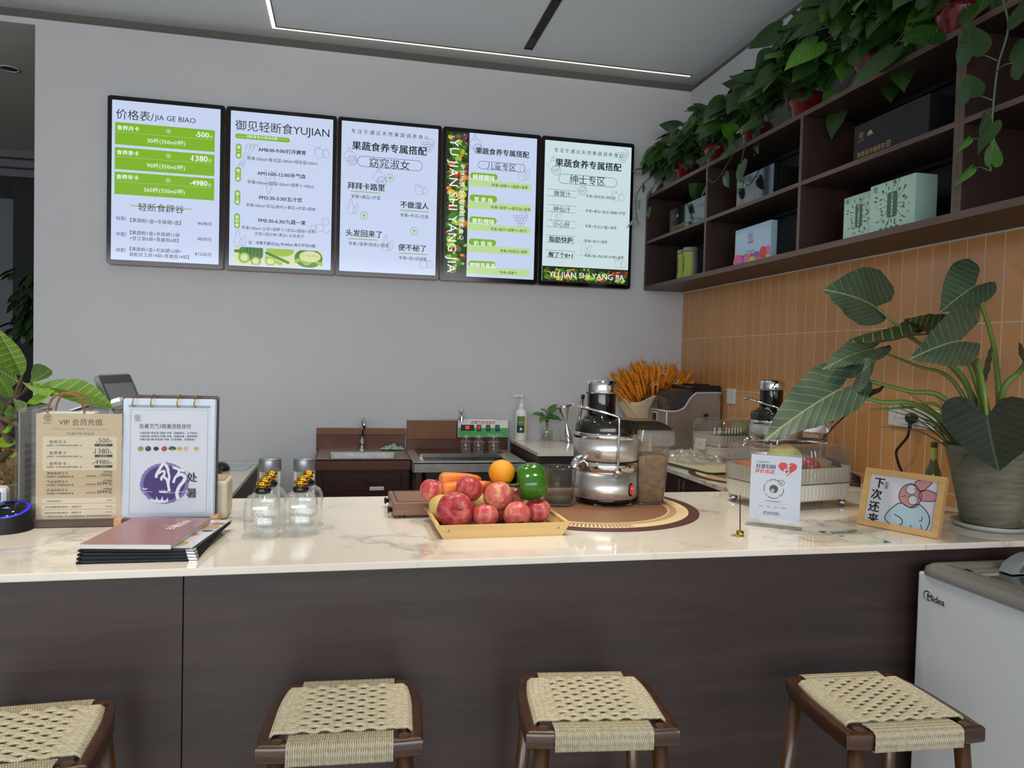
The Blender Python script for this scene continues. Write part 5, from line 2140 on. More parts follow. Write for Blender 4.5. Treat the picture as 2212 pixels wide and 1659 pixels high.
def apple(label, p, r, mi, tilt=(0, 0, 0), sq=.92):
    o = thing('apple', label, 'apple', p, 0, 'apples on the bamboo tray')
    o.rotation_euler = tilt

    def fn(d, th, ph):
        k = 1 + .035 * math.cos(5 * ph) * math.sin(th) * (.4 - .6 * d.z) + .02 * math.cos(ph + 1)
        q = math.sin(th)
        dip = .34 * math.exp(-(th / .34) ** 2) - .24 * math.exp(-((PI - th) / .3) ** 2)
        taper = 1 + .07 * d.z
        return Vector((d.x * k * taper, d.y * k * taper, d.z - dip))
    b = MB()
    b.ell((0, 0, 0), (r, r, r * sq), 30, 22, fn=fn)
    b.build('flesh', APM[mi], o)
    b = MB()
    b.tube([(0, 0, r * .52), (r * .06, 0, r * .72), (r * .15, .0, r * .93)], [.0016, .0014, .0019], 6)
    b.build('stalk', APSTEM, o)
    return o


apple('large dark red apple at the front corner of the tray, base turned outward', (-1.80, -2.415, 1.060), .0515, 0, (1.25, .35, 0))
apple('red apple low at the front, between the large dark one and the dimpled one', (-1.716, -2.425, 1.045), .0372, 2, (-.3, .2, 0))
apple('red apple perched above the large dark one, beside the carrots', (-1.752, -2.355, 1.108), .0395, 0, (.2, .5, 1))
apple('yellow blushed apple on the second layer, right under the orange', (-1.669, -2.37, 1.088), .0425, 1, (-.9, .1, .4))
apple('pink striped apple at the front with its dimpled base facing down', (-1.625, -2.425, 1.047), .0395, 1, (2.5, .1, .3))
apple('dusky red apple at the tray end, underneath the green pepper', (-1.553, -2.375, 1.046), .038, 2, (.1, -.1, .2))
apple('red apple behind the carrot ends, next to the chopping board', (-1.8464, -2.275, 1.0905), .038, 2, (.1, .2, .4))
apple('shaded red apple mostly hidden deep between the two front apples', (-1.655, -2.345, 1.036), .030, 0, (0, .2, .4))
apple('pink apple mostly hidden behind the green pepper stalk', (-1.602, -2.275, 1.07), .034, 1, (0, .2, .9))


def pear(label, p, tilt, k=1):
    o = thing('pear', label, 'pear', p, 0, 'pale yellow pears on the tray')
    o.rotation_euler = tilt
    b = MB()
    b.lathe([(0, -.036), (.02, -.036), (.034, -.025), (.038, -.005), (.033, .018), (.022, .036), (.015, .05), (.007, .056), (0, .054)], 28, M=SCL(k, k, k))
    b.build('flesh', mat('pear_skin', '#cdb768', .45, var=.08, vscale=40) if 'pear_skin' not in bpy.data.materials else bpy.data.materials['pear_skin'], o)
    b = MB()
    b.tube([(0, 0, .052 * k), (.002, 0, .064 * k), (.006, 0, .074 * k)], .0015, 6)
    b.build('stalk', APSTEM, o)


pear('pale yellow pear tucked behind the large dark red apple', (-1.8225, -2.325, 1.048), (-1.3, .2, .5), 1.05)
pear('pale yellow pear lying behind the upper apples, only slivers showing', (-1.705, -2.295, 1.05), (0, 1.4, .2), 1.0)
# carrots
CARM = mat('carrot_skin', '#d9772a', .45, var=.14, vscale=24, bump=.15, bscale=70, stretch=(.25, 1, 1))
CARC = mat('carrot_cut', '#d59a55', .6)
for lab, a, c, r in (('upper carrot of the crossed pair on the apples, pointing behind the red apple', (-1.822, -2.27, 1.120), (-1.6945, -2.24, 1.117), .023), ('lower carrot with a cut end, running behind the perched apple', (-1.8185, -2.295, 1.093), (-1.647, -2.28, 1.105), .024)):
    a, c = Vector(a), Vector(c)
    o = thing('carrot', lab, 'carrot', a, 0, 'carrots on the tray')
    d = c - a
    b = MB()
    b.M = frame((0, 0, 0), d.orthogonal(), d.cross(d.orthogonal()))
    Ln = d.length
    b.lathe([(r * .82, 0), (r * .97, .006), (r, .02), (r * .95, Ln * .35), (r * .8, Ln * .65), (r * .55, Ln * .88), (r * .25, Ln * .97), (0, Ln)], 22)
    b.build('root', CARM, o)
    b = MB()
    b.M = frame((0, 0, 0), d.orthogonal(), d.cross(d.orthogonal()))
    b.lathe([(r * .82, 0), (r * .4, -.002), (0, -.001)], 20)
    b.build('cut_end', CARC, o)
o = thing('orange', 'whole orange on top of the fruit pile beside the green pepper', 'orange', (-1.6465, -2.305, 1.147))
b = MB()
b.ell((0, 0, 0), (.039, .039, .0375), 36, 24)
b.build('peel', mat('orange_peel', '#e89a1c', .42, var=.06, vscale=12, bump=.5, bscale=330), o)
b = MB()
b.lathe([(0, .0365), (.003, .0376), (.004, .037)], 8, M=RX(-.9))
b.build('stem_scar', mat('scar', '#8a7a3a', .7), o)
o = thing('bell_pepper', 'green bell pepper lying on its side on the apples', 'pepper', (-1.566, -2.345, 1.123))
o.rotation_euler = (0, 1.45, -.1)


def pep(d, th, ph):
    k = .80 + .22 * abs(math.sin(1.5 * ph + .35)) ** .5 + .02 * math.cos(2 * ph)
    dip = .42 * math.exp(-((PI - th) / .5) ** 2) * -1
    e = .25 * math.exp(-(th / .5) ** 2)
    s = (abs(math.sin(th)) ** .72)
    q = (s / max(math.sin(th), 1e-4)) if math.sin(th) > 1e-3 else 0
    return Vector((d.x * k * q, d.y * k * q, d.z * (1.0) - e - dip))


b = MB()
b.ell((0, 0, 0), (.056, .056, .053), 44, 26, fn=pep)
b.build('flesh', mat('pepper_green', '#2f6413', .18, var=.25, vscale=10, spec=.6), o)
b = MB()
b.tube(smooth([(0, 0, -.03), (.002, 0, -.05), (.0, .004, -.066), (-.006, .006, -.073)], 4), [.008, .006, .005, .0045, .0042, .004, .004, .004, .004, .0045, .005, .0055, .006], 8)
b.build('stalk', mat('pepper_stalk', '#44622a', .5), o)
# chopping board
o = thing('chopping_board', 'thick brown wooden chopping board behind the fruit tray', 'chopping board', (-1.87, -2.125, BT), .02)
WAL = wood('walnut_board', '#6b4a36', '#8c6549', 6, 'X', .42, 1.1)
b = MB()
b.box((.06, 0, .027), (.30, .21, .04), .006)
b.build('slab', WAL, o)
b = MB()
b.tube([(x, y, .0467) for x, y in rrect(-.075, -.09, .195, .09, .008)], .0026, 6, 0, True)
b.build('juice_groove', mat('groove_shade', '#4b3325', .5), o)
for y in (-.075, .07):
    b = MB()
    b.lathe([(0, 0), (.01, .001), (.011, .006), (.007, .008), (.007, .014)], 16, M=TR(-.104, y, .022) @ RY(PI / 2))
    b.build('handle_knob', BLACK, o)
for x in (-.06, .17):
    for y in (-.08, .08):
        b = MB()
        b.cyl((x, y, 0), (x, y, .008), .01, 14)
        b.build('foot', BLACK, o)

# ---------------------------------------------------------------- bottles
JG = clear('thick_clear_glass', (.985, .99, .987), .01, 1.1, .01, (.95, .97, .96), 1.5, edge=.2)


def jar(first, loc, label):
    if first:
        return dup(first, loc, 0, label)
    o = thing('glass_flask', label, 'glass flask', loc, 0, 'round shouldered flasks with gold stoppers')
    b = MB()
    out = [(0, .004), (.02, .002), (.034, .001), (.042, .006), (.0462, .02), (.0472, .05), (.0468, .076), (.044, .092), (.037, .104), (.026, .111), (.0165, .113), (.0145, .126)]
    inn = [(.0115, .126), (.0125, .112), (.022, .108), (.034, .101), (.0415, .09), (.0442, .075), (.0446, .05), (.0432, .022), (.038, .012), (.03, .010), (0, .011)]
    b.lathe(out + inn, 44, power=2.6)
    b.M = frame((0, -.0476, .06), (1, 0, 0), (0, 0, 1))
    emblem(b, 0, .006, .0115, 0, 1)
    text(b, '御见食养家', 0, -.012, w=.02, mi=1, al='C')
    b.build('body', [JG, mat('etched_white', '#dfe4e2', .6) if 'etched_white' not in bpy.data.materials else bpy.data.materials['etched_white']], o)
    b = MB()
    b.lathe([(.0145, .112), (.019, .1125), (.0215, .116), (.0215, .124), (.019, .1275), (.0145, .128)], 32)
    b.build('collar', GLOSSBLK, o)
    b = MB()
    b.cyl((0, 0, .127), (0, 0, .134), .0125, 20)
    b.tube(circ3(0, 0, .1375, .0112), .0068, 12, 0, True)
    b.tube([(x, y, z) for x, y, z in circ3(.005, .006, .147, .0098)], .006, 12, 0, True)
    b.ell((-.004, -.013, .138), (.007, .006, .006), 12, 8)
    b.ell((.011, -.004, .1455), (.006, .006, .006), 12, 8)
    b.build('stopper', mat('shiny_gold', '#d2a02c', .1, 1) if 'shiny_gold' not in bpy.data.materials else bpy.data.materials['shiny_gold'], o)
    return o


def circ3(x, y, z, r, n=20):
    return [(x + r * math.cos(2 * PI * i / n), y + r * math.sin(2 * PI * i / n), z) for i in range(n)]


ja = jar(None, (-2.3085, -2.405, BT), 'glass flask with gold stopper in the front row, beside the menu folders')
jar(ja, (-2.213, -2.392, BT), 'glass flask with gold stopper in the front row, on the fruit tray side')
jar(ja, (-2.302, -2.3, BT), 'glass flask with gold stopper behind the front flask nearest the menu folders')
jar(ja, (-2.203, -2.29, BT), 'glass flask with gold stopper behind the front flask on the tray side')


def capped(first, loc, label):
    if first:
        return dup(first, loc, 0, label)
    o = thing('glass_bottle', label, 'bottle', loc, 0, 'tall bottles with grey caps')
    b = MB()
    b.lathe([(0, .003), (.027, .001), (.0305, .006), (.0305, .138), (.0288, .138), (.0288, .008), (0, .007)], 36)
    b.build('body', JG, o)
    b = MB()
    b.lathe([(.0312, .134), (.0318, .1355), (.0318, .168), (.03, .172), (0, .173)], 40)
    b.build('cap', mat('grey_satin_cap', '#83888a', .32, .6), o)
    return o


c0 = capped(None, (-2.315, -2.155, BT), 'tall glass bottle with a grey cap behind the flasks, nearer the menu stands')
capped(c0, (-2.217, -2.155, BT), 'tall glass bottle with a grey cap behind the flasks, nearer the sink')

# ---------------------------------------------------------------- menus on the bar
PWOOD = wood('dark_walnut_strip', '#3d2722', '#5a3b33', 6, 'X', .4)
LWOOD = wood('light_beech', '#b98a5c', '#cfa377', 8, 'Y', .45)
o = thing('menu_stand', 'clear menu stand with a tan price sheet on a dark wood foot', 'menu stand', (-2.80, -2.24, BT), 0)
b = MB()
b.bx((-.147, -.02, 0), (.112, .02, .02), .003)
b.build('foot', PWOOD, o)
b = MB()
b.bx((-.114, -.006, .016), (.112, -.003, .313))
b.bx((-.114, .003, .016), (.112, .006, .313))
b.build('acrylic_panel', ACRY, o)
b = MB()
b.M = frame((-.104, -.0025, .02), (1, 0, 0), (0, 0, 1))
SW, SH = .21, .285
b.bx((0, 0, -.003), (SW, SH, 0))
vx = lambda x: (x - 75) / 715 * SW
vy = lambda y: (1055 - y) / 920 * SH
b.flat(rrect(vx(128), vy(630), vx(750), vy(333), .006), .0003, 1)
for y0, y1 in ((914, 873), (966, 924), (1022, 976)):
    b.flat(rrect(vx(128), vy(y0), vx(745), vy(y1), .0052), .0003, 1)
emblem(b, vx(170), vy(170), .0085, .0004, 2)
text(b, '御见食养家', vx(136), vy(222), w=.019, mi=2, z=.0004)
text(b, 'VIP 会员充值', vx(262), vy(232), w=vx(625) - vx(262), mi=2, z=.0004)
b.stroke([(vx(203), vy(270)), (vx(398), vy(270))], .0006, .0004, 2)
b.stroke([(vx(484), vy(270)), (vx(672), vy(270))], .0006, .0004, 2)
b.stroke(smooth([(vx(405), vy(272), 0), (vx(422), vy(262), 0), (vx(441), vy(272), 0), (vx(460), vy(262), 0), (vx(478), vy(272), 0)], 4), .001, .0004, 2)
text(b, 'Yu Jian Shi Yang Jia', vx(330), vy(316), w=vx(556) - vx(330), mi=2, z=.0004)
for y, nm, pr in ((395, '月', '500'), (490, '季', '1380'), (583, '年', '4980')):
    text(b, '· 食养' + nm + '卡 ·', vx(165), vy(y), w=.053, mi=2, z=.0006)
    text(b, '超值赠送 一日体验减脂轻食餐或多肽硒粉一盒', vx(165), vy(y + 22), w=.085, mi=2, z=.0006, bold=.01)
    text(b, pr, vx(684), vy(y - 6), w=.0085 * len(pr) + .001, mi=2, z=.0006, al='R')
    text(b, '元', vx(686), vy(y - 6), w=.0075, mi=2, z=.0006)
    text(b, '¥', vx(684) - .0085 * len(pr) - .003, vy(y - 6), h=.007, mi=2, z=.0006, al='R')
    b.flat(rrect(vx(560), vy(y + 25), vx(714), vy(y + 3), .0028), .0006, 2)
    text(b, '30杯果蔬汁', vx(637), vy(y + 20), w=.022, mi=0, z=.0009, al='C')
for y in (436, 526, 700, 773):
    for q in range(40):
        xx = vx(165) + (vx(722) - vx(165)) * q / 40
        b.rect(xx, vy(y), xx + .0025, vy(y) + .0004, .0006, 2)
for y, nm, o_, p_ in ((665, '脾胃食养月卡', '799', '759'), (738, '气血滋养月卡', '1580', '1199'), (812, '肝肾同养月卡', '2380', '1999')):
    text(b, '· ' + nm + ' ·', vx(152), vy(y), w=.06, mi=2, z=.0006)
    text(b, '30杯果蔬汁 多肽硒固体饮料1盒', vx(163), vy(y + 24), w=.066, mi=2, z=.0006, bold=.012)
    text(b, '¥' + o_ + '元', vx(712), vy(y - 12), w=.022, mi=2, z=.0006, al='R')
    b.stroke([(vx(632), vy(y - 19)), (vx(714), vy(y - 19))], .0005, .0007, 2)
    text(b, 'VIP会员价：¥', vx(490), vy(y + 22), w=.034, mi=2, z=.0006, bold=.008)
    text(b, p_ + '元', vx(712), vy(y + 22), w=.0075 * len(p_) + .006, mi=2, z=.0006, al='R', bold=.015)
for y, nm, p_ in ((903, '一天轻断食体验卡', '¥99元'), (955, '轻断食瘦腰套餐/果蔬汁、果蔬粉3天', '¥399元'), (1006, '高配轻断食套餐/果蔬汁、果蔬粉3天', '¥769元')):
    text(b, nm, vx(150), vy(y), w=.0053 * len(nm), mi=2, z=.0006, bold=.006)
    text(b, p_, vx(716), vy(y), w=.0034 * len(p_), mi=2, z=.0006, al='R')
text(b, '· 护肝甘之泉6袋 · 养心益肾黑番茄6袋 · 营养粉6袋(多肽硒蛋白粉)', vx(165), vy(1038), w=.16, mi=2, z=.0006)
b.build('price_sheet', [mat('tan_sheet', '#c9b28d', .6), mat('tan_sheet_light', '#d9c8aa', .6), mat('sheet_ink', '#2d2b2c', .6)], o)
o = thing('menu_stand', 'clear menu stand with a grey sheet, seen edge on by the scanner', 'menu stand', (-2.962, -2.085, BT), -.03)
b = MB()
b.bx((-.02, -.118, 0), (.02, .115, .018), .003)
b.build('foot', PWOOD, o)
b = MB()
b.bx((.003, -.114, .016), (.006, .112, .312))
b.bx((-.006, -.114, .016), (-.003, .112, .312))
b.build('acrylic_panel', ACRY, o)
b = MB()
b.M = frame((.0025, -.105, .018), (0, 1, 0), (0, 0, 1))
b.bx((0, 0, -.003), (.21, .285, 0))
text(b, '产后食养', .06, .235, w=.07, mi=1, z=.0004)
text(b, '月子营养餐 产后修复减脂', .05, .215, w=.11, mi=2, z=.0004)
for k in range(9):
    text(b, '果蔬轻食三日餐 ' + '一二三四五六七八九'[k], .03, .19 - .02 * k, w=.06, mi=3, z=.0004)
    text(b, '苹果 黄瓜 芹菜 生姜 胡萝卜', .03, .183 - .02 * k, w=.09, mi=3, z=.0004)
b.build('price_sheet', [mat('grey_sheet', '#8f8f90', .55), mat('olive_print', '#6d6d3a', .6), mat('maroon_print', '#6b2f35', .6), INK], o)
# flip menu on a stand
o = thing('flip_menu_stand', 'ring flip menu with a purple round picture, on a wooden foot', 'menu stand', (-2.573, -2.24, BT), -.01)
b = MB()
b.bx((-.12, -.03, 0), (.112, .024, .02), .004)
ft = b.build('foot', PWOOD, o)
b = MB()
b.M = frame((0, -.0305, .01), (1, 0, 0), (0, 0, 1))
emblem(b, -.04, 0, .006, 0, 0)
text(b, '御见食养家', -.018, -.001, w=.046, mi=0, bold=.012)
text(b, 'YUJIANSHIYANGJIA', -.018, -.0062, w=.046, h=.004, mi=0)
b.build('gold_lettering', FOIL, ft)
for x in (-.132, .112):
    b = MB()
    b.bx((x, -.034, 0), (x + .02, .028, .024), .003)
    b.build('end_block', LWOOD, o)
b = MB()
b.M = TR(0, .012, .02) @ RX(-.05) @ frame((0, 0, 0), (1, 0, 0), (0, 0, 1))
b.prism(rrect(-.117, 0, .123, .337, .008), -.007, 0)
b.build('back_board', PWOOD, o)
b = MB()
b.M = TR(0, 0, .014) @ RX(-.03) @ frame((0, 0, 0), (1, 0, 0), (0, 0, 1))
SLV = mat('milky_sleeve', '#c3cfdd', .22, spec=.6)
for k in range(3):
    b.prism(rrect(-.12 + .0015 * k, .0, .116 + .0015 * k, .334, .007), .002 - .004 * k, .004 - .004 * k, 0)
b.rect(-.107, .012, .104, .313, .0045, 1)
b.rect(-.107, .309, .104, .316, .0047, 2)
b.stroke([(-.101, .017), (.098, .017), (.098, .303), (-.101, .303)], .0006, .005, 3, True)
ux = lambda x: (x - 860) / 680 * .208 - .105
uy = lambda y: .3035 - (y - 97) / 872 * .287
emblem(b, ux(930), uy(163), .0075, .0055, 4)
text(b, '御见食养家', ux(908), uy(198), w=.0155, mi=4, z=.0055)
text(b, '处暑节气3款暑退稳身时', ux(946), uy(248), w=ux(1380) - ux(946), mi=3, z=.0055)
b.stroke([(ux(946), uy(253)), (ux(1380), uy(253))], .0006, .0055, 3)
for k, t_ in enumerate(('①绿甘蓝+紫甘蓝+葡萄+苹果（润燥焕活，元气回归）', '②绿甘蓝+西蓝花+柠檬+苹果（清腻去燥，肠胃舒畅）', '③紫甘蓝+藕+雪花梨+苹果（生津润肺，安稳度秋）')):
    text(b, t_, ux(950), uy(300 + 27 * k), w=(ux(1437) if k < 2 else ux(1415)) - ux(950), mi=3, z=.0055, bold=.008)
for x, r, m_ in ((960, 1, 5), (1022, 1, 6), (1089, 1, 7), (1157, 1, 8), (1225, 1, 5), (1286, .85, 9), (1340, .9, 10), (1428, .8, 9)):
    cx, cy = ux(x), uy(424)
    if m_ == 7:
        for q in range(8):
            b.flat(circ(cx + .004 * math.cos(q * 2.4), cy + .003 * math.sin(q * 2.4), .003, 10), .0055 + q * 1e-6, 7)
    elif x == 1225:
        b.flat([(cx - .002, cy - .007), (cx + .002, cy - .007), (cx + .002, cy), (cx - .002, cy)], .0055, 5)
        for q in range(5):
            b.flat(circ(cx + .006 * math.cos(q * PI / 4), cy + .003 * math.sin(q * PI / 4), .004, 10), .0056 + q * 1e-6, 11)
    else:
        b.flat(circ(cx, cy, .0075 * r, 18, .007 * r), .0055, m_)
        b.flat(circ(cx - .002, cy + .002, .002 * r, 10), .0057, 2)
rn = random.Random(5)
cx, cy = ux(1165), uy(715)
ring = []
for i in range(170):
    a = 2 * PI * i / 170
    ring.append((cx + (.062 + rn.uniform(-.002, .0025)) * math.cos(a), cy + (.056 + rn.uniform(-.002, .0025)) * math.sin(a)))
b.flat(ring, .0055, 12)
b.flat([(cx + (x - cx) * .86, cy + (y - cy) * .86) for x, y in ring], .0057, 13)
# white brush figure, moonlit lotus and water lines
wz = [.006]


def WB(pts, wd):
    wz[0] += .00004
    b.stroke(smooth([(ux(x), uy(y), 0) for x, y in pts], 6), wd, wz[0], 14)


WB([(1095, 668), (1098, 640), (1125, 590), (1158, 550), (1185, 580), (1195, 612)], .0075)
WB([(1100, 640), (1135, 618), (1160, 612), (1162, 640), (1138, 668), (1142, 690)], .006)
WB([(1142, 650), (1165, 665), (1188, 690), (1200, 740), (1208, 785)], .007)
WB([(1192, 610), (1205, 660), (1198, 720), (1208, 780)], .006)
WB([(1233, 578), (1262, 590), (1300, 604), (1345, 612), (1338, 622)], .007)
WB([(1290, 606), (1275, 640), (1252, 672), (1240, 712)], .0065)
WB([(1262, 655), (1300, 640), (1338, 662), (1325, 700), (1290, 745), (1272, 800), (1285, 852)], .009)
WB([(1120, 790), (1200, 796), (1290, 790), (1370, 780)], .0012)
WB([(980, 785), (1030, 783), (1065, 787)], .001)
for x, y, k in ((1130, 860, 1), (1160, 783, .5), (1003, 760, .3)):
    for q in (-.8, -.3, .2, .7):
        b.flat([(ux(x + 70 * k * q - 14 * k), uy(y + 10 * k)), (ux(x + 100 * k * q), uy(y - 45 * k + 25 * k * abs(q))), (ux(x + 70 * k * q + 16 * k), uy(y + 12 * k))], .0064 + q * 2e-5, 14)
    b.flat([(ux(x - 90 * k), uy(y - 14 * k)), (ux(x + 80 * k), uy(y)), (ux(x + 40 * k), uy(y + 18 * k)), (ux(x - 30 * k), uy(y + 18 * k))], .0067, 14)
text(b, '处', ux(1352), uy(700), h=.029, mi=15, z=.0062, bold=.02)
text(b, '暑', ux(1352), uy(832), h=.029, mi=15, z=.0062, bold=.02)
b.build('menu_page', [SLV, mat('page_white', '#c9ccd6', .5), mat('page_grey', '#8d959e', .4), mat('page_ink', '#33343a', .6), mat('page_teal', '#5e7d86', .6), mat('cabbage_green', '#7f9a55', .6), mat('aubergine', '#3f2038', .6),
                      mat('grape_dark', '#27223e', .6), mat('tomato_red', '#a83228', .6), mat('lemon_gold', '#caa13a', .6), mat('peach', '#dcaa92', .6), mat('broccoli', '#33552c', .6), mat('purple_wash', '#7a69a3', .6), mat('purple_ink', '#42306f', .6), mat('paper_white', '#d5d7e0', .5), INK], o)
for x in (-.091, -.045, .022, .066):
    b = MB()
    b.tube([(x + .003 * math.sin(a), -.0 + .0155 * math.cos(a) * -1, .343 + .0155 * math.sin(a) * 1.1) for a in [2 * PI * i / 24 for i in range(24)]], .0016, 8, 0, True)
    b.build('ring', GOLD, o)
# menu folders and brochure lying flat
FCOV = mat('black_folder', '#15171b', .55, bump=.2, bscale=200)
for k in range(4):
    o = thing('menu_folder', ('lowest', 'second lowest', 'third lowest', 'topmost')[k] + ' black menu folder in the stack at the bar edge', 'menu folder', (-2.547 + .003 * k, -2.487 + .006 * k, BT + .0065 * k), -.02 - .035 * k, 'stacked black menu folders')
    b = MB()
    b.bx((-.125, -.155, 0), (.125, .155, .0018), .0006)
    b.bx((-.125, -.155, .0045), (.125, .155, .0062), .0006)
    b.tube([(-.125, -.155, .0031), (-.125, .155, .0031)], .0031, 8)
    b.build('cover', FCOV, o)
    b = MB()
    b.bx((-.118, -.150, .0018), (.121, .150, .0045))
    b.build('pages', mat('folder_pages', '#3a3b40', .5) if k == 0 else bpy.data.materials['folder_pages'], o)
    b = MB()
    for sx_, sy_ in ((1, -1), (1, 1)):
        for zz in (-.0003, .0042):
            b.prism([(.126 * sx_, .156 * sy_), (.126 * sx_, .138 * sy_), (.108 * sx_, .156 * sy_)], zz, zz + .0025)
    b.build('corner_frame', CHROME, o)
o = thing('loose_page', 'glossy white menu page in a clear sleeve under the pink brochure', 'menu page', (-2.535, -2.462, BT + .0262), -.14)
b = MB()
b.bx((-.118, -.15, 0), (.118, .15, .0012))
b.M = TR(0, 0, .0014)
for x, y, r, m_ in ((.085, .06, .03, 1), (.1, .1, .018, 2), (.07, -.02, .02, 2), (.06, -.11, .035, 1), (.098, .02, .015, 3)):
    b.flat([(min(px, .117), py) for px, py in circ(x, y, r, 20, r * .8)], 0, m_)
b.build('sheet', [mat('sleeve_white', '#c9cdd2', .15), mat('page_tan', '#b39468', .4), mat('page_pinkred', '#b06a68', .4), mat('page_dark', '#4d4d4a', .4)], o)
o = thing('brochure', 'dusty pink brochure lying on top of the black menu folders', 'brochure', (-2.56, -2.485, BT + .0275), -.14)
b = MB()
b.bx((-.098, -.14, 0), (.098, .14, .011), .001)
b.build('page_block', mat('paper_edge', '#d5d2c8', .7, stretch=(.02, .02, 1), var=.12, vscale=900), o)
b = MB()
b.bx((-.1, -.142, .011), (.1, .142, .0122), .0004)
for q, chh in enumerate('走近御见'):
    text(b, chh, .052 - .004 * q, .085 - .026 * q, h=.027, mi=1, z=.0125, bold=.012, al='C')
text(b, 'YU JIAN', .012, .04, w=.03, mi=1, z=.0125)
b.stroke([(-.085, -.142), (-.085, .142)], .0012, .0124, 2)
b.build('cover', [mat('dusty_pink_cover', '#93686a', .28, var=.04), WHITEINK, mat('cover_crease', '#a78384', .3)], o)
# scanner, card terminal, tissue box, paper bag
o = thing('code_scanner', 'round black code scanner with a blue light ring at the bar end', 'scanner', (-2.962, -2.272, BT), 0)
b = MB()
b.M = Matrix.Identity(4)
rings = [(.061, 0, 0), (.060, .01, .0), (.056, .048, .012), (.054, .055, .014)]
nn = 40
vs = [(r * math.cos(2 * PI * i / nn), r * math.sin(2 * PI * i / nn), z + k_ * math.sin(2 * PI * i / nn)) for r, z, k_ in rings for i in range(nn)]
b.add(vs, [(j * nn + i, j * nn + (i + 1) % nn, (j + 1) * nn + (i + 1) % nn, (j + 1) * nn + i) for j in range(3) for i in range(nn)], 0, True)
b.build('body', MATBLACK, o)
b = MB()
b.M = TR(0, 0, .055) @ RX(.25)
b.lathe([(.0545, -.001), (.052, .001), (.048, .001)], 40, 0)
b.build('light_ring', mat('blue_light_ring', '#1d1ee8', .3, emit=1.0, ecol='#2222ff'), o)
b = MB()
b.M = TR(0, 0, .055) @ RX(.25)
b.lathe([(.048, .001), (.046, .0025), (0, .003)], 40, 0)
b.flat([(-.012, 0), (0, -.003), (.012, 0), (.004, .003), (0, .009), (-.004, .003)], .0034, 1)
b.build('glass_top', [GLOSSBLK, mat('pale_blue_print', '#7f8fe0', .3, emit=.4, ecol='#8090ff')], o)
o = thing('card_terminal', 'white card terminal with a blue label behind the scanner', 'card terminal', (-3.055, -2.13, BT), .3)
b = MB()
b.box((0, 0, .045), (.08, .07, .09), .012)
b.box((.03, 0, .012), (.06, .07, .024), .01)
b.build('body', WHITE, o)
b = MB()
b.M = frame((-.0, -.0355, .068), (1, 0, 0), (0, 0, 1))
b.rect(-.02, -.012, .025, .012, 0, 0)
b.stroke([(-.01, -.006), (.002, .004), (.016, -.006)], .003, .0005, 1)
b.build('label_print', [mat('terminal_blue', '#2d6aa8', .4), WHITEINK], o)
o = thing('tissue_box', 'cream tissue box with a wood lid behind the flip menu', 'tissue box', (-2.503, -2.138, BT), .02)
b = MB()
b.box((0, 0, .056), (.15, .12, .112), .012, seg=3)
b.build('body', mat('cream_box', '#d8d0ba', .5), o)
b = MB()
b.box((0, 0, .1125), (.132, .102, .006), .003)
b.build('lid', wood('oak_lid', '#a98a66', '#c4a680', 8, 'X', .5), o)
o = thing('gift_bag', 'white paper bag with brown rope handles behind the tan menu sheet', 'paper bag', (-2.86, -2.13, BT), .05)
b = MB()
b.bx((-.065, -.035, 0), (.065, .035, .30), .002)
b.build('body', mat('white_paper', '#d9d8d0', .7), o)
for y in (-.034, .034):
    b = MB()
    b.tube(smooth([(-.045, y, .285), (-.044, y, .315), (-.03, y, .345), (0, y, .355), (.03, y, .345), (.044, y, .315), (.045, y, .285)], 5), .0032, 8)
    b.build('handle', mat('brown_rope', '#8d6440', .8), o)

# ---------------------------------------------------------------- right end of the bar
o = thing('sign_holder', 'small clear sign with a red heart and a round code', 'sign', (-.838, -2.448, BT), -.66)
b = MB()
b.bx((-.08, -.03, 0), (.08, .03, .006), .001)
b.build('foot', ACRY, o)
b = MB()
b.M = TR(0, .004, .006) @ RX(-.06)
b.bx((-.074, -.0035, 0), (.074, -.0022, .212))
b.bx((-.074, .0022, 0), (.074, .0035, .212))
b.build('acrylic_panel', ACRY, o)
b = MB()
b.M = TR(0, .004, .016) @ RX(-.06) @ frame((0, -.0015, 0), (1, 0, 0), (0, 0, 1))
b.bx((-.072, -.002, -.003), (.072, .195, 0))
qx = lambda x: (x - 340) / 710 * .144 - .072
qy = lambda y: (1140 - y) / 980 * .195
text(b, '上抖音吃喝玩乐', qx(412), qy(276), w=.038, mi=1, z=.0004)
text(b, '抖音扫码', qx(410), qy(358), w=.057, mi=1, z=.0004, bold=.025, shear=.15)
text(b, '评价本店', qx(402), qy(432), w=.057, mi=2, z=.0004, bold=.025, shear=.15)
hx, hy = qx(858), qy(350)
hp = [(16 * math.sin(t) ** 3, 13 * math.cos(t) - 5 * math.cos(2 * t) - 2 * math.cos(3 * t) - math.cos(4 * t)) for t in [2 * PI * i / 50 for i in range(50)]]
b.flat([(hx + x * .00165, hy + y * .00142 + .003) for x, y in hp], .0004, 2)
b.stroke(circ(hx - .003, hy - .007, .0066, 24, None, 1.5, 7.4), .0042, .0008, 0)
b.stroke([(hx + .0035, hy - .007), (hx + .0005, hy + .013)], .0042, .0008, 0)
b.stroke(smooth([(hx + .0005, hy + .013, 0), (hx + .004, hy + .0115, 0), (hx + .008, hy + .0115, 0)], 3), .004, .0008, 0)
cx, cy = qx(676), qy(662)
for a0, a1 in ((.9, 2.1), (2.6, 3.5), (4.1, 5.2), (5.5, 6.4)):
    b.stroke(circ(cx, cy, .028, 18, None, a0, a1), .0018, .0004, 1)
b.flat(circ(cx, cy, .0125, 26), .0004, 3)
b.flat(circ(cx - .003, cy - .005, .005, 14, .006), .0006, 4)
b.stroke(circ(qx(780), qy(560), .0085, 22), .0012, .0006, 1, True)
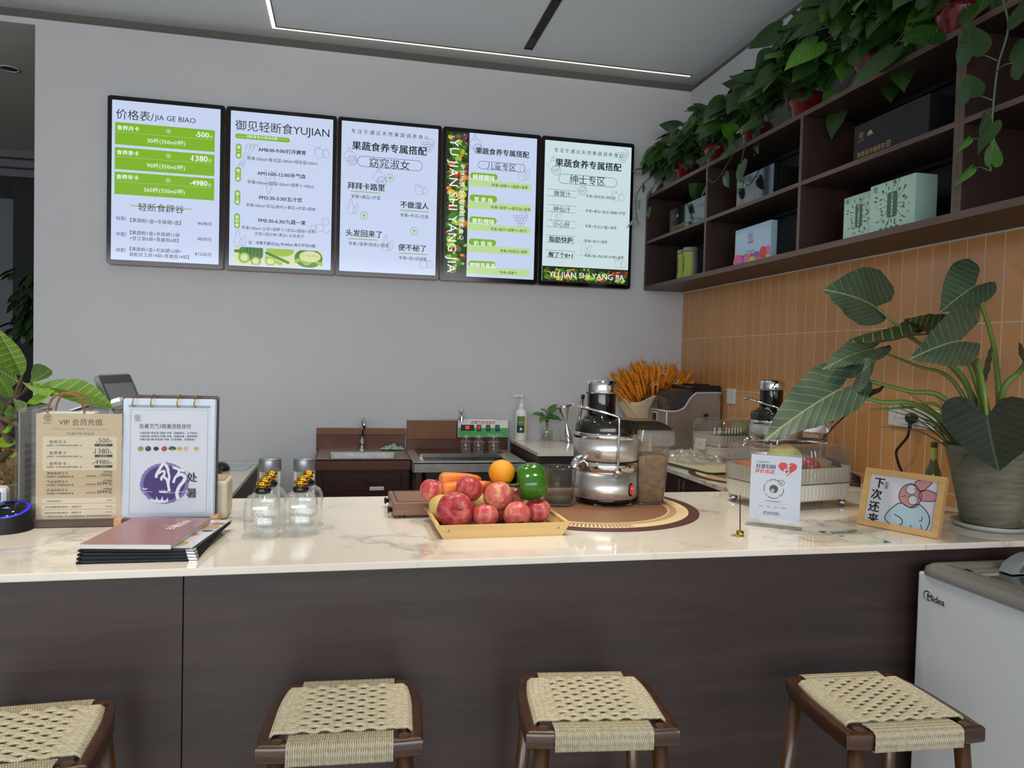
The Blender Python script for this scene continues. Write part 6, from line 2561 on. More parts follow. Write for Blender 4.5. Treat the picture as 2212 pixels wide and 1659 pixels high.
b.stroke(circ(qx(776), qy(572), .002, 10), .0012, .0006, 1, True)
b.stroke([(qx(776) + .002, qy(572)), (qx(776) + .002, qy(545)), (qx(792), qy(552))], .0011, .0006, 1)
for x, y in ((580, 555), (575, 755), (765, 760)):
    b.stroke(circ(qx(x), qy(y), .003, 12), .0008, .0006, 1, True)
text(b, '御见食养家(康城御府店)', cx, qy(858), w=.046, mi=1, z=.0004, al='C')
b.stroke([(qx(455), qy(885)), (qx(872), qy(885))], .0005, .0004, 5)
for k, t_ in enumerate(('真实评价', '有效点评', '分享好店', '帮助商家')):
    text(b, t_, qx(475 + 105 * k), qy(942), w=.0135, mi=1, z=.0004)
b.stroke(circ(qx(557), qy(1028), .0022, 10), .0014, .0006, 1, True)
b.stroke([(qx(557) + .0022, qy(1028)), (qx(557) + .0022, qy(1003)), (qx(574), qy(1010))], .0012, .0006, 1)
text(b, '抖音生活服务', qx(588), qy(1035), w=.037, mi=1, z=.0004, bold=.012)
text(b, '让 美 好 生 活 更 简 单', qx(545), qy(1058), w=.046, mi=1, z=.0004)
b.build('paper_card', [mat('card_white', '#cfd3df', .5), INK, mat('card_red', '#d0393f', .5), mat('photo_dark', '#4a4239', .5), mat('photo_pale', '#b9b0a0', .5), GREYINK], o)
o = thing('incense_holder', 'tiny brass incense holder with a dark stick at the bar edge', 'incense holder', (-1.008, -2.553, BT))
b = MB()
b.lathe([(0, 0), (.0105, 0), (.0105, .014), (.004, .0145), (0, .012)], 20)
b.build('base', GOLD, o)
b = MB()
b.tube([(0, 0, .01), (-.004, .0, .115)], .0016, 8, 0)
b.build('incense_stick', mat('incense_dark', '#2a1c1a', .8), o)
b = MB()
b.tube([(-.004, 0, .115), (-.0045, 0, .123)], .0015, 8, 0)
b.build('burnt_tip', mat('ash', '#9a958c', .9), o)
b = MB()
rn = random.Random(3)
for i in range(12):
    x, y, a = rn.uniform(-.022, .016), rn.uniform(-.018, .005), rn.uniform(0, 3)
    if math.hypot(x, y) < .012:
        x -= .014
    b.tube([(x, y, .0015), (x + .004 * math.cos(a), y + .004 * math.sin(a), .003), (x + .009 * math.cos(a + .4), y + .009 * math.sin(a + .4), .0015)], .0014, 5)
o2 = tag(b.build('incense_ash_crumbs', bpy.data.materials['ash']), 'grey ash crumbs fallen round the brass incense holder', 'ash')
o2['kind'] = 'stuff'
o2.location = (-1.008, -2.553, BT)
# picture frame with a generic pink long-eared animal in a blue top
o = thing('picture_frame', 'light wood picture frame with a pink eared figure and brush writing', 'picture frame', (-.499, -2.5515, BT), -1.125)
b = MB()
T = TR(0, .0, 0) @ RX(-.26) @ frame((0, 0, .001), (1, 0, 0), (0, 0, 1))
b.M = T
FW, FH = .234, .178
h_ = FW / 2
for p in ([(-h_, 0), (h_, 0), (h_ - .018, .018), (-h_ + .018, .018)], [(h_, 0), (h_, FH), (h_ - .018, FH - .018), (h_ - .018, .018)], [(h_, FH), (-h_, FH), (-h_ + .018, FH - .018), (h_ - .018, FH - .018)], [(-h_, FH), (-h_, 0), (-h_ + .018, .018), (-h_ + .018, FH - .018)]):
    b.prism(p, -.016, .004)
b.build('frame_border', wood('oak_frame', '#b98f58', '#d0a86f', 9, 'X', .4), o)
b = MB()
b.M = T
b.rect(-h_ + .017, .017, h_ - .017, FH - .017, -.004, 0)
px_ = lambda x, y: (h_ - .018 - (1700 - x) / 1290 * (FW - .036) + (y - 700) * .0, 0)
gx = lambda x, y: -h_ + .018 + ((x - (530 - (y - 290) * .195)) / 1185) * (FW - .036)
gy = lambda x, y: FH - .018 - ((y - 285 - (x - 530) * .125) / 735) * (FH - .036)
Q = lambda x, y: (gx(x, y), gy(x, y))
S3 = lambda pts, n=5, c=False: [(p.x, p.y) for p in smooth([(*Q(x, y), 0) for x, y in pts], n, c)]
body = S3([(1035, 735), (900, 800), (790, 900), (760, 990), (900, 1085), (1180, 1150), (1380, 1190), (1490, 1050), (1500, 930), (1430, 820), (1320, 750), (1180, 800)], 5, True)
b.flat(body, -.0037, 1)
ear1 = S3([(1270, 470), (1330, 395), (1560, 405), (1480, 500), (1380, 560)], 5, True)
ear2 = S3([(1360, 560), (1520, 545), (1680, 640), (1600, 700), (1370, 690)], 5, True)
head = S3([(1200, 440), (1080, 490), (1010, 600), (1030, 710), (1150, 790), (1260, 800), (1350, 730), (1380, 600), (1300, 480)], 5, True)
for pl, z in ((ear1, -.0036), (ear2, -.0036), (head, -.0035)):
    b.flat(pl, z, 2)
for pl, z in ((ear1, -.0034), (ear2, -.0034), (head, -.0033)):
    b.stroke(pl, .0022, z, 3, True)
b.stroke(body, .0024, -.0033, 3, True)
for x, y, r in ((1215, 530, .0145), (1240, 690, .0135)):
    c_ = Q(x, y)
    b.flat(circ(c_[0], c_[1], r, 24), -.0031, 0)
    b.stroke(circ(c_[0], c_[1], r, 24), .0016, -.003, 3, True)
    b.flat(circ(c_[0] + r * .6, c_[1] + r * .2, .0016, 10), -.0029, 3)
b.stroke(S3([(1030, 640), (1090, 632), (1110, 612)]), .0012, -.003, 3)
b.stroke(S3([(1110, 625), (1130, 650)]), .0012, -.003, 3)
b.stroke(S3([(920, 910), (1020, 960), (1060, 1020), (1020, 1070), (970, 1085)]), .0024, -.003, 3)
b.stroke(S3([(1390, 940), (1370, 1000), (1330, 1000)]), .002, -.003, 3)
b.stroke(S3([(1190, 1060), (1215, 1140)]), .002, -.003, 3)
b.stroke(S3([(1360, 1050), (1390, 1180)]), .002, -.003, 3)
for ch, x, y in (('下', 570, 480), ('次', 510, 660), ('还', 460, 850), ('来', 440, 1040)):
    c_ = Q(x, y)
    text(b, ch, c_[0], c_[1], h=.034, mi=3, z=-.003, bold=.03)
c_ = Q(755, 515)
b.rect(c_[0], c_[1], c_[0] + .009, c_[1] + .02, -.0032, 4)
text(b, '喜', c_[0] + .0045, c_[1] + .011, h=.009, mi=0, z=-.003, al='C')
text(b, '乐', c_[0] + .0045, c_[1] + .002, h=.009, mi=0, z=-.003, al='C')
b.build('picture', [mat('picture_paper', '#c3c3ca', .5), mat('picture_blue', '#a3bcc6', .5), mat('picture_pink', '#b5807f', .5), INK, mat('seal_red', '#8e4144', .5)], o)
b = MB()
b.M = T
b.rect(-h_ + .017, .017, h_ - .017, FH - .017, -.001, 0)
b.build('glass_pane', clear('picture_glass', (1, 1, 1), .01, .8, 0), o)
b = MB()
b.M = TR(0, .087, 0) @ RX(.25)
b.box((0, 0, .06), (.05, .003, .12))
b.build('back_strut', MATBLACK, o)
# table sticker
o = thing('table_sticker', 'cream sticker with green corners stuck flat near the bar edge', 'sticker', (-.679, -2.6, BT), 0)
b = MB()
b.rect(-.062, -.078, .062, .074, .0005, 0)
b.stroke(rrect(-.056, -.07, .056, .066, .014), .0012, .0008, 1, True)
for p in ([(-.062, .074), (-.035, .074), (-.062, .045)], [(.062, -.078), (.035, -.078), (.062, -.05)], [(.062, .074), (.035, .074), (.062, .06)]):
    b.flat(p, .0009, 1)
text(b, '点击扫码', -.04, .042, w=.08, mi=2, z=.0009)
b.stroke(rrect(-.044, .02, .044, .032, .006), .0008, .0009, 1, True)
b.rect(-.04, .006, -.024, .013, .0009, 2)
b.stroke([(-.045, -.06), (.045, -.06)], .0008, .0009, 1)
b.build('print', [mat('sticker_cream', '#d4d6c6', .3), mat('sticker_green', '#2f6b4e', .4), INK], o)


# bread boxes
FLUTE = clear('fluted_lid', (.86, .84, .81), .04, 1.25, .06, (.75, .73, .7), 1.5, edge=.2)
LIDTOP = clear('smoky_lid_top', (.74, .69, .65), .03, 1.2, .10, (.5, .45, .42), 1.5)
CREAM = mat('cream_ribbed_plastic', '#d6d2c6', .42)


def bread_box(label, loc, rz, lx, ly, plate=True):
    o = thing('vegetable_box', label, 'storage box', loc, rz, 'ribbed vegetable boxes with clear lids')
    hx, hy = lx / 2, ly / 2

    def ring(k, z, amp=0.0, nr=14):
        base = rrect(-hx * k, -hy * k, hx * k, hy * k, min(hx, hy) * .42 * k, nr)
        out = []
        P = [Vector((x, y, 0)) for x, y in base]
        n_ = len(P)
        m_ = 280
        # resample evenly
        seg = [(P[(i + 1) % n_] - P[i]).length for i in range(n_)]
        tot = sum(seg)
        i, acc = 0, 0.0
        for q in range(m_):
            t = tot * q / m_
            while acc + seg[i] < t and i < n_ - 1:
                acc += seg[i]
                i += 1
            p = P[i].lerp(P[(i + 1) % n_], (t - acc) / max(seg[i], 1e-9))
            d = p.normalized()
            r = amp * (1 if (q % 4) < 2 else 0)
            out.append((p.x - d.x * r, p.y - d.y * r, z))
        return out

    def shell(b, prof, mi=0, bottom=False, top=False, sm=True):
        rs = [ring(k, z, a) for k, z, a in prof]
        n_ = len(rs[0])
        vs = [p for r in rs for p in r]
        fs = [(i * n_ + j, i * n_ + (j + 1) % n_, (i + 1) * n_ + (j + 1) % n_, (i + 1) * n_ + j) for i in range(len(rs) - 1) for j in range(n_)]
        if bottom:
            fs.append(tuple(range(n_ - 1, -1, -1)))
        if top:
            fs.append(tuple((len(rs) - 1) * n_ + j for j in range(n_)))
        b.add(vs, fs, mi, sm)
    b = MB()
    shell(b, [(.86, .024, .001), (.93, .03, .0018), (.965, .045, .0018), (.972, .07, .0018), (.972, .0705, 0), (.975, .083, 0), (.966, .084, 0), (.955, .06, 0)], 0, bottom=True, sm=False)
    b.build('lower_tray', CREAM, o)
    b = MB()
    shell(b, [(.9, .086, 0), (.972, .087, 0), (.975, .098, 0), (.975, .0985, .0018), (.977, .138, .0018), (.977, .139, 0), (.967, .139, 0), (.955, .095, 0)], 0, bottom=True, sm=False)
    b.build('upper_tray', CREAM, o)
    b = MB()
    shell(b, [(1.0, .082, .0), (1.0, .086, .0022), (1.0, .15, .0022), (.985, .178, .0022), (.95, .198, .0022), (.9, .208, .0015), (.88, .209, 0)], 0, sm=False)
    lid = b.build('lid', FLUTE, o)
    b = MB()
    shell(b, [(.88, .209, 0), (.8, .213, 0), (.5, .2145, 0)], 0, top=True)
    b.build('lid_window', LIDTOP, lid)
    for sx_ in (-1, 1):
        for sy_ in (-1, 1):
            b = MB()
            b.ell((sx_ * hx * .78, sy_ * hy * .78, .013), (.016, .016, .0135), 18, 12)
            b.cyl((sx_ * hx * .78, sy_ * hy * .78, .012), (sx_ * hx * .78, sy_ * hy * .78, .03), .009, 12)
            b.build('foot', CHROME, o)
    if plate:
        b = MB()
        b.M = frame((-hx - .002, 0, .088), (0, -1, 0), (0, 0, 1))
        b.prism(rrect(-.042, -.026, .042, .026, .006), -.004, .007, 0)
        text(b, 'SHELF', 0, -.006, w=.036, mi=1, z=.0074, al='C')
        b.build('handle', [mat('cream_handle', '#ddd8c8', .4) if 'cream_handle' not in bpy.data.materials else bpy.data.materials['cream_handle'], GREYINK], o)
    return o


R1 = .2
C1 = (-.573, -2.105)
bread_box('ribbed white vegetable box with a clear lid, behind the red heart sign', (C1[0], C1[1], BT), R1, .40, .25, False)
bread_box('ribbed white vegetable box holding greens, beside the ice maker', (-.205, -1.07, WT), .06, .37, .25)


def veg(name, label, cat, base, dx, dy, z, rz, fn, m, rt=0):
    p = Vector((dx, dy, 0))
    p.rotate(Euler((0, 0, rt)))
    o = thing(name, label, cat, (base[0] + p.x, base[1] + p.y, base[2] + z), rz)
    b = MB()
    fn(b)
    b.build('flesh', m, o)
    return o


CB = (C1[0], C1[1], BT)
for k in range(5):
    veg('carrot', ('carrot seen through the fluted lid of the front vegetable box, ') + ('nearest the end wall', 'second from the end', 'middle of five', 'fourth from the end', 'nearest the cabbage')[k], 'carrot', CB, -.165 + .02 * k, .0, .112 + .016 * (k % 2), R1 + PI / 2 + .1 * (k - 2) * .3, lambda b: b.tube([(-.09, 0, 0), (-.05, 0, 0), (.02, 0, 0), (.09, 0, 0)], [.006, .014, .018, .017], 12), CARM, R1)
veg('cabbage', 'pale yellow green cabbage bulging under the clear lid behind the sign', 'cabbage', CB, -.035, -.015, .155, 0, lambda b: b.ell((0, 0, 0), (.06, .06, .055), 28, 18, fn=lambda d, th, ph: d * (1 + .05 * math.sin(5 * ph + 3 * th) + .03 * math.sin(9 * th + 4 * ph))), mat('cabbage_leaf', '#c9cc82', .5, var=.1, vscale=25), R1)
for k, (x, y, c) in enumerate(((.055, -.045, '#a8322f'), (.075, .04, '#b5483c'))):
    veg('tomato', 'red tomato behind the fluted lid beside the cabbage, ' + ('in front', 'at the back')[k], 'tomato', CB, x, y, .135, 0, lambda b: b.ell((0, 0, 0), (.034, .034, .03), 24, 14), mat('box_tomato_%s' % 'ab'[k], c, .3), R1)
for k, (x, y) in enumerate(((.115, -.04), (.12, .045))):
    veg('potato', 'brown potato under the lid near the picture frame, ' + ('in front', 'at the back')[k], 'potato', CB, x, y, .13, .5 * k, lambda b: b.ell((0, 0, 0), (.034, .045, .033), 22, 14, fn=lambda d, th, ph: d * (1 + .05 * math.sin(3 * ph + th))), mat('potato_skin_%s' % 'ab'[k], '#8d7a55', .7, var=.12, vscale=40), R1)
veg('aubergine', 'dark aubergine at the picture frame end of the clear lidded box', 'aubergine', CB, .165, .0, .13, 1.4 + R1, lambda b: b.lathe([(0, -.08), (.02, -.075), (.03, -.05), (.03, -.01), (.022, .03), (.015, .06), (0, .075)], 20, M=RY(PI / 2)), mat('aubergine_skin', '#3a2a33', .25), R1)
CB2 = (-.205, -1.07, WT)
veg('cucumber', 'green cucumber under the lid of the box beside the ice maker', 'cucumber', CB2, -.02, -.03, .125, .3, lambda b: b.tube([(-.13, 0, 0), (-.11, 0, 0), (0, 0, .004), (.11, 0, 0), (.13, 0, 0)], [.006, .018, .02, .018, .006], 14), mat('cucumber_skin', '#44662f', .4, var=.2, vscale=50))
veg('cabbage', 'pale green cabbage under the lid of the box beside the ice maker', 'cabbage', CB2, .06, .04, .155, .3, lambda b: b.ell((0, 0, 0), (.055, .055, .048), 24, 16, fn=lambda d, th, ph: d * (1 + .05 * math.sin(5 * ph + 3 * th))), mat('green_cabbage', '#8fa06a', .5, var=.12, vscale=25))
# cutting mat and crumpled plastic bag
o = thing('plastic_board', 'pale plastic board with a dark edge on the rear worktop', 'chopping board', (-.47, -1.21, WT), .12)
b = MB()
b.M = TR(0, 0, 0)
b.prism(rrect(-.14, -.3, .14, .22, .03), 0, .012, 1)
b.prism(rrect(-.132, -.292, .132, .212, .028), .0118, .0126, 0)
b.build('board', [mat('pale_board', '#d6c9a3', .4), mat('board_dark_edge', '#3b453f', .4)], o)


def crump(u, v):
    r = math.sin(PI * u) ** .6 * math.sin(PI * v) ** .6
    n1 = math.sin(13 * u + 5 * v) * math.cos(11 * v - 7 * u) + .6 * math.sin(29 * u - 17 * v) + .4 * math.sin(41 * v + 23 * u)
    return (-.13 + .26 * u + .012 * math.sin(21 * v), -.2 + .4 * v + .014 * math.sin(19 * u), .003 + r * (.028 + .016 * n1) if r > .05 else .003 + .004 * abs(n1))


b = MB()
b.grid(crump, 54, 70, sm=False)
o = tag(b.build('plastic_bag', clear('crinkled_film', (.95, .95, .94), .1, 2.2, .16, (.8, .8, .78), 1.7)), 'crumpled clear plastic bag on the pale board beside the ice maker', 'plastic bag')
o.location = (-.455, -1.09, WT + .013)
o.rotation_euler = (0, 0, .15)
# green bottle behind the frame
o = thing('sauce_bottle', 'small green glass bottle with a yellow label behind the picture frame', 'bottle', (-.135, -2.285, BT))
b = MB()
b.lathe([(0, .002), (.024, 0), (.026, .004), (.026, .115), (.024, .135), (.013, .165), (.011, .18), (.0105, .222), (.0125, .224), (.0125, .236), (.0095, .238), (.0095, .18), (0, .17)], 28)
b.build('body', clear('green_glass', (.42, .55, .38), .02, 1.2, .12, (.2, .3, .15), 1.5, edge=.2), o)
b = MB()
b.lathe([(.0265, .02), (.0265, .118)], 28, 0)
M = frame((-.0155, -.0215, .05), (.8, -.6, 0), (0, 0, 1))
for k in range(5):
    text(b, 'extra virgin', -.009, .05 - .011 * k, w=.018, mi=1, M=M, z=.0006)
b.build('label', [mat('bottle_label', '#b8b45e', .5, var=.08), mat('label_green_ink', '#3d5a2e', .5)], o)
b = MB()
b.lathe([(.0114, .172), (.0112, .218)], 24, 0)
b.build('neck_label', bpy.data.materials['bottle_label'], o)
# leaf and stalk positions of the two big plants, in metres
ALO = [  # blade shape, stalk joint, tip, widest edges, droop, cup, finish
    ('arrow', (-0.611, -2.42, 1.413), (-0.928, -2.52, 1.262), (-0.006, 0.065, 0.067), (-0.006, -0.075, -0.041), 0.04, -0.02, 0),
    ('arrow', (-0.537, -2.4, 1.453), (-0.501, -2.44, 1.511), (-0.027, -0.058, -0.03), (0.018, 0.042, 0.033), 0.02, -0.02, 0),
    ('arrow', (-0.4, -2.3, 1.685), (-0.653, -2.38, 1.723), (0.063, 0.064, 0.109), (-0.085, -0.056, -0.049), 0.05, -0.03, 0),
    ('arrow', (-0.371, -2.42, 1.585), (-0.6, -2.44, 1.562), (0.143, 0.101, 0.065), (-0.16, -0.199, -0.006), -0.05, 0.02, 1),
    ('arrow', (-0.265, -2.4, 1.594), (-0.361, -2.38, 1.642), (0.093, 0.039, 0.053), (-0.042, -0.101, -0.004), -0.04, 0.02, 1),
    ('arrow', (-0.13, -2.42, 1.755), (-0.286, -2.45, 1.661), (0.001, 0.062, 0.076), (-0.028, -0.079, -0.035), 0.03, -0.03, 0),
    ('arrow', (-0.348, -2.6, 1.568), (-0.607, -2.7, 1.506), (0.102, 0.085, 0.105), (-0.067, -0.095, -0.054), 0.05, -0.02, 0),
    ('arrow', (-0.358, -2.715, 1.355), (-0.336, -2.74, 1.206), (0.162, 0.016, 0.008), (-0.112, 0.016, 0.005), 0.02, -0.06, 2),
    ('lance', (-0.433, -2.42, 1.434), (-0.697, -2.46, 1.258), (0.068, 0.04, 0.039), (-0.05, -0.02, -0.024), 0.03, 0.0, 2),
    ('arrow', (-0.424, -2.33, 1.547), (-0.661, -2.4, 1.472), (0.016, 0.054, 0.043), (-0.025, -0.046, -0.03), 0.05, -0.02, 0),
    ('lance', (-0.219, -2.56, 1.436), (-0.196, -2.56, 1.569), (-0.01, -0.02, -0.003), (0.007, 0.02, -0.003), 0.0, 0.0, 1),
    ('arrow', (-0.137, -2.62, 1.529), (-0.204, -2.66, 1.533), (0.006, 0.022, 0.034), (-0.021, -0.038, -0.041), 0.03, -0.02, 2),
]
ALO_STALKS = [
    ([(-0.297, -2.56, 1.337), (-0.383, -2.5, 1.367), (-0.498, -2.46, 1.38), (-0.611, -2.42, 1.413)], 0.011, 0.005),
    ([(-0.263, -2.55, 1.343), (-0.301, -2.5, 1.393), (-0.392, -2.45, 1.414), (-0.534, -2.4, 1.452)], 0.01, 0.005),
    ([(-0.22, -2.54, 1.357), (-0.252, -2.48, 1.446), (-0.319, -2.4, 1.494), (-0.424, -2.33, 1.547)], 0.008, 0.003),
    ([(-0.197, -2.53, 1.357), (-0.209, -2.47, 1.454), (-0.288, -2.38, 1.562), (-0.4, -2.3, 1.685)], 0.01, 0.004),
    ([(-0.2, -2.54, 1.35), (-0.238, -2.52, 1.434), (-0.297, -2.47, 1.524), (-0.371, -2.42, 1.585)], 0.01, 0.005),
    ([(-0.19, -2.54, 1.357), (-0.205, -2.5, 1.484), (-0.238, -2.46, 1.533), (-0.265, -2.4, 1.594)], 0.009, 0.004),
    ([(-0.17, -2.54, 1.372), (-0.129, -2.52, 1.457), (-0.112, -2.47, 1.603), (-0.128, -2.43, 1.722), (-0.13, -2.42, 1.755)], 0.009, 0.0045),
    ([(-0.206, -2.56, 1.352), (-0.251, -2.58, 1.443), (-0.312, -2.6, 1.517), (-0.348, -2.6, 1.568)], 0.012, 0.006),
    ([(-0.197, -2.56, 1.373), (-0.271, -2.6, 1.457), (-0.343, -2.66, 1.51), (-0.368, -2.71, 1.432), (-0.359, -2.715, 1.359)], 0.01, 0.005),
    ([(-0.179, -2.55, 1.337), (-0.161, -2.57, 1.416), (-0.137, -2.6, 1.48), (-0.125, -2.62, 1.526)], 0.011, 0.006),
    ([(-0.247, -2.55, 1.357), (-0.317, -2.5, 1.37), (-0.382, -2.46, 1.364), (-0.514, -2.44, 1.354)], 0.006, 0.003),
]
FIC = [
    ('ovate', (-3.126, -1.75, 1.388), (-3.163, -1.85, 1.543), (0.037, 0.025, -0.019), (-0.01, -0.035, -0.044), 0.05, -0.03, 0),
    ('ovate', (-3.113, -1.72, 1.366), (-3.025, -1.8, 1.412), (-0.047, 0.064, 0.033), (0.027, -0.016, -0.005), 0.03, -0.03, 1),
    ('ovate', (-3.136, -1.75, 1.37), (-3.189, -1.8, 1.42), (0.009, -0.022, -0.046), (0.004, 0.028, 0.03), 0.03, -0.03, 1),
    ('lance', (-3.096, -1.75, 1.365), (-2.825, -1.85, 1.293), (0.025, 0.02, 0.064), (0.044, -0.04, 0.021), 0.09, -0.02, 0),
    ('lance', (-3.13, -1.74, 1.368), (-2.972, -1.86, 1.336), (-0.008, 0.04, 0.011), (0.001, -0.02, -0.014), 0.06, -0.02, 0),
    ('lance', (-3.112, -1.76, 1.299), (-3.0, -1.84, 1.349), (-0.009, 0.02, 0.012), (0.017, -0.04, -0.017), 0.02, -0.03, 2),
    ('lance', (-3.116, -1.74, 1.288), (-3.02, -1.82, 1.299), (0.007, -0.02, 0.012), (-0.01, 0.02, -0.012), 0.02, -0.02, 1),
    ('ovate', (-3.144, -1.78, 1.314), (-3.152, -1.86, 1.39), (0.015, 0.024, -0.005), (-0.008, -0.016, -0.021), 0.03, -0.03, 0),
    ('ovate', (-3.13, -1.8, 1.316), (-3.074, -1.86, 1.279), (0.002, 0.033, 0.011), (-0.001, -0.027, -0.01), 0.03, -0.03, 1),
    ('ovate', (-3.119, -1.8, 1.26), (-3.126, -1.88, 1.277), (-0.006, 0.024, 0.029), (0.004, -0.016, -0.016), 0.02, -0.02, 0),
    ('ovate', (-3.148, -1.82, 1.305), (-3.154, -1.9, 1.281), (0.005, 0.024, -0.022), (0.002, -0.016, 0.024), 0.03, -0.02, 0),
    ('lance', (-3.122, -1.82, 1.235), (-3.137, -1.86, 1.215), (-0.005, 0.02, 0.013), (0.009, -0.02, -0.01), 0.02, -0.02, 2),
    ('lance', (-3.114, -1.82, 1.179), (-3.143, -1.9, 1.18), (-0.009, 0.02, 0.026), (0.018, -0.04, -0.006), 0.03, -0.03, 2),
    ('lance', (-3.103, -1.84, 1.149), (-3.108, -1.88, 1.141), (-0.006, 0.02, 0.007), (0.008, -0.02, -0.005), 0.02, -0.02, 2),
]
FIC_STEMS = [
    ([(-3.109, -1.85, 1.061), (-3.127, -1.84, 1.176), (-3.169, -1.82, 1.254), (-3.163, -1.8, 1.281), (-3.14, -1.78, 1.314), (-3.139, -1.76, 1.339), (-3.126, -1.75, 1.388)], 0.012, 0.004),
    ([(-3.167, -1.82, 1.261), (-3.104, -1.84, 1.237), (-3.071, -1.85, 1.228)], 0.009, 0.006),
    ([(-3.14, -1.78, 1.314), (-3.126, -1.75, 1.331), (-3.114, -1.73, 1.348), (-3.096, -1.75, 1.365)], 0.007, 0.003),
    ([(-3.14, -1.78, 1.314), (-3.122, -1.76, 1.299), (-3.116, -1.74, 1.288)], 0.005, 0.003),
    ([(-3.144, -1.78, 1.31), (-3.119, -1.8, 1.289), (-3.119, -1.8, 1.26)], 0.003, 0.002),
    ([(-3.098, -1.84, 1.234), (-3.109, -1.83, 1.196), (-3.103, -1.84, 1.149)], 0.004, 0.003),
    ([(-3.132, -1.76, 1.331), (-3.129, -1.74, 1.364)], 0.004, 0.003),
    ([(-3.126, -1.75, 1.331), (-3.116, -1.74, 1.353), (-3.113, -1.72, 1.366)], 0.004, 0.003),
]
# ---------------------------------------------------------------- big-leaved plant at the right end of the bar
ALOM = [leafmat('alocasia_leaf', '#3d4d3e', '#4d5f49', '#7f9160', .5, 7, .9, .035), leafmat('alocasia_underside', '#2d3a22', '#3c4a28', '#8d9a4a', .6, 6, .9, .06), leafmat('alocasia_dark_leaf', '#18241d', '#223026', '#3c4f38', .5, 7, .9, .03)]
o = thing('potted_alocasia', 'large plant with broad arrow leaves in a stone pot at the bar end', 'potted plant', (0, 0, 0), 0)
PX, PY = -.15, -2.535
b = MB()
b.lathe([(0, .012), (.074, .012), (.08, .016), (.088, .06), (.112, .17), (.131, .245), (.136, .253), (.13, .255), (.122, .245), (.115, .225), (0, .222)], 40, M=TR(PX, PY, BT))
n = N('weathered_stone_pot')
v_ = n.coord((1, 1, 7))
n.color(n.ramp(n.math('ADD', n.math('MULTIPLY', n.noise(v_, 14, 6, .65), .6), n.math('MULTIPLY', n.noise(n.coord((1, 1, 1)), 5, 3), .4)), [(.3, lin('#4c4a40')), (.5, lin('#6e6a5a')), (.7, lin('#8a8472'))]))
n.p.inputs['Roughness'].default_value = .85
n.bump(n.noise(v_, 30, 4), .3, .004)
pot = b.build('pot', n.m, o)
b = MB()
b.lathe([(0, .0), (.085, 0), (.098, .004), (.108, .017), (.104, .018), (.096, .008), (0, .007)], 40, M=TR(PX, PY, BT))
b.build('saucer', mat('pale_saucer', '#a9ada6', .35), o)
b = MB()
b.lathe([(0, .228), (.06, .226), (.117, .222)], 24, M=TR(PX, PY, BT))
b.build('soil', SOIL, o)
st = {}
for i, (pts, r0, r1) in enumerate(ALO_STALKS):
    pts = smooth([(PX + .03 * math.cos(i * 2.1), PY + .03 * math.sin(i * 2.1), BT + .215)] + [Vector(p) for p in pts[1:]], 7)
    m = len(pts) - 1
    b = MB()
    b.tube(pts, [(r0 * 1.15 + (r1 - r0 * 1.15) * (k / m) ** .7) for k in range(m + 1)], 10)
    b.build('leaf_stalk', mat('alocasia_stalk', '#66803a', .4, var=.12, vscale=9) if i == 0 else bpy.data.materials['alocasia_stalk'], o)
for i, (kind, ba, ti, rv, lv, dr, cu, mi) in enumerate(ALO):
    b = MB()
    kk = {'arrow': 1.28, 'heart': 1.2, 'lance': 1}[kind]
    leaf(b, kind, ba, ti, Vector(rv) * kk, Vector(lv) * kk, dr, cu, None, 0, .012, 7, i)
    b.build('leaf', ALOM[mi], o)
b = MB()
rn = random.Random(6)
for i in range(22):
    t = rn.uniform(-.5, .5)
    tip = Vector((-.34 + rn.uniform(-.12, .1), -2.47 + rn.uniform(-.06, .1), 1.345 + rn.uniform(-.05, .07)))
    base = Vector((PX - .085 + rn.uniform(-.012, .012), PY + .02 + rn.uniform(-.02, .02), BT + .222))
    mid = (base + tip) / 2 + Vector((.0, 0, .03))
    p = smooth([base, mid, tip], 5)
    b.tube(p, [.0026 * (1 - k / len(p)) + .0004 for k in range(len(p))], 4)
b.tube(smooth([(PX - .1, PY - .02, BT + .224), (PX - .13, PY - .03, BT + .226), (PX - .18, PY - .05, BT + .18)], 5), .0025, 5)
b.build('grass_tuft', mat('grassy_blade', '#5d6a35', .6), o)

# ---------------------------------------------------------------- rubber plant at the left, potted on the till desk
FICM = [leafmat('rubber_leaf', '#5d8326', '#76993a', '#b5c48a', .4, 9, .35, .05), leafmat('rubber_dark_leaf', '#43612b', '#587538', '#93a869', .4, 9, .35, .05), leafmat('rubber_young_leaf', '#6f9b22', '#88b030', '#b5cf72', .4, 9, .35, .04)]
o = thing('rubber_plant', 'leafy rubber plant with a pebble-topped olive pot beside the menu stands', 'potted plant', (0, 0, 0))
b = MB()
b.lathe([(0, .0), (.105, 0), (.125, .02), (.14, .155), (.145, .16), (.14, .166), (.13, .16), (0, .155)], 36, M=TR(-3.235, -1.62, .868))
b.build('pot', mat('olive_pot', '#77714c', .6, var=.06), o)
b = MB()
rn = random.Random(12)
for i in range(420):
    a, q = rn.uniform(0, 6.283), math.sqrt(rn.random())
    r = .125 * q
    z = .868 + .16 + .11 * (1 - q ** 1.6)
    c = (-3.235 + r * math.cos(a), -1.62 + r * math.sin(a), z)
    m = TR(*c) @ Euler((rn.uniform(0, 3), rn.uniform(0, 3), rn.uniform(0, 3))).to_matrix().to_4x4()
    b.box((0, 0, 0), (rn.uniform(.01, .02), rn.uniform(.007, .014), rn.uniform(.004, .008)), 0, rn.randrange(2), m)
b.lathe([(0, .26), (.06, .245), (.1, .2), (.125, .155)], 20, 0, M=TR(-3.235, -1.62, .868))
g = b.build('bark_mulch', [mat('bark_brown', '#6e5a3c', .85, var=.2, vscale=60), mat('bark_tan', '#8c7650', .85)], o)
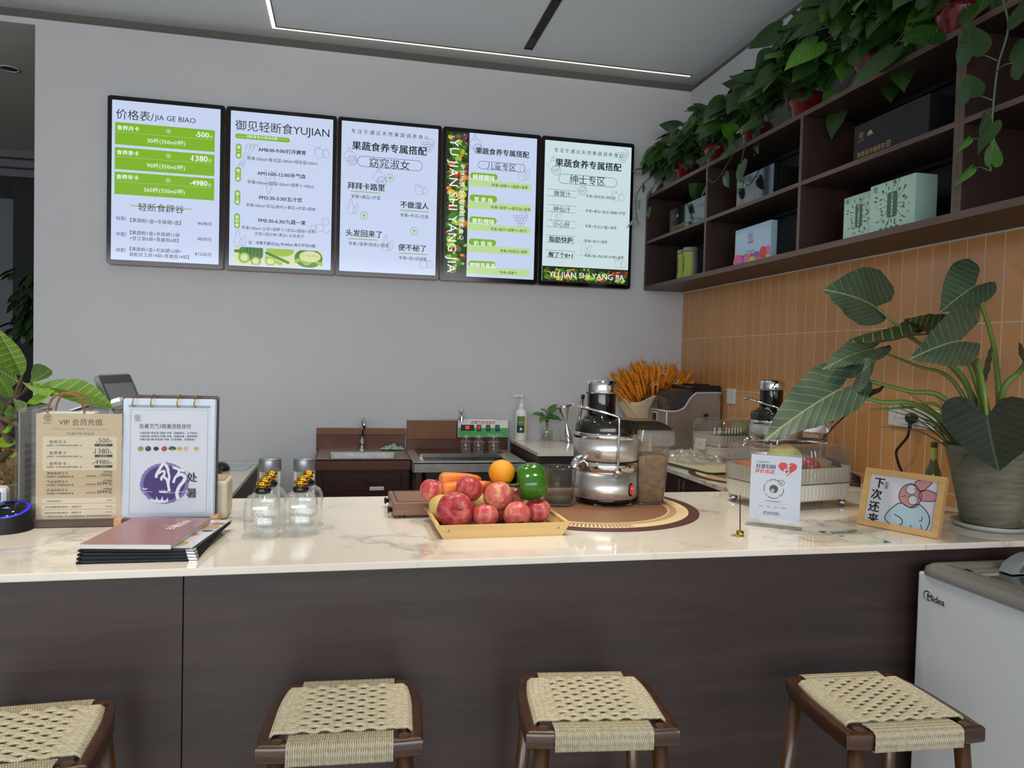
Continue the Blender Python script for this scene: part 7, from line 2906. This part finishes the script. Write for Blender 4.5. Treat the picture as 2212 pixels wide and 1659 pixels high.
g['kind'] = 'stuff'
for i, (pts, r0, r1) in enumerate(FIC_STEMS):
    pts = [Vector(p) for p in pts]
    if i == 0:
        pts = [Vector((-3.225, -1.66, 1.1))] + pts[1:]
    p = smooth(pts, 6)
    m = len(p) - 1
    b = MB()
    b.tube(p, [r0 + (r1 - r0) * k / m for k in range(m + 1)], 8)
    b.build('stem', mat('woody_stem', '#5b4a35', .75, var=.2, vscale=50) if i == 0 else bpy.data.materials['woody_stem'], o)
for i, (kind, ba, ti, rv, lv, dr, cu, mi) in enumerate(FIC):
    b = MB()
    leaf(b, kind, ba, ti, rv, lv, dr, cu, None, 0, .006, 6, i)
    b.build('leaf', FICM[mi], o)
# dim plant in the passage
o = thing('passage_plant', 'dark leafy indoor tree standing in the dim passage at the wall edge', 'potted plant', (-4.36, 1.75, 0))
b = MB()
b.lathe([(0, 0), (.14, 0), (.18, .35), (.17, .35), (.15, .3), (0, .3)], 28)
b.build('pot', MATBLACK, o)
b = MB()
b.tube(smooth([(0, 0, .28), (.02, 0, .8), (-.01, .01, 1.4), (.0, 0, 2.0)], 5), .018, 8)
b.build('trunk', mat('dark_trunk', '#2f2a22', .8), o)
rn = random.Random(17)
lf = MB()
for i in range(150):
    a = rn.uniform(0, 6.283)
    r = rn.uniform(.06, .30)
    z = 1.55 + .5 * rn.random()
    p = Vector((r * .5 * math.cos(a), r * .5 * math.sin(a), z + .04))
    q = Vector((r * math.cos(a), r * math.sin(a), z - rn.uniform(.0, .14)))
    q = p + (q - p).normalized() * rn.uniform(.1, .17)
    sd = (q - p).cross(Vector((rn.uniform(-.4, .4), rn.uniform(-.4, .4), 1))).normalized()
    leaf(lf, 'lance', p, q, sd * .026, None, .1, -.02, nt=2)
lf.build('foliage', leafmat('dark_passage_leaf', '#20381c', '#2c4a24', '#4a6a3a', .4), o)
# dark cabinet in the passage behind the plant
o = thing('passage_cabinet', 'dark low cabinet with horizontal drawer lines in the dim passage', 'cabinet', (-4.5, .85, 0))
b = MB()
b.bx((-.8, -.2, 0), (.6, .2, 1.12), .004)
b.build('body', mat('black_brown_wood', '#241d19', .6), o)
for z0, z1 in ((.06, .38), (.39, .72), (.73, .94), (.95, 1.1)):
    b = MB()
    b.bx((-.78, -.212, z0), (.58, -.2, z1 - .008), .002)
    b.bx((-.78, -.216, z1 - .012), (.58, -.2, z1 - .004), .001)
    b.build('drawer', mat('black_brown_drawer', '#2c241f', .5) if z0 == .06 else bpy.data.materials['black_brown_drawer'], o)
# ---------------------------------------------------------------- stools
STW = wood('stool_walnut', '#32200f', '#573519', 7, 'Z', .32, 1.1, .2)
STT = wood('stool_walnut_seat', '#2c180c', '#4a2b15', 6, 'X', .3, 1.1, .25)


def cordmat():
    n = N('paper_cord')
    v = n.coord((1, 1, 1))
    n.color(n.ramp(n.noise(v, 120, 3), [(.3, lin('#ddcfa8')), (.7, lin('#f3e8cb'))]))
    uv = n.new('ShaderNodeUVMap')
    wv = n.new('ShaderNodeTexWave', wave_type='BANDS', bands_direction='DIAGONAL')
    wv.inputs['Scale'].default_value = 1.0
    n.ln(uv.outputs[0], wv.inputs['Vector'])
    n.bump(wv.outputs['Fac'], 1.0, .003)
    n.p.inputs['Roughness'].default_value = .75
    return n.m


CORD = cordmat()
SH_ = .745       # seat height at the frame's top


def cord(b, pts, r, n=6):
    """twisted cord: a tube whose coordinates wind along it"""
    pts = [Vector(p) for p in pts]
    i0 = len(b.v)
    b.tube(pts, r, n)
    acc = 0
    for k in range(len(pts)):
        if k:
            acc += (pts[k] - pts[k - 1]).length
        for q in range(n):
            b.uv[i0 + k * n + q] = (acc * 42, q / n * 3.5)


def make_stool(label, loc, rz):
    o = thing('bar_stool', label, 'stool', loc, rz, 'woven bar stools along the counter')
    # frame: rounded outline with bowed sides, open middle
    W0, D0, Z = .175, .172, SH_
    out = smooth([(-.168, -.165, 0), (-.05, -.172, 0), (.05, -.172, 0), (.168, -.165, 0), (.178, -.152, 0), (.181, -.05, 0), (.178, .06, 0), (.160, .152, 0), (.146, .166, 0), (.05, .170, 0), (-.05, .170, 0), (-.146, .166, 0), (-.160, .152, 0), (-.178, .06, 0), (-.181, -.05, 0), (-.178, -.152, 0)], 4, True)
    inn = [(p.x * .80, p.y * .80) for p in out]
    n_ = len(out)
    b = MB()
    T_ = .036
    c = .005
    lay = [([(p.x * (1 - c / .17), p.y * (1 - c / .17)) for p in out], Z), ([(p.x, p.y) for p in out], Z - c), ([(p.x, p.y) for p in out], Z - T_ + c), ([(p.x * (1 - c / .17), p.y * (1 - c / .17)) for p in out], Z - T_), (inn, Z - T_), (inn, Z - .003)]
    vs = [(x, y, z) for ring, z in lay for x, y in ring]
    k_ = len(lay)
    fs = [(i * n_ + j, i * n_ + (j + 1) % n_, ((i + 1) % k_) * n_ + (j + 1) % n_, ((i + 1) % k_) * n_ + j) for i in range(k_) for j in range(n_)]
    fs = [f[::-1] for f in fs]
    b.add(vs, fs, 0, True)
    b.build('seat_frame', STT, o)
    # weave
    b = MB()
    rc = .0027
    nw = 46
    half = .112

    def bundle(x):
        return (x + half) / (2 * half) * 15
    for i in range(nw):
        x = -half + 2 * half * i / (nw - 1)
        ph = int(bundle(x) * .9999)
        pts = []
        yf, yb = -.172, .170
        pts += [(x, yf + .012, Z - T_ - .003), (x, yf - .003, Z - T_ + .001), (x, yf - .004, Z - .018), (x, yf - .002, Z - .001), (x, yf + .008, Z + .003)]
        for j in range(1, 12):
            y = yf + .008 + (yb - yf - .016) * j / 12
            dz = -.0015 if abs(y) < .112 else .002
            pts.append((x, y, Z + dz))
        pts += [(x, yb - .008, Z + .003), (x, yb + .002, Z - .001), (x, yb + .004, Z - .018), (x, yb + .003, Z - T_ + .001), (x, yb - .012, Z - T_ - .003)]
        cord(b, pts, rc * (1 + .06 * math.sin(i * 2.3)), 5)
    # cross rows of paired cords passing over and under the front-to-back bundles
    rows = 14
    for rI in range(rows):
        yc = -.112 + .222 * rI / (rows - 1)
        for sI in range(3):
            y = yc + (sI - 1) * .0056
            xr = .150 - .02 * max(0, (y / .17)) ** 2
            pts = [(-xr - .006, y, Z - .012), (-xr - .004, y, Z + .001)]
            for j in range(0, 41):
                q = -1 + j / 20
                x = q * (xr - .004)
                inz = max(0.0, 1 - (abs(x) / .118) ** 6)
                wv_ = math.sin((x / .112 * 4.5 + (.5 if rI % 2 else 0) * 2) * PI) * inz
                z = Z + .006 + .0030 * wv_
                yy = y + (.0012 * wv_ if sI == 2 else .0008 * wv_) - .0008 * (sI - 1) * (1 - wv_) * inz
                pts.append((x, yy, z))
            pts += [(xr + .004, y, Z + .001), (xr + .006, y, Z - .012)]
            cord(b, pts, .0033, 6)
    b.build('woven_seat', CORD, o)
    # splayed round legs and rails
    FEET = []
    for sx_ in (-1, 1):
        for sy_ in (-1, 1):
            top = Vector((sx_ * .138, sy_ * .138, Z - T_ + .004))
            bot = Vector((sx_ * .195, sy_ * .20, 0))
            FEET.append((top, bot))
            b = MB()
            b.tube([top, top.lerp(bot, .5), bot], [.0185, .0165, .0125], 16)
            b.cyl(Vector((sx_ * .138, sy_ * .145, Z - .003)), Vector((sx_ * .138, sy_ * .145, Z + .0006)), .0135, 16)
            b.build('leg', STW, o)
    at = lambda k, z: FEET[k][0].lerp(FEET[k][1], (Z - T_ - z) / (Z - T_))
    for a_, c_, z in ((0, 1, .30), (2, 3, .30), (0, 2, .22), (1, 3, .36)):
        b = MB()
        b.tube([at(a_, z), at(c_, z)], .0105, 12)
        b.build('footrest_rail', STW, o)
    return o


s0 = make_stool('woven seat bar stool in front of the glass flasks', (-2.088, -2.89, 0), -.065)
for ch in s0.children:
    ch.data.transform(Matrix.Diagonal((.87, .82, 1, 1)))
dup(s0, (-1.568, -2.93, 0), -.122, 'woven seat bar stool in front of the round mat and juicer')
dup(s0, (-.941, -3.034, 0), -.06, 'woven seat bar stool beside the white freezer')
dup(s0, (-2.692, -2.905, 0), .05, 'woven seat bar stool below the menu stands, cut off by the picture edge')

# ---------------------------------------------------------------- chest freezer
FX, FY, FZ = -.575, -2.72, .962
FD, FL_ = .55, 1.05
o = thing('chest_freezer', 'white chest freezer with a grey rim and sliding glass lids', 'freezer', (FX, FY, 0))
FW_ = mat('freezer_white', '#c9cccf', .35)
b = MB()
b.bx((.006, -FL_, .04), (FD, -.004, FZ - .028), .006)
b.M = frame((.0052, -.032, .795), (0, -1, 0), (0, 0, 1))
DKN = mat('freezer_navy_print', '#1d2433', .4)
b.stroke(circ(.0105, .0815, .0125, 26, None, .75, 5.6), [.0022 + .001 * math.sin(k * .25) for k in range(27)], .0012, 1)
text(b, 'Midea', .011, .072, w=.058, mi=1, z=.0012, bold=.018)
b.build('cabinet', [FW_, DKN], o)
GRIM = mat('freezer_grey_rim', '#6f6e69', .3)
b = MB()
prof = [(0, FZ - .03), (0, FZ - .026), (.004, FZ - .012), (.018, FZ - .003), (.04, FZ), (.065, FZ - .001), (.068, FZ - .012), (.068, FZ - .06)]


def sweep(b, rect, prof):
    x0, y0, x1, y1 = rect
    rings = []
    for d, z in prof:
        r = max(.002, .05 - d)
        rings.append([(x, y, z) for x, y in rrect(x0 + d, y0 + d, x1 - d, y1 - d, r, 6)])
    n_ = len(rings[0])
    vs = [p for r in rings for p in r]
    fs = [(i * n_ + j, i * n_ + (j + 1) % n_, (i + 1) * n_ + (j + 1) % n_, (i + 1) * n_ + j) for i in range(len(rings) - 1) for j in range(n_)]
    b.add(vs, fs, 0, True)


sweep(b, (0, -FL_ - .005, FD + .01, 0), prof)
b.build('rim', GRIM, o)
b = MB()
b.bx((.068, -FL_ + .06, FZ - .5), (FD - .06, -.066, FZ - .49))
for a_, c_ in (((.068, -FL_ + .06, FZ - .5), (.075, -.066, FZ - .03)), ((FD - .066, -FL_ + .06, FZ - .5), (FD - .059, -.066, FZ - .03)), ((.068, -.073, FZ - .5), (FD - .06, -.066, FZ - .03)), ((.068, -FL_ + .06, FZ - .5), (FD - .06, -FL_ + .067, FZ - .03))):
    b.bx(a_, c_)
b.build('liner', mat('freezer_liner', '#5d6266', .5), o)
for k, (y0, y1, z) in enumerate(((-.52, -.07, FZ - .016), (-FL_ + .064, -.5, FZ - .026))):
    b = MB()
    x0, x1 = .07, FD - .062
    for a_, c_ in (((x0, y0, z), (x1, y0 + .028, z + .008)), ((x0, y1 - .028, z), (x1, y1, z + .008)), ((x0, y0, z), (x0 + .028, y1, z + .008)), ((x1 - .028, y0, z), (x1, y1, z + .008))):
        b.bx(a_, c_, .002)
    ld = b.build('sliding_lid', mat('lid_frame_grey', '#76766f', .3) if k == 0 else bpy.data.materials['lid_frame_grey'], o)
    b = MB()
    b.bx((x0 + .02, y0 + .02, z + .002), (x1 - .02, y1 - .02, z + .005))
    b.build('glass_pane', clear('freezer_glass', (.5, .56, .55), .02, 1.3, .05, (.1, .12, .12), 1.6) if k == 0 else bpy.data.materials['freezer_glass'], ld)
    if k == 0:
        b = MB()
        b.M = TR((x0 + x1) / 2 - .02, -.115, z + .008)
        arch = [(-.085, 0), (-.07, .022), (-.035, .042), (0, .048), (.035, .042), (.07, .022), (.085, 0)]
        b.prism([(p.x, p.y) for p in smooth([(x, y, 0) for x, y in arch], 4)], -.02, .02, 0, frame((0, 0, 0), (1, 0, 0), (0, 0, 1)))
        b.prism([(p.x * .72, p.y * .72) for p in smooth([(x, y, 0) for x, y in arch], 4)], .02, .023, 1, frame((0, 0, .004), (1, 0, 0), (0, 0, 1)))
        b.build('handle', [mat('lid_handle_grey', '#8b8f90', .35), mat('lid_handle_recess', '#5a5e60', .4)], ld)
